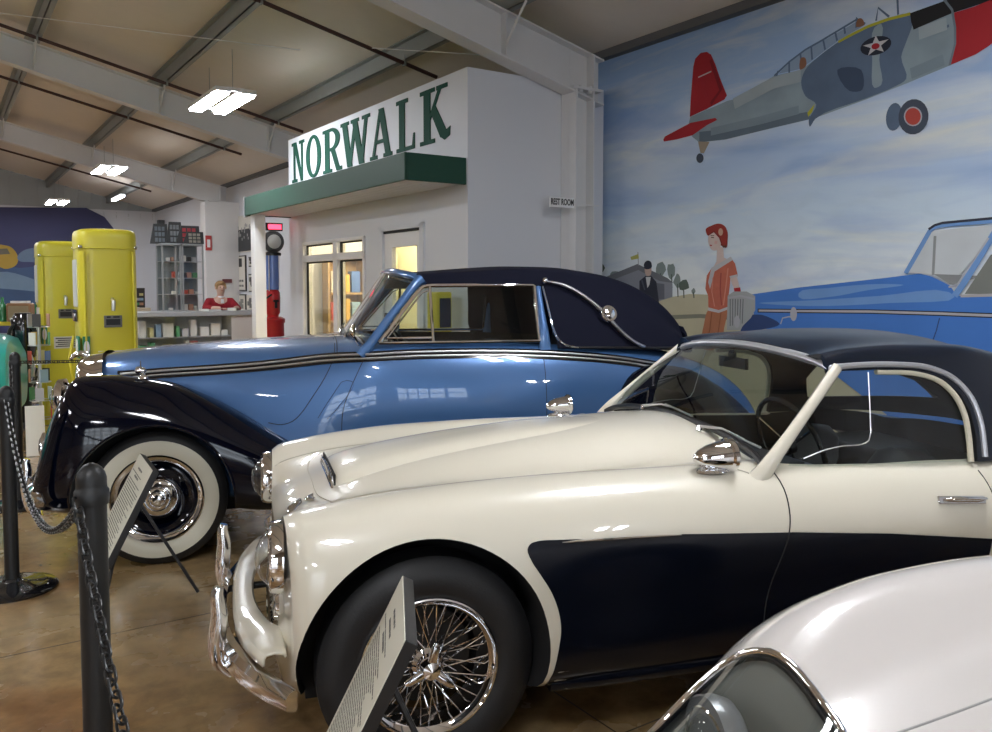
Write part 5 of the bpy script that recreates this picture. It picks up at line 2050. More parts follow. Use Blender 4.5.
# ---- wheels with whitewalls
HUBC = [(.0, .105), (.020, .104), (.034, .098), (.040, .088), (.052, .086), (.060, .080), (.066, .070), (.080, .066), (.092, .060), (.104, .046), (.110, .034)]
for (x, sg) in ((0, -1), (2.83, -1), (0, 1), (2.83, 1)):
    h = wheel_disc(blu, 'wheel', sg * .635, x, .3555, .3555, .165, .213, 'disc', sg, ww=True)
    s = sg
    MB().lathe([(.222, .076), (.218, .060), (.205, .052), (.190, .036), (.176, .022), (.150, .012), (.128, .020), (.112, .034), (.0, .034), (.0, .02), (.21, -.06)], (0, 0, 0), (0, s, 0), 56).build('disc', FENDER, h)
    MB().lathe([(.232, .070), (.236, .080), (.228, .086), (.214, .080), (.200, .066), (.194, .052), (.205, .050), (.22, .066)], (0, 0, 0), (0, s, 0), 56, closed=True).build('trim_ring', CHROME, h)
    MB().lathe([(r_ * 1.02, y_ - .005) for r_, y_ in HUBC], (0, 0, 0), (0, s, 0), 48).build('hubcap', CHROME, h)
MB().cyl((0, -.6, .3555), (0, .6, .3555), .03, n=10).cyl((2.83, -.6, .3555), (2.83, .6, .3555), .03, n=10).build('axle', BLACK, blu)


# ---- folding hood (fabric), cut open at the windows
def hoodrow(x, zc, zr, yr, zl, yl, zm=None, ym=None, dx=0):
    zm = zm or (zr + zl) / 2
    ym = ym or (yr + yl) / 2
    return [(x, 0, zc), (x, -.22, zc - .006), (x, -.40, zc - .026), (x + dx * .3, -(yr - .03), (zc + zr) / 2 + .012), (x + dx * .6, -yr - .004, zr - .02), (x + dx, -ym - .012, zm), (x + dx, -yl, zl)]


HRW = [hoodrow(1.405, 1.562, 1.508, .52, 1.12, .69), hoodrow(1.55, 1.574, 1.508, .54, 1.12, .70), hoodrow(1.80, 1.594, 1.512, .56, 1.12, .71), hoodrow(2.05, 1.606, 1.515, .57, 1.115, .715), hoodrow(2.30, 1.603, 1.505, .575, 1.11, .712),
       hoodrow(2.52, 1.578, 1.47, .57, 1.10, .70), hoodrow(2.70, 1.535, 1.41, .555, 1.095, .685), hoodrow(2.86, 1.465, 1.34, .53, 1.09, .66), hoodrow(2.98, 1.385, 1.28, .50, 1.085, .63), hoodrow(3.08, 1.29, 1.21, .46, 1.07, .59), hoodrow(3.16, 1.19, 1.14, .40, 1.06, .52), hoodrow(3.19, 1.10, 1.08, .34, 1.05, .42)]
rows = []
for r_ in HRW:
    far = [Vector((p[0], -p[1], p[2])) for p in r_[1:]]
    rows.append(far[::-1] + [Vector(p) for p in r_])
v1, f1 = loft(rows, nv=5, step=.04, closed=False)
FSK = Skin(v1, f1)
hd = mk('folding_hood', v1, f1, [CLOTH_NAVY, mat('hood_lining', (.03, .03, .035), .9)], None)
so = hd.modifiers.new('s', 'SOLIDIFY')
so.thickness = .02
so.offset = -1
boolean(hd, [])
wo = [(1.0, .9), (1.0, 1.30), (1.40, 1.488), (1.60, 1.490), (1.9, 1.488), (2.145, 1.484), (2.165, 1.34), (2.18, 1.20), (2.20, 1.15), (2.20, .9)]
wo2 = [(1.0, .9), (1.0, 1.30), (1.40, 1.488), (1.60, 1.490), (1.95, 1.486), (1.97, 1.34), (1.98, 1.20), (2.0, 1.15), (2.0, .9)]
boolean(hd, [MB().prism(wo, lambda u, v_: Vector((u, -1.2, v_)), (0, 1.2, 0)).build('cutter', MATS['hood_lining']),
             MB().prism(wo2, lambda u, v_: Vector((u, 0.001, v_)), (0, 1.2, 0)).build('cutter', MATS['hood_lining'])])
hd.parent = blu
hd['label'] = 'navy canvas folding hood'

# windscreen: blue frame, glass and pillars
wb = [(1.10, -.675, 1.125), (1.085, -.60, 1.160), (1.05, -.40, 1.180), (1.03, 0, 1.186)]
wb = wb + [(x, -y, z) for x, y, z in wb[-2::-1]]
wt = [(1.415, -.530, 1.480), (1.400, -.495, 1.515), (1.325, -.38, 1.545), (1.285, 0, 1.562)]
wt = wt + [(x, -y, z) for x, y, z in wt[-2::-1]]
WB = resample(curve([Vector(p) for p in wb], .04), 29)
WT = resample(curve([Vector(p) for p in wt], .04), 29)
vs, fs = [], []
for i in range(29):
    for j in range(7):
        vs.append(WB[i].lerp(WT[i], j / 6))
for i in range(28):
    for j in range(6):
        a = i * 7 + j
        fs.append((a, a + 1, a + 8, a + 7))
bws = mk('windscreen', vs, fs, GLASS_CAR, blu)
MB().tube([p + Vector((.02, 0, .005)) for p in WT], .030, 12, flat=.75, up=(0, 0, 1)).build('header_rail', BLUE, bws)
MB().tube([p + Vector((-.004, 0, -.026)) for p in WT], .008, 8).build('header_chrome', CHROME, bws)
MB().tube(WB, .013, 8).build('screen_seal', BLACK, bws)
MB().tube([WB[14], WT[14]], .007, 8).build('centre_bar', CHROME_D, bws)
for sg in (-1, 1):
    pl = curve([Vector((1.060, sg * .685, 1.09)), Vector((1.115, sg * .675, 1.150)), Vector((1.23, sg * .628, 1.295)), Vector((1.33, sg * .585, 1.415)), Vector((1.385, sg * .555, 1.482)), Vector((1.43, sg * .525, 1.520))], .03)
    MB().tube(pl, [.030 - .006 * math.sin(PI * i / len(pl)) for i in range(len(pl))], 12, flat=.62, up=(0, 1, 0)).build('windscreen_pillar', BLUE, blu)
    # chrome window frame
    wfp = [(1.165, 1.160), (1.30, 1.325), (1.40, 1.445), (1.43, 1.472), (1.48, 1.480)]

    def wy(z):
        return sg * (.690 - .30 * (z - 1.15) - .12 * (z - 1.15) ** 2)
    fr_ = MB()
    up1 = curve([Vector(p) for p in wfp], .03)
    loop = [(p.x, p.y) for p in up1] + [(1.8, 1.482), (2.085, 1.482), (2.092, 1.476), (2.092, 1.155)]
    fr_.tube([(x, wy(z), z) for x, z in loop], .011, 8)
    fr_.tube([(1.165, wy(1.158), 1.158), (2.092, wy(1.155), 1.155)], .010, 8)
    dv = fr_.build('window_frame', CHROME, blu)
    # quarter light frame
    q_ = MB().tube([(1.468, wy(1.475), 1.475), (1.468, wy(1.165), 1.165)], .009, 8)
    q_.tube([(1.21, wy(1.185) + sg * .004, 1.185), (1.33, wy(1.33) + sg * .004, 1.33), (1.42, wy(1.44) + sg * .004, 1.438), (1.455, wy(1.45), 1.452)], .005, 6)
    q_.tube([(1.21, wy(1.185) + sg * .004, 1.185), (1.46, wy(1.185) + sg * .004, 1.185)], .006, 6)
    q_.build('quarter_light_frame', CHROME, dv)
    gl_ = MB()
    gp = [(1.17, 1.16), (1.42, 1.462), (1.48, 1.478), (2.085, 1.48), (2.09, 1.16)]
    g3 = [(x, wy(z), z) for x, z in gp]
    gl_.add(g3, [(0, 1, 2, 3, 4)])
    gl_.build('side_window', GLASS_CAR, dv, smooth=False)
    # blue post behind the door glass and chrome edge of the hood quarter
    bp = [Vector((2.125, wy(1.14) + sg * .004, 1.10)), Vector((2.124, wy(1.20) + sg * .004, 1.20)), Vector((2.120, wy(1.34) + sg * .004, 1.34)), Vector((2.115, wy(1.47) + sg * .004, 1.475))]
    MB().tube(curve(bp, .04), [.036, .034, .031, .028, .025, .022, .020, .018, .016, .016, .016][:len(curve(bp, .04))] + [.016] * max(0, len(curve(bp, .04)) - 11), 10, flat=.6, up=(0, 1, 0)).build('door_post', BLUE, blu)
    qe = [(2.140, 1.472), (2.150, 1.40), (2.160, 1.32), (2.172, 1.24), (2.195, 1.170), (2.24, 1.128), (2.32, 1.112)]
    FSK.line(qe, .006, 'side', sg, .006, .02, n=8).build('hood_edge_trim', CHROME, hd)
    he = [(2.32, 1.112), (2.6, 1.104), (2.85, 1.094), (3.0, 1.09)]
    FSK.line(he, .008, 'side', sg, .004, .03, n=8).build('hood_piping', BLACK, hd)
    # pram iron: S-shaped double chrome bar with round joint
    pi_ = [(2.150, 1.502), (2.26, 1.478), (2.36, 1.425), (2.45, 1.355), (2.52, 1.285), (2.58, 1.215), (2.66, 1.145), (2.76, 1.095), (2.88, 1.065)]
    PI_ = []
    for x, z in [(p.x, p.y) for p in curve([Vector(q) for q in pi_], .02)]:
        q, nn = FSK.side(x, z, sg, .020)
        if q is None:
            q, nn = BSK.side(x, z, sg, .028)
        if q is not None:
            PI_.append(q)
    n_ = len(PI_)
    for q in range(3):
        PI_ = [PI_[0]] + [(PI_[i - 1] + PI_[i] * 2 + PI_[i + 1]) / 4 for i in range(1, n_ - 1)] + [PI_[-1]]
    ir = MB().tube(PI_, [.010 + .012 * math.sin(PI * (i + 1) / (n_ + 1)) for i in range(n_)], 10, flat=.6).build('pram_iron', CHROME_D, hd)
    MB().tube([p + Vector((0, sg * .008, .003)) for p in PI_[2:-2]], .004, 6).build('iron_rib', CHROME, ir)
    kp, kn = FSK.side(2.525, 1.30, sg, .022)
    MB().lathe([(.0, -.01), (.054, -.01), (.056, .008), (.050, .018), (.036, .018), (.032, .028), (.014, .034), (.0, .035)], kp, kn, 32).build('iron_joint', CHROME, ir)
    ep, en = FSK.side(2.155, 1.502, sg, .022)
    MB().ball(ep, .020).build('iron_knob', CHROME, ir)
    # lower end of the iron: small curved stay
    st_ = [(2.62, 1.118), (2.74, 1.085), (2.9, 1.10), (3.02, 1.15)]
    # trim on the hood back
# door mirror on the near side screen pillar base
mp_ = Vector((1.03, -.66, 1.165))
mm = MB().tube([mp_ + Vector((.03, .02, -.02)), mp_ + Vector((0, 0, .03))], .007, 8).build('mirror_arm', CHROME, blu)
MB().lathe([(.0, -.02), (.03, -.016), (.045, 0), (.047, .008), (.0, .006)], mp_ + Vector((-.005, 0, .055)), Vector((1, -.2, 0)), 24).build('mirror_head', CHROME, mm)
# wiper pair
for y0 in (-.30, .12):
    p0 = BSK.top(1.015, y0, .004)[0]
    wp = MB().cyl(p0, p0 + Vector((0, 0, .02)), .011, .007, 10).build('wiper', CHROME, blu)
    MB().tube([p0 + Vector((0, 0, .016)), p0 + Vector((.04, .13, .05)), p0 + Vector((.05, .26, .06))], [.005, .004, .003], 6).build('wiper_arm', CHROME, wp)
# dashboard, seats, wheel
MB().prism([(1.07, -.62), (1.30, -.62), (1.30, .62), (1.07, .62)], lambda u, v_: Vector((u, v_, 1.0)), (0, 0, .14)).build('dashboard', mat('walnut', (.10, .045, .02), .25, coat=.8, var=.3, vscale=12), blu)
for sg in (-1, 1):
    seat(blu, 1.72, sg * .30, .48, .52, .50, .55, LEATHER)
rs_ = []
for k in range(1):
    o_ = empty('rear', (0, 0, 0), 0, blu)
    bpy.data.objects.remove(o_)
rb_ = MB().box(2.15, 2.62, -.60, .60, .38, .78)
rso = rb_.build('rear_seat', LEATHER, blu, bevel=.05)
MB().obox((2.62, 0, 1.0), (.06, 0, .01), (0, .58, 0), (.04, 0, .26)).build('rear_backrest', LEATHER, rso, bevel=.04)
swc = Vector((1.42, .32, 1.10))
axs = Vector((1, 0, .45)).normalized()
sw = MB().torus(swc, axs, .205, .011, 40, 8).build('steering_wheel', BLACKG, blu)
x_, y_, _ = frame_for(axs)
s2 = MB()
for t in (90, 210, 330):
    s2.tube([swc, swc + (x_ * math.cos(R(t)) + y_ * math.sin(R(t))) * .2], .006, 6)
s2.each('wheel_spoke', CHROME, sw)
MB().box(-.08, .08, -.005, .005, -.03, .03).build('rear_view_mirror', BLACK, blu).location = (1.36, 0, 1.49)
for sg in (-1, 1):
    MB().lathe([(.03, -.02), (.034, 0), (.02, .03), (0, .036)], (3.62, sg * .60, .50), (1, 0, 0), 18).build('tail_lamp', MATS['red_lens'], blu)
MB().tube([(3.86 - .14 * abs(-1 + .1 * i) ** 2.6, .78 * (-1 + .1 * i), .45) for i in range(21)], .045, 10, flat=1.2).build('rear_bumper', CHROME, blu)

# the car is a touch longer behind the scuttle
def stretch(x):
    return x + .018 * max(0, x - .6)


for ch in list(blu.children):
    if ch.name.startswith('wheel'):
        ch.location.x = stretch(ch.location.x)
        continue
    st_ = [ch] + list(ch.children_recursive)
    for o_ in st_:
        if o_.type == 'MESH':
            off = o_.matrix_basis.translation.x
            for v__ in o_.data.vertices:
                v__.co.x = stretch(v__.co.x + off) - off
# ================================================================== WHITE CAR NOSE, BOTTOM RIGHT
EX, EY, ETH = .6544, 1.2559, R(17)
ety = empty('white_sports_car', (EX, EY, 0), ETH)
tag(ety, 'white sports car with a glass-covered headlamp, cut off by the lower right corner', 'car')


def erow(x, z0, a, b, c, d, w_, l_, bt, zb=.17):
    return [(x, 0, z0), (x, -a[0], a[1]), (x, -b[0], b[1]), (x, -c[0], c[1]), (x, -d[0], d[1]), (x, -w_[0], w_[1]), (x, -l_[0], l_[1]), (x, -bt[0], bt[1]), (x, 0, zb)]


ER = [
    erow(-.56, .455, (.12, .452), (.20, .445), (.24, .435), (.26, .425), (.26, .41), (.24, .395), (.15, .385), .38),
    erow(-.53, .50, (.15, .495), (.26, .485), (.33, .47), (.37, .45), (.38, .41), (.36, .36), (.25, .33), .32),
    erow(-.45, .530, (.14, .528), (.22, .520), (.32, .508), (.40, .475), (.47, .41), (.47, .34), (.40, .26), .24),
    erow(-.33, .568, (.14, .566), (.23, .560), (.36, .555), (.46, .505), (.55, .42), (.57, .34), (.50, .24), .20),
    erow(-.18, .605, (.14, .604), (.24, .604), (.395, .615), (.505, .555), (.615, .44), (.64, .35), (.58, .23)),
    erow(.0, .645, (.15, .644), (.26, .657), (.42, .712), (.555, .655), (.69, .49), (.72, .37), (.66, .22)),
    erow(.10, .665, (.16, .660), (.28, .680), (.45, .760), (.59, .70), (.725, .52), (.75, .38), (.69, .21)),
    erow(.25, .690, (.18, .684), (.32, .705), (.475, .802), (.63, .73), (.78, .55), (.79, .39), (.73, .20)),
    erow(.45, .720, (.19, .714), (.33, .722), (.485, .826), (.64, .765), (.80, .575), (.81, .40), (.74, .19)),
    erow(.70, .750, (.20, .744), (.33, .75), (.475, .838), (.64, .78), (.815, .59), (.82, .40), (.75, .18)),
    erow(1.1, .795, (.20, .79), (.33, .785), (.46, .825), (.63, .775), (.825, .60), (.83, .40), (.76, .18)),
    erow(1.5, .83, (.2, .825), (.35, .815), (.48, .815), (.63, .77), (.825, .60), (.83, .40), (.76, .18)),
    erow(2.3, .83, (.2, .83), (.35, .825), (.49, .82), (.64, .78), (.82, .60), (.82, .40), (.75, .18)),
    erow(3.0, .84, (.2, .84), (.35, .83), (.48, .815), (.62, .77), (.79, .6), (.79, .42), (.72, .22)),
    erow(3.5, .72, (.18, .715), (.31, .705), (.43, .69), (.54, .65), (.66, .55), (.66, .45), (.6, .33), .28),
    erow(3.8, .55, (.12, .548), (.22, .54), (.3, .53), (.38, .51), (.44, .48), (.44, .45), (.4, .42), .40),
]
ev, ef = loft(mirror_rows(ER), nv=5, step=.035)
ESK = Skin(ev, ef)
eb = mk('body', ev, ef, [WHITE_CAR, DARK], None)
fixn(eb)
cov = curve([Vector(p) for p in [(.0, .500), (.026, .445), (.048, .38), (.060, .30), (.045, .215), (-.03, .165), (-.13, .158), (-.24, .185), (-.31, .25), (-.335, .34), (-.315, .43), (-.25, .505), (-.16, .548), (-.07, .545)]], .02, closed=True)
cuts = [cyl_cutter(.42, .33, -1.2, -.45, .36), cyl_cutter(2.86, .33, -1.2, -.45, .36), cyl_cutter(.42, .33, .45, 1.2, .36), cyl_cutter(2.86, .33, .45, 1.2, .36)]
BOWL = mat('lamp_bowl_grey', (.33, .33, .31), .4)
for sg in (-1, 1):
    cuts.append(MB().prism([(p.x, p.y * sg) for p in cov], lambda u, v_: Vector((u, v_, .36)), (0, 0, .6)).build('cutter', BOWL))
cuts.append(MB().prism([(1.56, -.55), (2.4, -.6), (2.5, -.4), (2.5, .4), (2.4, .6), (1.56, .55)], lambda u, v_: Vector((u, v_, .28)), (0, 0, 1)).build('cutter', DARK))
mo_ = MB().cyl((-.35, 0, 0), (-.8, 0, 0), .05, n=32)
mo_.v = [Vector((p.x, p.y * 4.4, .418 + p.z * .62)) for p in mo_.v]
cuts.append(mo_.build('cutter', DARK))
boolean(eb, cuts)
eb.parent = ety
for sg in (-1, 1):
    o2 = [(p.x, p.y * sg) for p in cov]
    P = [ESK.top(x, y, .001)[0] for x, y in o2]
    rim = MB().tube(P, .0085, 10, closed=True).build('headlamp_rim', CHROME, ety)
    ESK.panel('headlamp_cover', o2, glass('cover_glass', (.80, .82, .80), 1.0), rim, .002, .03, 'top')
    gk = [ESK.top(-.13 + (x + .13) * .93, sg * (.355 + (abs(y) - .355) * .92), -.004)[0] for x, y in o2]
    MB().tube(gk, .006, 8, closed=True).build('rubber_seal', BLACK, rim)
    # lamp with its long chromed shroud inside the cover
    lc = Vector((-.085, sg * .445, .540))
    fw2 = Vector((-1, 0, .06)).normalized()
    hl_ = headlamp(ety, lc, .083, .045, fw2)
    shr = []
    for x, rr in ((-.10, .086), (-.07, .085), (-.045, .075), (-.030, .05), (-.024, .01)):
        shr.append([(x, lc.y + rr * math.cos(t), lc.z + .004 + rr * math.sin(t) * 1.15) for t in [2 * PI * k / 12 for k in range(12)]])
    v1, f1 = loft(shr, 3, .02)
    mk('lamp_shroud', v1, f1, mat('silver_enamel', (.42, .43, .46), .3, metal=.5), hl_)
# bonnet louvre-less seam beads along the wing tops
for sg in (-1, 1):
    ESK.line([(-.30, sg * .20), (.0, sg * .19), (.25, sg * .185), (.6, sg * .19), (1.1, sg * .21), (1.45, sg * .24)], .0028, 'top', off=.0).build('bonnet_seam', mat('seam_grey', (.30, .30, .29), .5), ety)
ESK.line([(1.5, -.62), (1.53, -.3), (1.54, 0), (1.53, .3), (1.5, .62)], .003, 'top').build('bonnet_edge', SEAM, ety)
for sg in (-1, 1):
    ESK.line([(1.30, .74), (1.32, .6), (1.33, .4), (1.33, .25)], .0025, 'side', sg).build('shut_line', SEAM, ety)
    MB().tube([(-.50, sg * .30, .36), (-.42, sg * .46, .36), (-.28, sg * .60, .36), (-.12, sg * .69, .36)], .024, 10, flat=1.2, up=(0, 0, 1)).build('bumper', CHROME, ety)
for x, sg in ((.42, -1), (2.86, -1), (.42, 1), (2.86, 1)):
    h = wheel_disc(ety, 'wheel', sg * .66, x, .32, .32, .165, .2, 'disc', sg)
    MB().lathe([(.20, .07), (.19, .04), (.12, .02), (.05, .05), (0, .055)], (0, 0, 0), (0, sg, 0), 40).build('disc', CHROME_D, h)
MB().box(-.2, 3.4, -.42, .42, .14, .24).build('underbody', DARK, ety)
wsb = [Vector((1.45 + .10 * abs(t) ** 2, t * .62, .84 - .04 * t * t)) for t in [-1 + .1 * i for i in range(21)]]
wst = [Vector((1.78 + .06 * abs(t) ** 2, t * .54, 1.16 - .05 * t * t)) for t in [-1 + .1 * i for i in range(21)]]
vs = [p for ab in zip(wsb, wst) for p in ab]
wso = mk('windscreen', vs, [(2 * i, 2 * i + 1, 2 * i + 3, 2 * i + 2) for i in range(20)], GLASS_CAR, ety)
MB().tube(wst + [], .010, 8).tube([wst[0], wsb[0]], .010, 8).tube([wst[-1], wsb[-1]], .010, 8).build('screen_frame', CHROME, wso)
for sg in (-1, 1):
    seat(ety, 2.05, sg * .30, .26, .44, .44, .46, LEATHER)
# ================================================================== POSTS AND CHAIN
POSTM = mat('black_powder_coat', (0.007, 0.0075, 0.008), 0.45, bump=.05, bscale=300)
CHAINM = mat('black_chain', (0.012, 0.013, 0.014), 0.35, metal=.2)


def post(x, y, h, label):
    r = empty('barrier_post', (x, y, 0))
    MB().lathe([(.0, .0), (.200, .0), (.201, .010), (.192, .020), (.140, .030), (.07, .036), (.045, .046), (.040, .058), (.0, .058)], n=44).build('base', BLACKG, r)
    MB().lathe([(.0325, .05), (.0325, h - .085), (.0, h - .085)], n=28).build('tube', POSTM, r)
    MB().lathe([(.0, h - .10), (.037, h - .098), (.0385, h - .085), (.0385, h - .066), (.034, h - .060), (.0335, h - .050), (.0335, h - .036), (.030, h - .024), (.024, h - .013), (.015, h - .005), (.006, h - .001), (.0, h)], n=28).build('cap', POSTM, r)
    tag(r, label, 'barrier post', 'chain barrier posts')
    return r


P1 = hit(91, 470, (0, 1.94, 0), (0, 1, 0))
pts_ = [(P1.x, 1.94, 1.065)]
d_ = -UA * 2.55
p2 = Vector((-2.36, 4.0, 0))
p3 = Vector((-2.50, 5.45, 0))
p3 = hit(17.5, 440, (0, 5.55, 0), (0, 1, 0))
p3.z = 0
P1.z = 0
p4 = P1 + Vector((1.44, -2.15, 0))
posts = [(P1, 1.065, 'nearest black barrier post, with a round cap, standing in the left foreground'), (p2, 1.0, 'black barrier post with a round base at the left edge'), (p3, 1.04, 'farther black barrier post by the yellow pumps'), (p4, 1.065, 'black barrier post outside the view beside the camera')]
for p, h, lab in posts:
    post(p.x, p.y, h, lab)

link_me = None


def chain(A, B, sag, label, pitch=.030, skew=0):
    global link_me
    root = empty('barrier_chain', A)
    tag(root, label, 'chain')
    A, B = Vector(A), Vector(B)
    L = (B - A).length
    n0 = 400
    path = [A.lerp(B, i / n0) - Vector((0, 0, 4 * sag * (i / n0) * (1 - i / n0))) for i in range(n0 + 1)]
    tot = sum((path[i + 1] - path[i]).length for i in range(n0))
    n = int(tot / pitch)
    n = min(n, 98)
    pth = resample(path, n + 1)
    pitch = tot / n
    if link_me is None:
        mb = MB()
        R_, r_ = .0105, .0032
        half = .0115
        p = []
        for k in range(8):
            a = -PI / 2 + PI * k / 7
            p.append((half + R_ * math.cos(a), R_ * math.sin(a), 0))
        for k in range(8):
            a = PI / 2 + PI * k / 7
            p.append((-half + R_ * math.cos(a), R_ * math.sin(a), 0))
        mb.tube(p, r_, 8, closed=True)
        o = mb.build('link', CHAINM, root)
        link_me = o.data
        bpy.data.objects.remove(o)
    for i in range(n):
        d = (pth[i + 1] - pth[i]).normalized()
        c = (pth[i] + pth[i + 1]) / 2 - A
        x, y, _ = frame_for(d)
        ang = (PI / 4 if i % 2 else -PI / 4)
        yy = x * math.cos(ang) + y * math.sin(ang)
        zz = d.cross(yy)
        o = bpy.data.objects.new('link', link_me)
        COL.objects.link(o)
        o.parent = root
        sc = pitch / .030 * 1.0
        M = Matrix((d * sc, yy, zz)).transposed().to_4x4()
        M.translation = c
        o.matrix_local = M
    return root


up = lambda p, h: Vector((p.x, p.y, h))
q1 = up(P1, .985) + Vector((-.018, -.036, 0))
chain(q1, up(p4, .98), .52, 'black chain hanging from the nearest barrier post towards the bottom of the photo')
chain(up(p2, .93) + Vector((.02, -.035, 0)), up(P1, .985) + Vector((-.030, .03, 0)), .30, 'black chain sagging between the left edge post and the nearest post')
chain(up(p3, .97) + Vector((.035, 0, 0)), Vector((-1.75, 7.15, .99)), .04, 'short taut black chain in front of the yellow pumps')
chain(up(p3, .97) + Vector((-.01, -.035, 0)), up(p2, .94) + Vector((0, .035, 0)), .40, 'black chain between the two posts at the left edge')


# ================================================================== SIGN BOARDS ON EASELS
def easel_sign(label, far, near, lowf, lown, ext, lines, seed):
    """board given by its top edge (far, near) and the direction down the slope"""
    rnd = random.Random(seed)
    far, near, lowf, lown = map(Vector, (far, near, lowf, lown))
    down = ((lowf - far) + (lown - near)) / 2
    down = down.normalized()
    acr = (near - far).normalized()
    W = (near - far).length
    nrm = acr.cross(down).normalized()
    if nrm.z < 0:
        nrm = -nrm
    base_ = (far + near) / 2
    root = empty('sign_board', (base_.x + down.x * .15, base_.y + down.y * .15, 0))
    O = Vector(root.location)
    tag(root, label, 'sign', 'car information signs')
    L = ext
    b = MB()
    c = far + acr * W / 2 + down * L / 2 - nrm * .016 - O
    b.obox(c, acr * W / 2, down * L / 2, nrm * .015)
    bo = b.build('board', BLACK, root, smooth=False, bevel=.002)
    s_ = MB().obox(far + acr * W / 2 + down * L / 2 - O, acr * (W / 2 - .001), down * (L / 2 - .001), nrm * .0012)
    s_.build('paper', mat('sign_paper', (.62, .60, .50), .6), bo, smooth=False)
    t = MB()
    y = .05
    k = 0
    while y < L - .03:
        x = .03
        title = k in lines
        end = W - .03 - (rnd.random() * .12 if not title else W * .35)
        if title:
            x = W * .3
        while x < end:
            w_ = rnd.uniform(.008, .035)
            w_ = min(w_, end - x)
            hh = .0022 if not title else .0045
            t.obox(far + acr * (x + w_ / 2) + down * y + nrm * .0016 - O, acr * (w_ / 2), down * hh, nrm * .0002)
            x += w_ + rnd.uniform(.003, .006)
        y += .0125 if not title else .026
        k += 1
    t.build('printed_text', mat('faint_ink', (.10, .10, .09), .8), bo, smooth=False)
    # ledge and tripod
    MB().obox(far + acr * W / 2 + down * (L + .006) + nrm * .004 - O, acr * (W / 2), down * .006, nrm * .022).build('ledge', BLACK, root, smooth=False)
    top = far + acr * W / 2 + down * .05 - nrm * .035
    bot = far + acr * W / 2 + down * (L * .98) - nrm * .035
    legs = MB()
    hd_ = Vector((down.x, down.y, 0)).normalized()
    la = bot + hd_ * .06
    for e in (-.16, .16):
        legs.tube([far + acr * (W / 2) + down * .08 - nrm * .04 - O, bot + acr * e - nrm * .005 - O, Vector((bot.x + hd_.x * .05 + acr.x * e * 1.2, bot.y + hd_.y * .05 + acr.y * e * 1.2, .006)) - O], .008, 8)
    rear = Vector((top.x, top.y, 0)) - hd_ * .20
    legs.tube([top + down * .12 - O, Vector((rear.x + acr.x * .10, rear.y + acr.y * .10, .006)) - O], .008, 8)
    legs.each('leg', BLACK, root)
    return root


easel_sign('information board on a tripod standing before the whitewall wheel of the blue car', (-1.765, 4.10, .65), (-1.555, 3.74, .645), (-1.905, 4.0, .32), (-1.725, 3.63, .255), .46, (0, 2), 3)
easel_sign('large information board standing against the wire wheel of the cream car', (-.251, 2.21, .70), (-.200, 1.80, .70), (-.44, 2.19, .31), (-.39, 1.77, .31), .50, (0, 1, 3), 5)
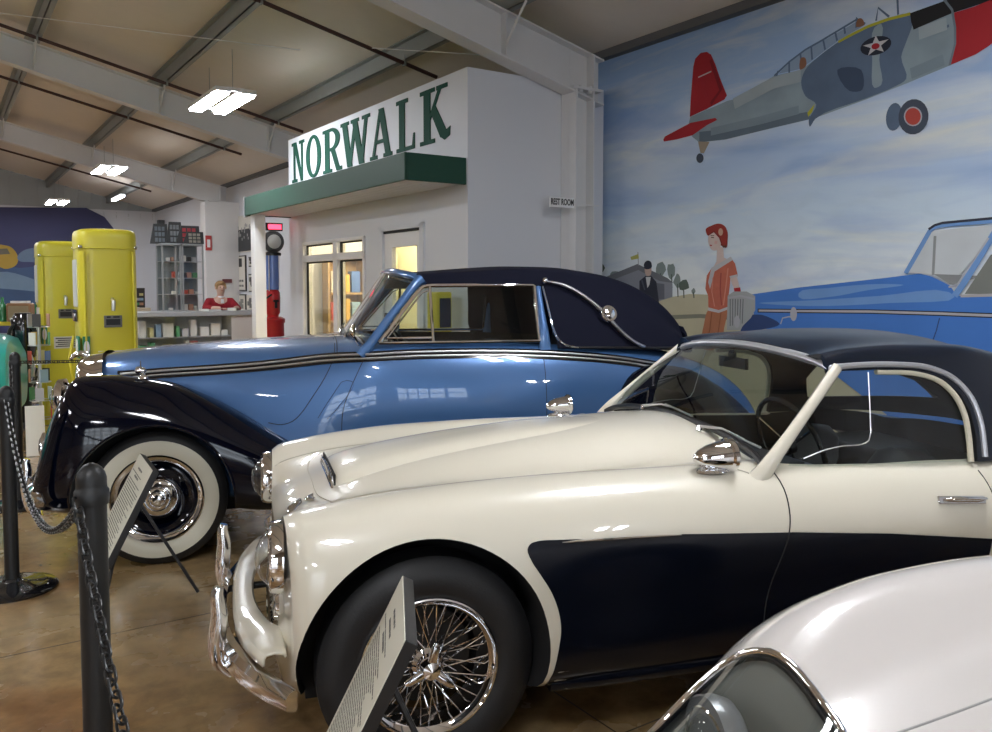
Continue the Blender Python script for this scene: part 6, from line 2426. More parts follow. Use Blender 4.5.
# ================================================================== YELLOW PETROL PUMPS
def pump(loc, rz, label, sticker=True):
    r = empty('petrol_pump', loc, rz)
    W, D, Hh = .215, .235, 1.955      # half width (x: narrow face dir), half depth

    def ring(z, s=1.0, rr=.07, dx=0):
        out = []
        for k in range(32):
            t = 2 * PI * k / 32
            out.append((math.copysign(abs(math.cos(t)) ** .42, math.cos(t)) * D * s + dx, math.copysign(abs(math.sin(t)) ** .42, math.sin(t)) * W * s, z))
        return out
    b_ = mk('plinth', *loft([ring(0, 1.06), ring(.09, 1.06), ring(.12, 1.0)], 1, .2), YELLOW, r)
    b = mk('body', *loft([ring(.11, .99), ring(1.72, .985), ring(1.80, .975)], 1, .2), YELLOW, r, ang=60)
    # crown with chrome corner clips
    mk('crown', *loft([ring(1.79, 1.0), ring(1.88, 1.0), ring(1.918, .985), ring(1.938, .94), ring(1.950, .82), ring(1.957, .55)], 1, .05), YELLOW, r, ang=60)
    MB().tube([Vector(p) for p in ring(1.79, 1.0)], .005, 6, closed=True).build('crown_trim', YELLOW, r)
    for sx in (-1, 1):
        for sy in (-1, 1):
            MB().obox((sx * D * .90, sy * W * .90, 1.80), (.016, 0, 0), (0, .016, 0), (0, 0, .014)).build('corner_clip', CHROME, r, bevel=.01)
    # vertical corner mouldings on the doors
    for sx in (-1, 1):
        for sy in (-1, 1):
            MB().tube([(sx * D * .80, sy * W * 1.0, .16), (sx * D * .80, sy * W * 1.0, 1.76)], .010, 8).build('door_moulding', YELLOW, r)
    # lever handle, register plate and notice on the wide face (y-)
    MB().tube([(.02, -W - .004, 1.365), (.02, -W - .045, 1.35), (.015, -W - .05, 1.27)], [.016, .018, .014], 10).build('door_lever', CHROME_D, r)
    pl = MB().box(-.05, .09, -W - .008, -W + .01, 1.13, 1.23)
    pl = pl.build('data_plate', mat('plate_grey', (.16, .16, .14), .4), r, smooth=False, bevel=.004)
    MB().box(-.035, .075, -W - .0105, -W - .007, 1.15, 1.20).box(-.03, .0, -W - .0105, -W - .007, 1.21, 1.224).box(.02, .07, -W - .0105, -W - .007, 1.21, 1.224).build('plate_window', BLACK, pl, smooth=False)
    nt_ = MB().box(-.10, .17, -W - .004, -W + .01, .81, .935).build('notice', PAPER, r, smooth=False)
    tx = MB()
    for k in range(5):
        tx.box(-.085 + .02 * (k % 2), .155 - .02 * (k % 2), -W - .0052, -W - .0035, .828 + .021 * k, .838 + .021 * k)
    tx.build('notice_text', INK, nt_, smooth=False)
    # dial glass and nozzle on the narrow face (x-)
    MB().box(-D - .003, -D + .02, -.11, .11, 1.30, 1.70).build('dial_face', mat('dial_white', (.6, .62, .58), .4), r, smooth=False, bevel=.01)
    MB().box(-D - .010, -D - .004, -.10, .10, 1.18, 1.28).build('dial_glass', mat('dial_grey', (.10, .11, .11), .1, coat=1), r, smooth=False)
    nb_ = MB().tube([(-D - .02, -.08, .60), (-D - .05, -.085, .75), (-D - .06, -.085, .90), (-D - .03, -.08, 1.06)], [.010, .013, .016, .010], 10)
    nz = nb_.build('nozzle', YELLOW, r)
    hs = curve([Vector((-D - .02, -.08, .60)), Vector((-D - .10, -.10, .35)), Vector((-D - .12, -.02, .15)), Vector((-D - .06, .08, .30)), Vector((-D - .01, .10, .50))], .04)
    MB().tube(hs, .013, 8).build('hose', BLACK, r)
    if sticker:
        ms_ = MB().box(-D - .012, -D + .002, -.20, -.06, .88, 1.06).build('oil_sign', mat('sign_green', (.03, .22, .10), .4), r, smooth=False)
        ms_.location = (0, 0, 0)
        so_ = MB()
        so_.prism([(-.13 + .058 * math.cos(t), .97 + .07 * math.sin(t)) for t in [2 * PI * k / 20 for k in range(20)]], lambda u, v_: Vector((-D - .016, u, v_)), (.006, 0, 0))
        so_.build('sign_oval', WHITE, ms_, smooth=False)
        pn = MB().box(-.215, -.16, -W - .006, -W + .01, .86, 1.06)
        gs_ = pn.build('side_sticker', mat('sign_green', (.03, .22, .10), .4), r, smooth=False)
        MB().prism([(-.187 + .022 * math.cos(t), .965 + .06 * math.sin(t)) for t in [2 * PI * k / 20 for k in range(20)]], lambda u, v_: Vector((u, -W - .009, v_)), (0, .004, 0)).build('sticker_oval', WHITE, gs_, smooth=False)
    tag(r, label, 'petrol pump', 'yellow petrol pumps')
    return r


c_ = hit(99, 300, (0, 7.05, 0), (0, 1, 0))
pump((c_.x, c_.y + .12, 0), HROT, 'taller-looking yellow petrol pump, directly behind the nose of the blue car')
c_ = hit(56, 300, (0, 9.0, 0), (0, 1, 0))
pump((c_.x, c_.y + .1, 0), HROT, 'farther yellow petrol pump, left of and behind the other one')

# red visible pump beyond the office
rp = empty('red_fuel_pump', HW(-.10, 5.3), HROT)
MB().lathe([(.0, 0), (.19, 0), (.19, .04), (.165, .07), (.16, .92), (.175, .94), (.175, .99), (.12, 1.02), (.0, 1.02)], n=28).build('base', RED, rp)
MB().lathe([(.0, 1.0), (.08, 1.01), (.085, 1.05), (.105, 1.08), (.11, 1.30), (.105, 1.38), (.08, 1.42), (.0, 1.42)], n=24).build('meter_body', RED, rp)
MB().box(-.01, .03, -.118, -.10, 1.15, 1.27).box(-.03, .05, -.118, -.10, 1.24, 1.27).build('meter_mark', BLACK, rp, smooth=False)
MB().lathe([(.10, 1.42), (.10, 1.92)], n=28).build('glass_cylinder', mat('blue_fuel_glass', (.14, .24, .62), .15, coat=1), rp)
for k in range(4):
    t = PI / 4 + k * PI / 2
    MB().cyl((.108 * math.cos(t), .108 * math.sin(t), 1.40), (.108 * math.cos(t), .108 * math.sin(t), 1.94), .008, n=8).build('stay_rod', CHROME_D, rp)
MB().lathe([(.0, 1.92), (.13, 1.92), (.13, 1.96), (.06, 1.98), (.0, 1.98)], n=24).build('top_plate', BLACK, rp)
MB().tube([(-.05, -.1, 1.35), (-.20, -.12, 1.25), (-.24, -.12, .9), (-.20, -.1, .5), (-.22, -.1, .2)], .015, 8).build('hose', BLACK, rp)
tag(rp, 'red fuel pump with a blue glass cylinder under the end of the green canopy', 'petrol pump')

# clock-like globe above the red pump, on a wall bracket
br = empty('pump_globe', HW(-.08, 5.05, 1.985), HROT)
MB().lathe([(.0, -.05), (.10, -.05), (.155, -.03), (.165, 0), (.155, .03), (.10, .05), (.0, .05)], (0, .25, .14), (0, 1, 0), 28).build('globe', mat('globe_dark', (.05, .05, .05), .3), br)
MB().lathe([(.0, -.058), (.09, -.056), (.12, -.04)], (0, .25, .14), (0, 1, 0), 28).build('globe_face', mat('globe_face', (.45, .45, .42), .4), br)
tag(br, 'dark round globe on top of the red fuel pump', 'sign')
es = empty('exit_sign', HW(-.20, 4.92, 2.31), HROT)
MB().box(-.12, .12, -.03, .03, -.05, .06).build('housing', BLACK, es, smooth=False)
MB().box(-.09, .10, -.034, -.030, -.03, .04).build('lit_face', mat('exit_red', (.6, .02, .03), .4, emit=(1.0, .05, .10), estr=3.5), es, smooth=False)
tag(es, 'small glowing red exit sign under the far end of the green canopy', 'sign')

# ================================================================== GIFT COUNTER AND STAFF MEMBER
GREYC = mat('grey_laminate', (.30, .31, .32), .45)
BEIGE = mat('beige_laminate', (.52, .50, .46), .5)
L0 = hit(141, 316, (0, 0, 1.07), (0, 0, 1))
L1 = hit(256, 311.5, (0, 0, 1.07), (0, 0, 1))
l0, l1 = hl(L0), hl(L1)
ac = (l0.y + l1.y) / 2
v0_, v1_ = l0.x, l1.x
CZ = 1.10
ct = hall(bpy.data.objects.new('display_counter', None))
COL.objects.link(ct)
tag(ct, 'glass-fronted display counter with a grey worktop, in front of the seated clerk', 'counter')
MB().box(v0_, v1_, ac, ac + .62, CZ - .07, CZ).build('worktop', GREYC, ct, smooth=False, bevel=.01)
MB().box(v0_ + .03, v1_ - .02, ac + .05, ac + .58, 0, .45).build('cabinet', BEIGE, ct, smooth=False)
vm = v0_ + (v1_ - v0_) * .72
MB().box(vm, v1_ - .02, ac + .03, ac + .58, .45, CZ - .07).build('end_cabinet', BEIGE, ct, smooth=False)
MB().box(v0_ + .03, vm, ac + .55, ac + .58, .45, CZ - .07).build('back_panel', mat('case_back', (.50, .52, .50), .5), ct, smooth=False)
MB().box(v0_ + .04, vm, ac + .07, ac + .55, .72, .735).build('glass_shelf', GREYC, ct, smooth=False)
MB().box(v0_ + .03, vm, ac + .05, ac + .056, .45, CZ - .07).build('front_glass', GLASS, ct, smooth=False)
MB().box(v0_ + .03, v0_ + .045, ac + .05, ac + .07, .45, CZ - .07).build('corner_post', CHROME_D, ct, smooth=False)
rnd = random.Random(11)
shp = ['mug', 'boxed_model', 'book']
nm = 0
lab_used = {}
for zz, zl in ((.45, 'lower shelf'), (.735, 'upper shelf')):
    x = v0_ + .10
    while x < vm - .10:
        w_ = rnd.uniform(.05, .15)
        h_ = rnd.uniform(.08, .24)
        ci = rnd.choice((3, 3, 5, 5, 7, 8, 9, 4, 0, 3))
        o = hall(MB().box(x, x + w_, ac + .12, ac + .12 + rnd.uniform(.1, .25), zz, zz + h_).build('souvenir_box', pal(ci), smooth=False, bevel=.004))
        tag(o, 'small souvenir packet inside the glass display counter', 'box', 'souvenirs inside the counter')
        x += w_ + rnd.uniform(.01, .05)
# things on the counter
for k, (px_, ci, w_, h_) in enumerate(((204, 3, .12, .03), (215, 5, .16, .02), (232, 3, .10, .04))):
    h = hl(hit(px_, 308, HW(0, ac + .25), UA))
    o = hall(MB().box(h.x - w_ / 2, h.x + w_ / 2, ac + .2, ac + .32, CZ, CZ + h_).build('leaflet_stack', pal(ci), smooth=False))
    tag(o, ('white stack of leaflets left of the clerk on the grey counter', 'grey stack of leaflets in front of the clerk', 'white stack of leaflets right of the clerk')[k], 'leaflets', 'leaflet stacks on the counter')

# low grey bench at the left of the counter
q = hl(hit(130, 312, HW(0, ac + 1.0), UA))
lb_ = hall(MB().box(q.x - .2, q.x + .62, ac + .9, ac + 1.3, 0, 1.02).box(q.x - .23, q.x + .65, ac + .87, ac + 1.33, 1.02, 1.08).build('cabinet', mat('charcoal_laminate', (.06, .065, .07), .5), smooth=False))
tag(lb_, 'charcoal grey cabinet between the yellow pump and the display counter', 'cabinet')
o = hall(MB().box(q.x + .05, q.x + .30, ac + 1.0, ac + 1.2, 1.08, 1.14).build('tray', mat('tan_card', (.55, .45, .33), .6), smooth=False, bevel=.01))
tag(o, 'tan tray on top of the charcoal cabinet', 'tray')
# wire rack on the wall behind
wr = HW(0, 18.0)
r0, r1 = hl(hit(129, 300, wr, UA)), hl(hit(145, 300, wr, UA))
zt_, zb_ = hl(hit(137, 288, wr, UA)).z, hl(hit(137, 312, wr, UA)).z
rk = MB().box(r0.x, r1.x, 18.0, 18.1, 0, zt_)
rk = hall(rk.build('dark_rack', mat('rack_dark', (.055, .05, .045), .6), smooth=False))
tag(rk, 'dark goods rack just right of the yellow pump at the back', 'rack')
for k in range(3):
    for j in range(4):
        xx = r0.x + .05 + (r1.x - r0.x - .1) * k / 3
        o = hall(MB().box(xx, xx + .10, 17.94, 18.0, zb_ + .06 + j * .13, zb_ + .13 + j * .13).build('hanging_packet', pal(k * 3 + j), smooth=False))
        tag(o, 'tiny packet hanging on the dark goods rack', 'packet', 'packets on the dark rack')

# ---- tall glass display cabinets with pictures leaning on top
CA = ac + 2.0
cw = HW(0, CA)
g0, g1, g2 = hl(hit(161.5, 250, cw, UA)).x, hl(hit(181.5, 250, cw, UA)).x, hl(hit(203.5, 250, cw, UA)).x
ztop = hl(hit(182, 243.5, cw, UA)).z
CABM = mat('cabinet_frame', (.46, .49, .51), .35, metal=.4)
MIR = mat('mirror_back', (.26, .31, .33), .25)


def vitrine(x0, x1, label):
    r = hall(bpy.data.objects.new('display_cabinet', None))
    COL.objects.link(r)
    f_ = MB()
    for x in (x0, x1 - .025):
        for y in (CA, CA + .42):
            f_.box(x, x + .025, y, y + .025, 0, ztop)
    f_.build('frame_posts', CABM, r, smooth=False)
    MB().box(x0, x1, CA, CA + .445, ztop - .03, ztop).build('top', CABM, r, smooth=False)
    MB().box(x0, x1, CA, CA + .445, 0, .5).build('plinth', BEIGE, r, smooth=False)
    MB().box(x0 + .02, x1 - .02, CA + .42, CA + .425, .5, ztop).build('mirror_panel', MIR, r, smooth=False)
    MB().box(x0 + .02, x1 - .02, CA + .005, CA + .010, .5, ztop - .03).build('front_glass', GLASS, r, smooth=False)
    for k in range(1, 6):
        z = .5 + (ztop - .53) * k / 6
        MB().box(x0 + .02, x1 - .02, CA + .02, CA + .42, z, z + .010).build('glass_shelf', CABM, r, smooth=False)
    tag(r, label, 'display cabinet', 'glass display cabinets')
    return r


vitrine(g0, g1 - .005, 'left tall glass display cabinet, nearly empty, behind the counter')
vitrine(g1 + .005, g2, 'right tall glass display cabinet, filled with models, behind the counter')
for bay, (x0, x1) in enumerate(((g0, g1), (g1, g2))):
    for k in range(0, 6):
        z = (.5 if k == 0 else .5 + (ztop - .53) * k / 6 + .010) + .0005
        x = x0 + .05
        while x < x1 - .10:
            w_ = rnd.uniform(.04, .08)
            if bay == 1 or rnd.random() < .35:
                h_ = rnd.uniform(.04, .11)
                o = hall(MB().box(x, x + w_, CA + .14, CA + .24, z, z + h_).build('display_model', pal(rnd.choice((0, 3, 3, 5, 6, 7, 7, 4))), smooth=False, bevel=.006))
                tag(o, 'small model on a shelf of the %s glass display cabinet' % ('left', 'right')[bay], 'model', 'models in the %s cabinet' % ('left', 'right')[bay])
            x += w_ + .02
# framed pictures leaning on the cabinet tops
FR = mat('dark_picture', (.05, .055, .06), .4)
for k, (pa, pb, top_, ci, lab) in enumerate(((150, 168, 224, None, 'dark framed picture leaning at the left on the cabinet tops'), (166, 182, 222, None, 'second dark framed picture on the cabinet tops'), (176, 200, 226, 0, 'colourful poster with red patches on the cabinet tops'), (183, 204, 232, 7, 'brown collage picture at the right on the cabinet tops'))):
    wv = HW(0, CA + .33 - .10 * k)
    x0, x1 = hl(hit(pa, 240, wv, UA)).x, hl(hit(pb, 240, wv, UA)).x
    zz = hl(hit(pb, top_, wv, UA)).z
    yy = CA + .33 - .10 * k
    b = MB()
    b.add([(x0, yy, ztop), (x1, yy, ztop), (x1, yy + .05, zz), (x0 + .25 * (x1 - x0), yy + .05, zz), (x0, yy + .03, ztop), (x1, yy + .03, ztop), (x1, yy + .08, zz), (x0 + .25 * (x1 - x0), yy + .08, zz)], [(0, 1, 2, 3), (4, 5, 6, 7), (0, 1, 5, 4), (1, 2, 6, 5), (2, 3, 7, 6), (3, 0, 4, 7)])
    root = hall(bpy.data.objects.new('framed_picture', None))
    COL.objects.link(root)
    b.build('frame', FR, root, smooth=False)
    im = MB()
    rr = random.Random(k)
    cols = {None: ((.2, .24, .28), (.30, .33, .36)), 0: ((.5, .06, .08), (.5, .5, .45)), 7: ((.25, .17, .12), (.40, .38, .33))}[ci]
    for c__ in range(9):
        u0 = x0 + (.28 + .2 * (c__ % 3)) * (x1 - x0)
        z0_ = ztop + (.1 + .28 * (c__ // 3)) * (zz - ztop)
        im.box(u0, u0 + .15 * (x1 - x0), yy - .012 + .05 * (z0_ - ztop) / (zz - ztop), yy - .004 + .05 * (z0_ - ztop) / (zz - ztop), z0_, z0_ + .2 * (zz - ztop))
    im.build('picture', mat('pic_%d' % k, cols[k % 2], .5, var=.6, vscale=9), root, smooth=False)
    tag(root, lab, 'picture')

# wall-mounted items on the side wall and the boxed column beside the third frame
bx0 = hl(hit(206, 300, HW(0, 13.05), UA)).x
bx1 = hl(hit(235, 300, HW(0, 13.05), UA)).x
struct(hall(MB().box(bx0, WALLV, 12.98, 13.42, 0, 3.42).build('wall_column', STEELW, smooth=False)))
h = hl(hit(208.5, 243, HW(0, 12.97), UA))
fs_ = hall(bpy.data.objects.new('fire_extinguisher_sign', None))
COL.objects.link(fs_)
MB().box(h.x - .07, h.x + .07, 12.955, 12.97, h.z - .17, h.z + .17).build('panel', mat('sign_red', (.50, .05, .05), .5), fs_, smooth=False)
MB().box(h.x - .035, h.x + .035, 12.95, 12.956, h.z - .10, h.z + .08).build('arrow', WHITE, fs_, smooth=False)
tag(fs_, 'narrow red fire extinguisher sign high on the white column', 'sign')
h = hl(hit(227, 281, HW(0, 12.97), UA))
o = hall(MB().box(h.x - .11, h.x + .11, 12.95, 12.97, h.z - .045, h.z + .045).build('wall_plaque', mat('plaque_maroon', (.16, .05, .055), .5), smooth=False))
tag(o, 'small dark red plaque on the white column behind the clerk', 'sign')
# dark vertical pipe in the far corner
pc = hl(hit(157.5, 240, HW(1.5, 20.5), VA))
o = hall(MB().box(1.52, 1.70, pc.y - .10, pc.y + .12, 2.0, 3.5).build('wall_duct', mat('duct_dark', (.07, .075, .08), .5), smooth=False))
tag(o, 'dark vertical duct in the far corner of the hall', 'duct')

# photographs and charts on the side wall beyond the office
def wall_pic(pa, pb, ya, yb, label, style, frame=True):
    A_ = hl(hit(pa, (ya + yb) / 2, HW(WALLV - .02, 0), VA))
    B_ = hl(hit(pb, (ya + yb) / 2, HW(WALLV - .02, 0), VA))
    zt = hl(hit(pa, ya, HW(WALLV - .02, 0), VA)).z
    zb = hl(hit(pa, yb, HW(WALLV - .02, 0), VA)).z
    a0, a1 = min(A_.y, B_.y), max(A_.y, B_.y)
    r = hall(bpy.data.objects.new('wall_photograph', None))
    COL.objects.link(r)
    MB().box(WALLV - .03, WALLV - .002, a0, a1, zb, zt).build('frame' if frame else 'print', BLACK if frame else PAPER, r, smooth=False)
    m = (a1 - a0) * .06
    if frame:
        MB().box(WALLV - .034, WALLV - .029, a0 + m, a1 - m, zb + .03, zt - .03).build('print', PAPER, r, smooth=False)
    rr = random.Random(int(pa * 7 + ya))
    bl_ = MB()
    if style == 'crowd':
        MB().box(WALLV - .036, WALLV - .031, a0 + m, a1 - m, zb + .02, zb + (zt - zb) * .62).build('dark_area', mat('crowd_dark', (.03, .035, .04), .6), r, smooth=False)
        for k in range(26):
            u = rr.uniform(a0 + m, a1 - m * 2)
            w_ = zb + (zt - zb) * rr.uniform(.30, .70)
            bl_.box(WALLV - .038, WALLV - .036, u, u + .06, w_, w_ + .06)
        bl_.each('faces', mat('faces_grey', (.32, .32, .32), .6), r, smooth=False)
    elif style == 'chart':
        bl_.box(WALLV - .038, WALLV - .033, a0 + (a1 - a0) * .35, a1 - (a1 - a0) * .35, zt - (zt - zb) * .32, zt - (zt - zb) * .08)
        for k in range(6):
            u = a0 + (a1 - a0) * (.22 + .2 * (k % 3))
            w_ = zb + (zt - zb) * (.12 + .14 * (k // 3))
            bl_.box(WALLV - .038, WALLV - .033, u, u + (a1 - a0) * .12, w_, w_ + (zt - zb) * .06)
        bl_.each('image', INK, r, smooth=False)
    else:
        for k in range(5):
            u = rr.uniform(a0 + m, a1 - (a1 - a0) * .4)
            w_ = rr.uniform(zb + .05, zt - (zt - zb) * .35)
            bl_.box(WALLV - .038 - .001 * k, WALLV - .033, u, u + (a1 - a0) * .3, w_, w_ + (zt - zb) * .25)
        bl_.each('image', mat('photo_grey_%d' % (int(pa) % 3), ((.05, .05, .05), (.12, .12, .12), (.22, .22, .21))[int(pa) % 3], .6), r, smooth=False)
    tag(r, label, 'picture')


wall_pic(236.5, 253.5, 217, 253, 'big black and white crowd photograph high on the wall left of the canopy post', 'crowd', False)
wall_pic(236.5, 246, 256, 291, 'framed chart with a small portrait, under the crowd photograph', 'chart')
wall_pic(249, 253.5, 257, 267, 'small dark photograph just left of the canopy post, upper', 'photo')
wall_pic(249, 253.5, 274, 292, 'small dark photograph just left of the canopy post, lower', 'photo')
wall_pic(236.5, 246, 294, 311, 'framed photograph just above the right end of the counter', 'photo')
wall_pic(247, 253.5, 295, 312, 'frameless collage beside the canopy post above the counter', 'photo', False)

# ---- yellow cabinet with a black panel beside the office corner (seen through the coupe)
yc = empty('yellow_vending_box', HW(-.20, .20), HROT)
MB().box(-.085, .085, -.10, .10, 0, 1.42).build('cabinet', YELLOW, yc, smooth=False, bevel=.02)
MB().box(-.055, .065, -.106, -.098, 1.08, 1.36).build('panel', BLACKG, yc, smooth=False)
MB().box(-.07, .07, -.106, -.098, .80, 1.02).build('label_plate', PAPER, yc, smooth=False)
tag(yc, 'slim yellow cabinet with a black panel, seen through the side window of the blue car', 'cabinet')

# ================================================================== LEFT EDGE: TABLE, RADIO, TEAL CAR
tb = hit(10, 322, (0, 10.5, 0), (0, 1, 0))
t_ = empty('yellow_table', (tb.x - .35, 10.75, 0), HROT)
MB().box(-.75, .65, -.3, .3, tb.z - .05, tb.z).build('table_top', YELLOW, t_, smooth=False, bevel=.008)
lg = MB()
for x in (-.7, .6):
    for y in (-.25, .25):
        lg.box(x - .02, x + .02, y - .02, y + .02, 0, tb.z - .05)
lg.each('leg', BLACK, t_, smooth=False)
tag(t_, 'yellow topped table with a wooden radio on it at the left edge', 'table')
rr0 = hit(16, 307, (0, 10.55, 0), (0, 1, 0))
ra = empty('wooden_radio', (rr0.x, 10.65, tb.z), R(10))
MB().box(-.145, .145, -.08, .08, 0, .235).build('case', mat('radio_wood', (.26, .13, .06), .35, coat=.5, var=.2, vscale=14), ra, smooth=False, bevel=.02)
MB().box(-.12, .12, -.084, -.078, .03, .20).build('speaker_cloth', mat('radio_cloth', (.30, .24, .15), .8), ra, smooth=False)
MB().box(-.10, .10, -.086, -.08, .025, .05).build('dial', PAPER, ra, smooth=False)
MB().box(-.10, .10, -.05, .06, .236, .262).build('white_top', WHITE, ra, smooth=False)
tag(ra, 'small wooden radio standing on the yellow table', 'radio')
gb_ = hit(1.5, 304, (0, 10.6, 0), (0, 1, 0))
o = MB().lathe([(.0, 0), (.045, 0), (.045, .19), (.018, .25), (.018, .31), (.0, .31)], (0, 0, 0), (0, 0, 1), 20).build('green_bottle', mat('bottle_green', (.02, .22, .08), .15, coat=1))
place(o, (gb_.x, 10.62, tb.z))
tag(o, 'green bottle at the left end of the yellow table', 'bottle')

TEAL = mat('teal_paint', (.03, .40, .36), .3, coat=.6)
tc_ = hit(4, 362, (0, 7.2, 0), (0, 1, 0))
tl = empty('teal_classic_car', (tc_.x, tc_.y, 0), R(24))
rows = []
for x, zt, hw in ((0.06, .86, .50), (.0, .98, .62), (-.3, 1.04, .70), (-1.2, 1.02, .74), (-2.2, 1.06, .78), (-3.4, .98, .76), (-4.0, .80, .66)):
    rows.append([(x, -hw * math.copysign(abs(math.cos(t)) ** .5, math.cos(t)) + .7, .62 + (zt - .62) * math.copysign(abs(math.sin(t)) ** .5, math.sin(t)) if math.sin(t) > 0 else .62 + .28 * math.copysign(abs(math.sin(t)) ** .5, math.sin(t))) for t in [2 * PI * k / 20 for k in range(20)]])
v1, f1 = loft(rows, 2, .12)
TSK2 = Skin(v1, f1)
tb_ = mk('body', v1, f1, TEAL, tl)
fixn(tb_)
TSK2.panel('white_flash', [(-.10, .74), (-.10, .90), (-3.2, .90), (-3.2, .74)], WHITE, tl, .004, .08, 'side', -1)
TSK2.line([(-.1, .905), (-1.5, .905), (-3.4, .905)], .008, 'side', -1).build('side_trim', CHROME, tl)
TSK2.line([(-.1, .735), (-1.5, .735), (-3.4, .735)], .008, 'side', -1).build('side_trim', CHROME, tl)
for x in (-.75, -3.2):
    for sg in (-1, 1):
        h = wheel_disc(tl, 'wheel', .7 + sg * .60, x, .33, .33, .17, .2, 'disc', sg, ww=True)
        MB().lathe([(.20, .06), (.18, .03), (.08, .05), (0, .07)], (0, 0, 0), (0, sg, 0), 32).build('hubcap', CHROME, h)
tag(tl, 'teal and white classic car, only its end visible at the left edge', 'car')
# engine / black machine between teal car and the pumps
en = hit(24, 340, (0, 8.6, 0), (0, 1, 0))
bm_ = empty('black_machine', (en.x, en.y, 0), R(20))
MB().lathe([(.0, 0), (.16, 0), (.16, .04), (.06, .07), (.05, .75), (.0, .75)], n=20).build('pedestal', BLACK, bm_)
MB().lathe([(.0, .72), (.10, .74), (.12, .85), (.11, 1.0), (.12, 1.12), (.08, 1.2), (.0, 1.2)], n=20).build('drum', BLACKG, bm_)
MB().torus((0, -.08, .98), (0, 1, 0), .12, .02, 24, 8).build('hand_wheel', BLACK, bm_)
MB().tube([(.06, -.1, .80), (.10, -.14, .70), (.09, -.12, .55)], .015, 8).build('spout', CHROME_D, bm_)
tag(bm_, 'black cast iron machine with a hand wheel, left of the farther yellow pump', 'machine')
sm2 = empty('folding_sign', (hit(31, 400, (0, 7.3, 0), (0, 1, 0)).x, 7.35, 0), R(30))
for sg in (-1, 1):
    MB().obox((0, sg * .10, .21), (.075, 0, 0), (0, sg * -.085, .205), (0, .006, .003)).build('leaf', PAPER if sg < 0 else BLACK, sm2, smooth=False)
tag(sm2, 'small folding floor sign beneath the black machine', 'sign')
# colourful leaflets rack in front of the far pump: chrome and yellow stand
ls = empty('leaflet_stand', (hit(52, 390, (0, 7.9, 0), (0, 1, 0)).x, 7.7, 0), R(25))
MB().cyl((0, 0, .0), (0, 0, 1.28), .014, n=10).lathe([(.0, 0), (.13, 0), (.13, .015), (.0, .02)], n=24).build('pole', CHROME_D, ls)
for j in range(6):
    z = .25 + .17 * j
    rk_ = MB().tube([(.09 * math.cos(t), .09 * math.sin(t), z) for t in [2 * PI * k / 14 for k in range(14)]], .004, 5, closed=True).build('ring', CHROME_D, ls)
    for k in range(3):
        t = k * 2 * PI / 3 + j * .5
        MB().obox((.085 * math.cos(t), .085 * math.sin(t), z + .06), (-.035 * math.sin(t), .035 * math.cos(t), 0), (.004 * math.cos(t), .004 * math.sin(t), 0), (0, 0, .06)).build('leaflet', pal(j * 3 + k), rk_, smooth=False)
tag(ls, 'thin stand of colourful leaflets in front of the farther yellow pump', 'stand')
# ================================================================== CLERK AT THE COUNTER
PC = hit(219, 300, (0, 0, 1.10), (0, 0, 1))
h_ = hl(hit(219, 300, HW(0, ac + .95), UA))
pr = empty('person', HW(h_.x, ac + .92, 0), HROT)
tag(pr, 'person with short fair hair in a red jumper leaning on the display counter', 'person')


def skinned(name, joints, edges, rad, m, parent, sub=2):
    me = bpy.data.meshes.new(name)
    me.from_pydata(joints, edges, [])
    o = bpy.data.objects.new(name, me)
    COL.objects.link(o)
    md = o.modifiers.new('skin', 'SKIN')
    md.use_smooth_shade = True
    for v_, r_ in zip(me.skin_vertices[0].data, rad):
        v_.radius = r_ if isinstance(r_, tuple) else (r_, r_)
    me.skin_vertices[0].data[0].use_root = True
    s_ = o.modifiers.new('sub', 'SUBSURF')
    s_.levels = sub
    s_.render_levels = sub
    bpy.context.view_layer.update()
    me2 = bpy.data.meshes.new_from_object(o.evaluated_get(bpy.context.evaluated_depsgraph_get()))
    bpy.data.objects.remove(o)
    me2.name = name
    me2.materials.clear()
    me2.materials.append(m)
    me2.polygons.foreach_set('use_smooth', [True] * len(me2.polygons))
    o = bpy.data.objects.new(name, me2)
    COL.objects.link(o)
    o.parent = parent
    return o


SKN = mat('skin', (.62, .40, .31), .5)
JMP = mat('red_jumper', (.30, .010, .022), .85, bump=.2, bscale=120)
# seated on a stool, leaning forward (towards -y) with forearms on the counter
J = [(0, .10, .72), (0, .08, .86), (0, .03, 1.05), (0, -.02, 1.20), (0, -.05, 1.29), (0, -.065, 1.345), (0, -.08, 1.43), (0, -.085, 1.50),
     (-.17, -.02, 1.22), (-.25, -.12, 1.10), (-.17, -.36, 1.135), (-.10, -.44, 1.130),
     (.17, -.02, 1.22), (.25, -.12, 1.10), (.17, -.36, 1.135), (.10, -.44, 1.130),
     (-.10, .06, .70), (-.13, -.28, .70), (-.13, -.26, .28), (-.13, -.30, .07), (-.13, -.40, .055),
     (.10, .06, .70), (.13, -.28, .70), (.13, -.26, .28), (.13, -.30, .07), (.13, -.40, .055)]
E_ = [(0, 1), (1, 2), (2, 3), (3, 4), (4, 5), (5, 6), (6, 7), (3, 8), (8, 9), (9, 10), (10, 11), (3, 12), (12, 13), (13, 14), (14, 15), (0, 16), (16, 17), (17, 18), (18, 19), (19, 20), (0, 21), (21, 22), (22, 23), (23, 24), (24, 25)]
RD = [(.15, .12), (.14, .10), (.16, .10), (.15, .09), (.055, .055), (.05, .05), (.078, .09), (.062, .07), .058, .048, .034, .028, .058, .048, .034, .028, .085, .07, .05, .035, .035, .085, .07, .05, .035, .035]
bd = skinned('body', J, E_, RD, SKN, pr)
jj = J[:4] + [J[8], J[9], (-.175, -.33, 1.135), J[12], J[13], (.175, -.33, 1.135)]
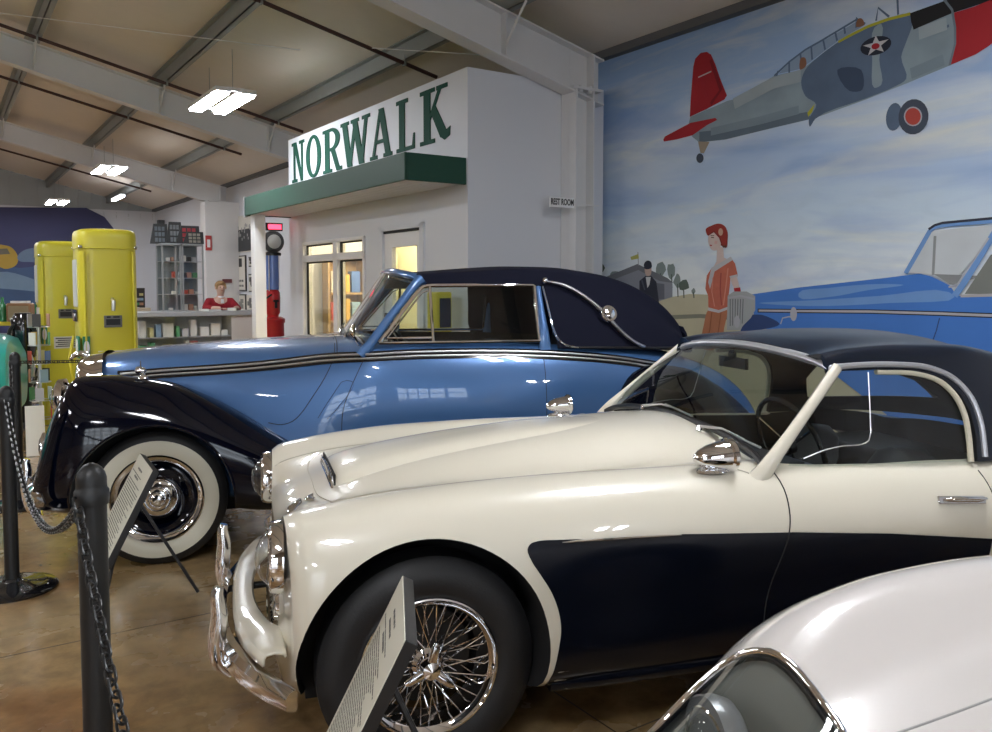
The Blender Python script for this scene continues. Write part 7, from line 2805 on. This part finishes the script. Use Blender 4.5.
je = [(0, 1), (1, 2), (2, 3), (3, 4), (4, 5), (5, 6), (3, 7), (7, 8), (8, 9)]
skinned('jumper', jj, je, [(.17, .14), (.165, .125), (.182, .122), (.185, .122), .080, .068, .048, .080, .068, .048], JMP, pr)
tr_ = [(0, .10, .72), J[16], J[17], J[18], (-.13, -.29, .12), J[21], J[22], J[23], (.13, -.29, .12)]
skinned('trousers', tr_, [(0, 1), (1, 2), (2, 3), (3, 4), (0, 5), (5, 6), (6, 7), (7, 8)], [(.165, .135), .10, .084, .065, .055, .10, .084, .065, .055], mat('dark_trousers', (.02, .02, .03), .8), pr)
MB().lathe([(.045, 0), (.055, .012), (.050, .03), (.04, .02)], (0, -.055, 1.29), (0, -.15, 1), 20, closed=True).build('collar', WHITE, pr)
MB().obox((0, -.155, 1.235), (.022, 0, 0), (0, .004, -.002), (0, 0, .03)).build('name_badge', WHITE, pr)
# hair cap
hv_ = MB().ball((0, -.065, 1.475), .088, .098, .085, 20, 14)
hv_.v = [p if not (p.y < -.125 and p.z < 1.50) else Vector((p.x * .85, -.120, max(p.z, 1.50))) for p in hv_.v]
hv_.v = [Vector((p.x, p.y, max(p.z, 1.415))) for p in hv_.v]
hv_.build('hair', mat('fair_hair', (.36, .22, .10), .7, bump=.4, bscale=90), pr)
fc = MB()
for sx in (-1, 1):
    fc.ball((sx * .027, -.158, 1.455), .010, .006, .006, 10, 6)
fc.each('eye', BLACK, pr)
MB().ball((0, -.172, 1.435), .010, .014, .016, 10, 8).build('nose', SKN, pr)
MB().ball((0, -.160, 1.405), .020, .005, .005, 10, 6).build('mouth', mat('lips', (.40, .12, .10), .5), pr)
for sx in (-1, 1):
    MB().ball((sx * .082, -.08, 1.445), .010, .018, .028, 10, 8).build('ear', SKN, pr)
# five fingers on each hand, resting on the worktop
for sx in (-1, 1):
    for k in range(4):
        bx = sx * (.10 - .018 + .016 * (k - 1.2)) - sx * .02
        L_ = (.060, .072, .068, .052)[k]
        MB().tube([(bx, -.45, 1.128), (bx - sx * .006, -.45 - L_ * .5, 1.130), (bx - sx * .012, -.45 - L_, 1.116)], [.010, .009, .007], 8).build('finger', SKN, pr)
    MB().tube([(sx * .075, -.43, 1.128), (sx * .05, -.455, 1.125), (sx * .045, -.48, 1.118)], [.012, .010, .008], 8).build('thumb', SKN, pr)
sto = empty('stool', HW(h_.x, ac + 1.02, 0), HROT)
MB().lathe([(.0, .52), (.17, .52), (.175, .55), (.16, .58), (.0, .58)], n=24).build('seat', BLACK, sto)
lg = MB()
for k in range(4):
    t = PI / 4 + k * PI / 2
    lg.tube([(.10 * math.cos(t), .10 * math.sin(t), .52), (.17 * math.cos(t), .17 * math.sin(t), .0)], .012, 8)
lg.each('leg', CHROME_D, sto)
tag(sto, 'stool the clerk sits on behind the counter', 'stool')
# ------------------------------------------------------------------ keep the tree at thing > part > sub-part (flatten anything deeper)
for o in list(scene.objects):
    ch = []
    p = o
    while p is not None:
        ch.append(p)
        p = p.parent
    if len(ch) > 3:
        M = o.matrix_basis.copy()
        for q in ch[1:-2]:
            M = q.matrix_basis @ M
        o.parent = ch[-2]
        o.matrix_basis = M
# ------------------------------------------------------------------ world and view
wld = bpy.data.worlds.new('world')
scene.world = wld
wld.use_nodes = True
wld.node_tree.nodes['Background'].inputs[0].default_value = (0.75, 0.8, 0.9, 1)
wld.node_tree.nodes['Background'].inputs[1].default_value = 0.25
scene.view_settings.view_transform = 'Standard'
scene.view_settings.look = 'None'
scene.view_settings.gamma = 1
scene.view_settings.exposure = 0.30
scene.cycles.max_bounces = 8
scene.cycles.diffuse_bounces = 4
scene.cycles.glossy_bounces = 5
scene.cycles.transparent_max_bounces = 16
scene.cycles.sample_clamp_indirect = 6
scene.cycles.use_denoising = True
scene.cycles.caustics_reflective = False
scene.cycles.caustics_refractive = False
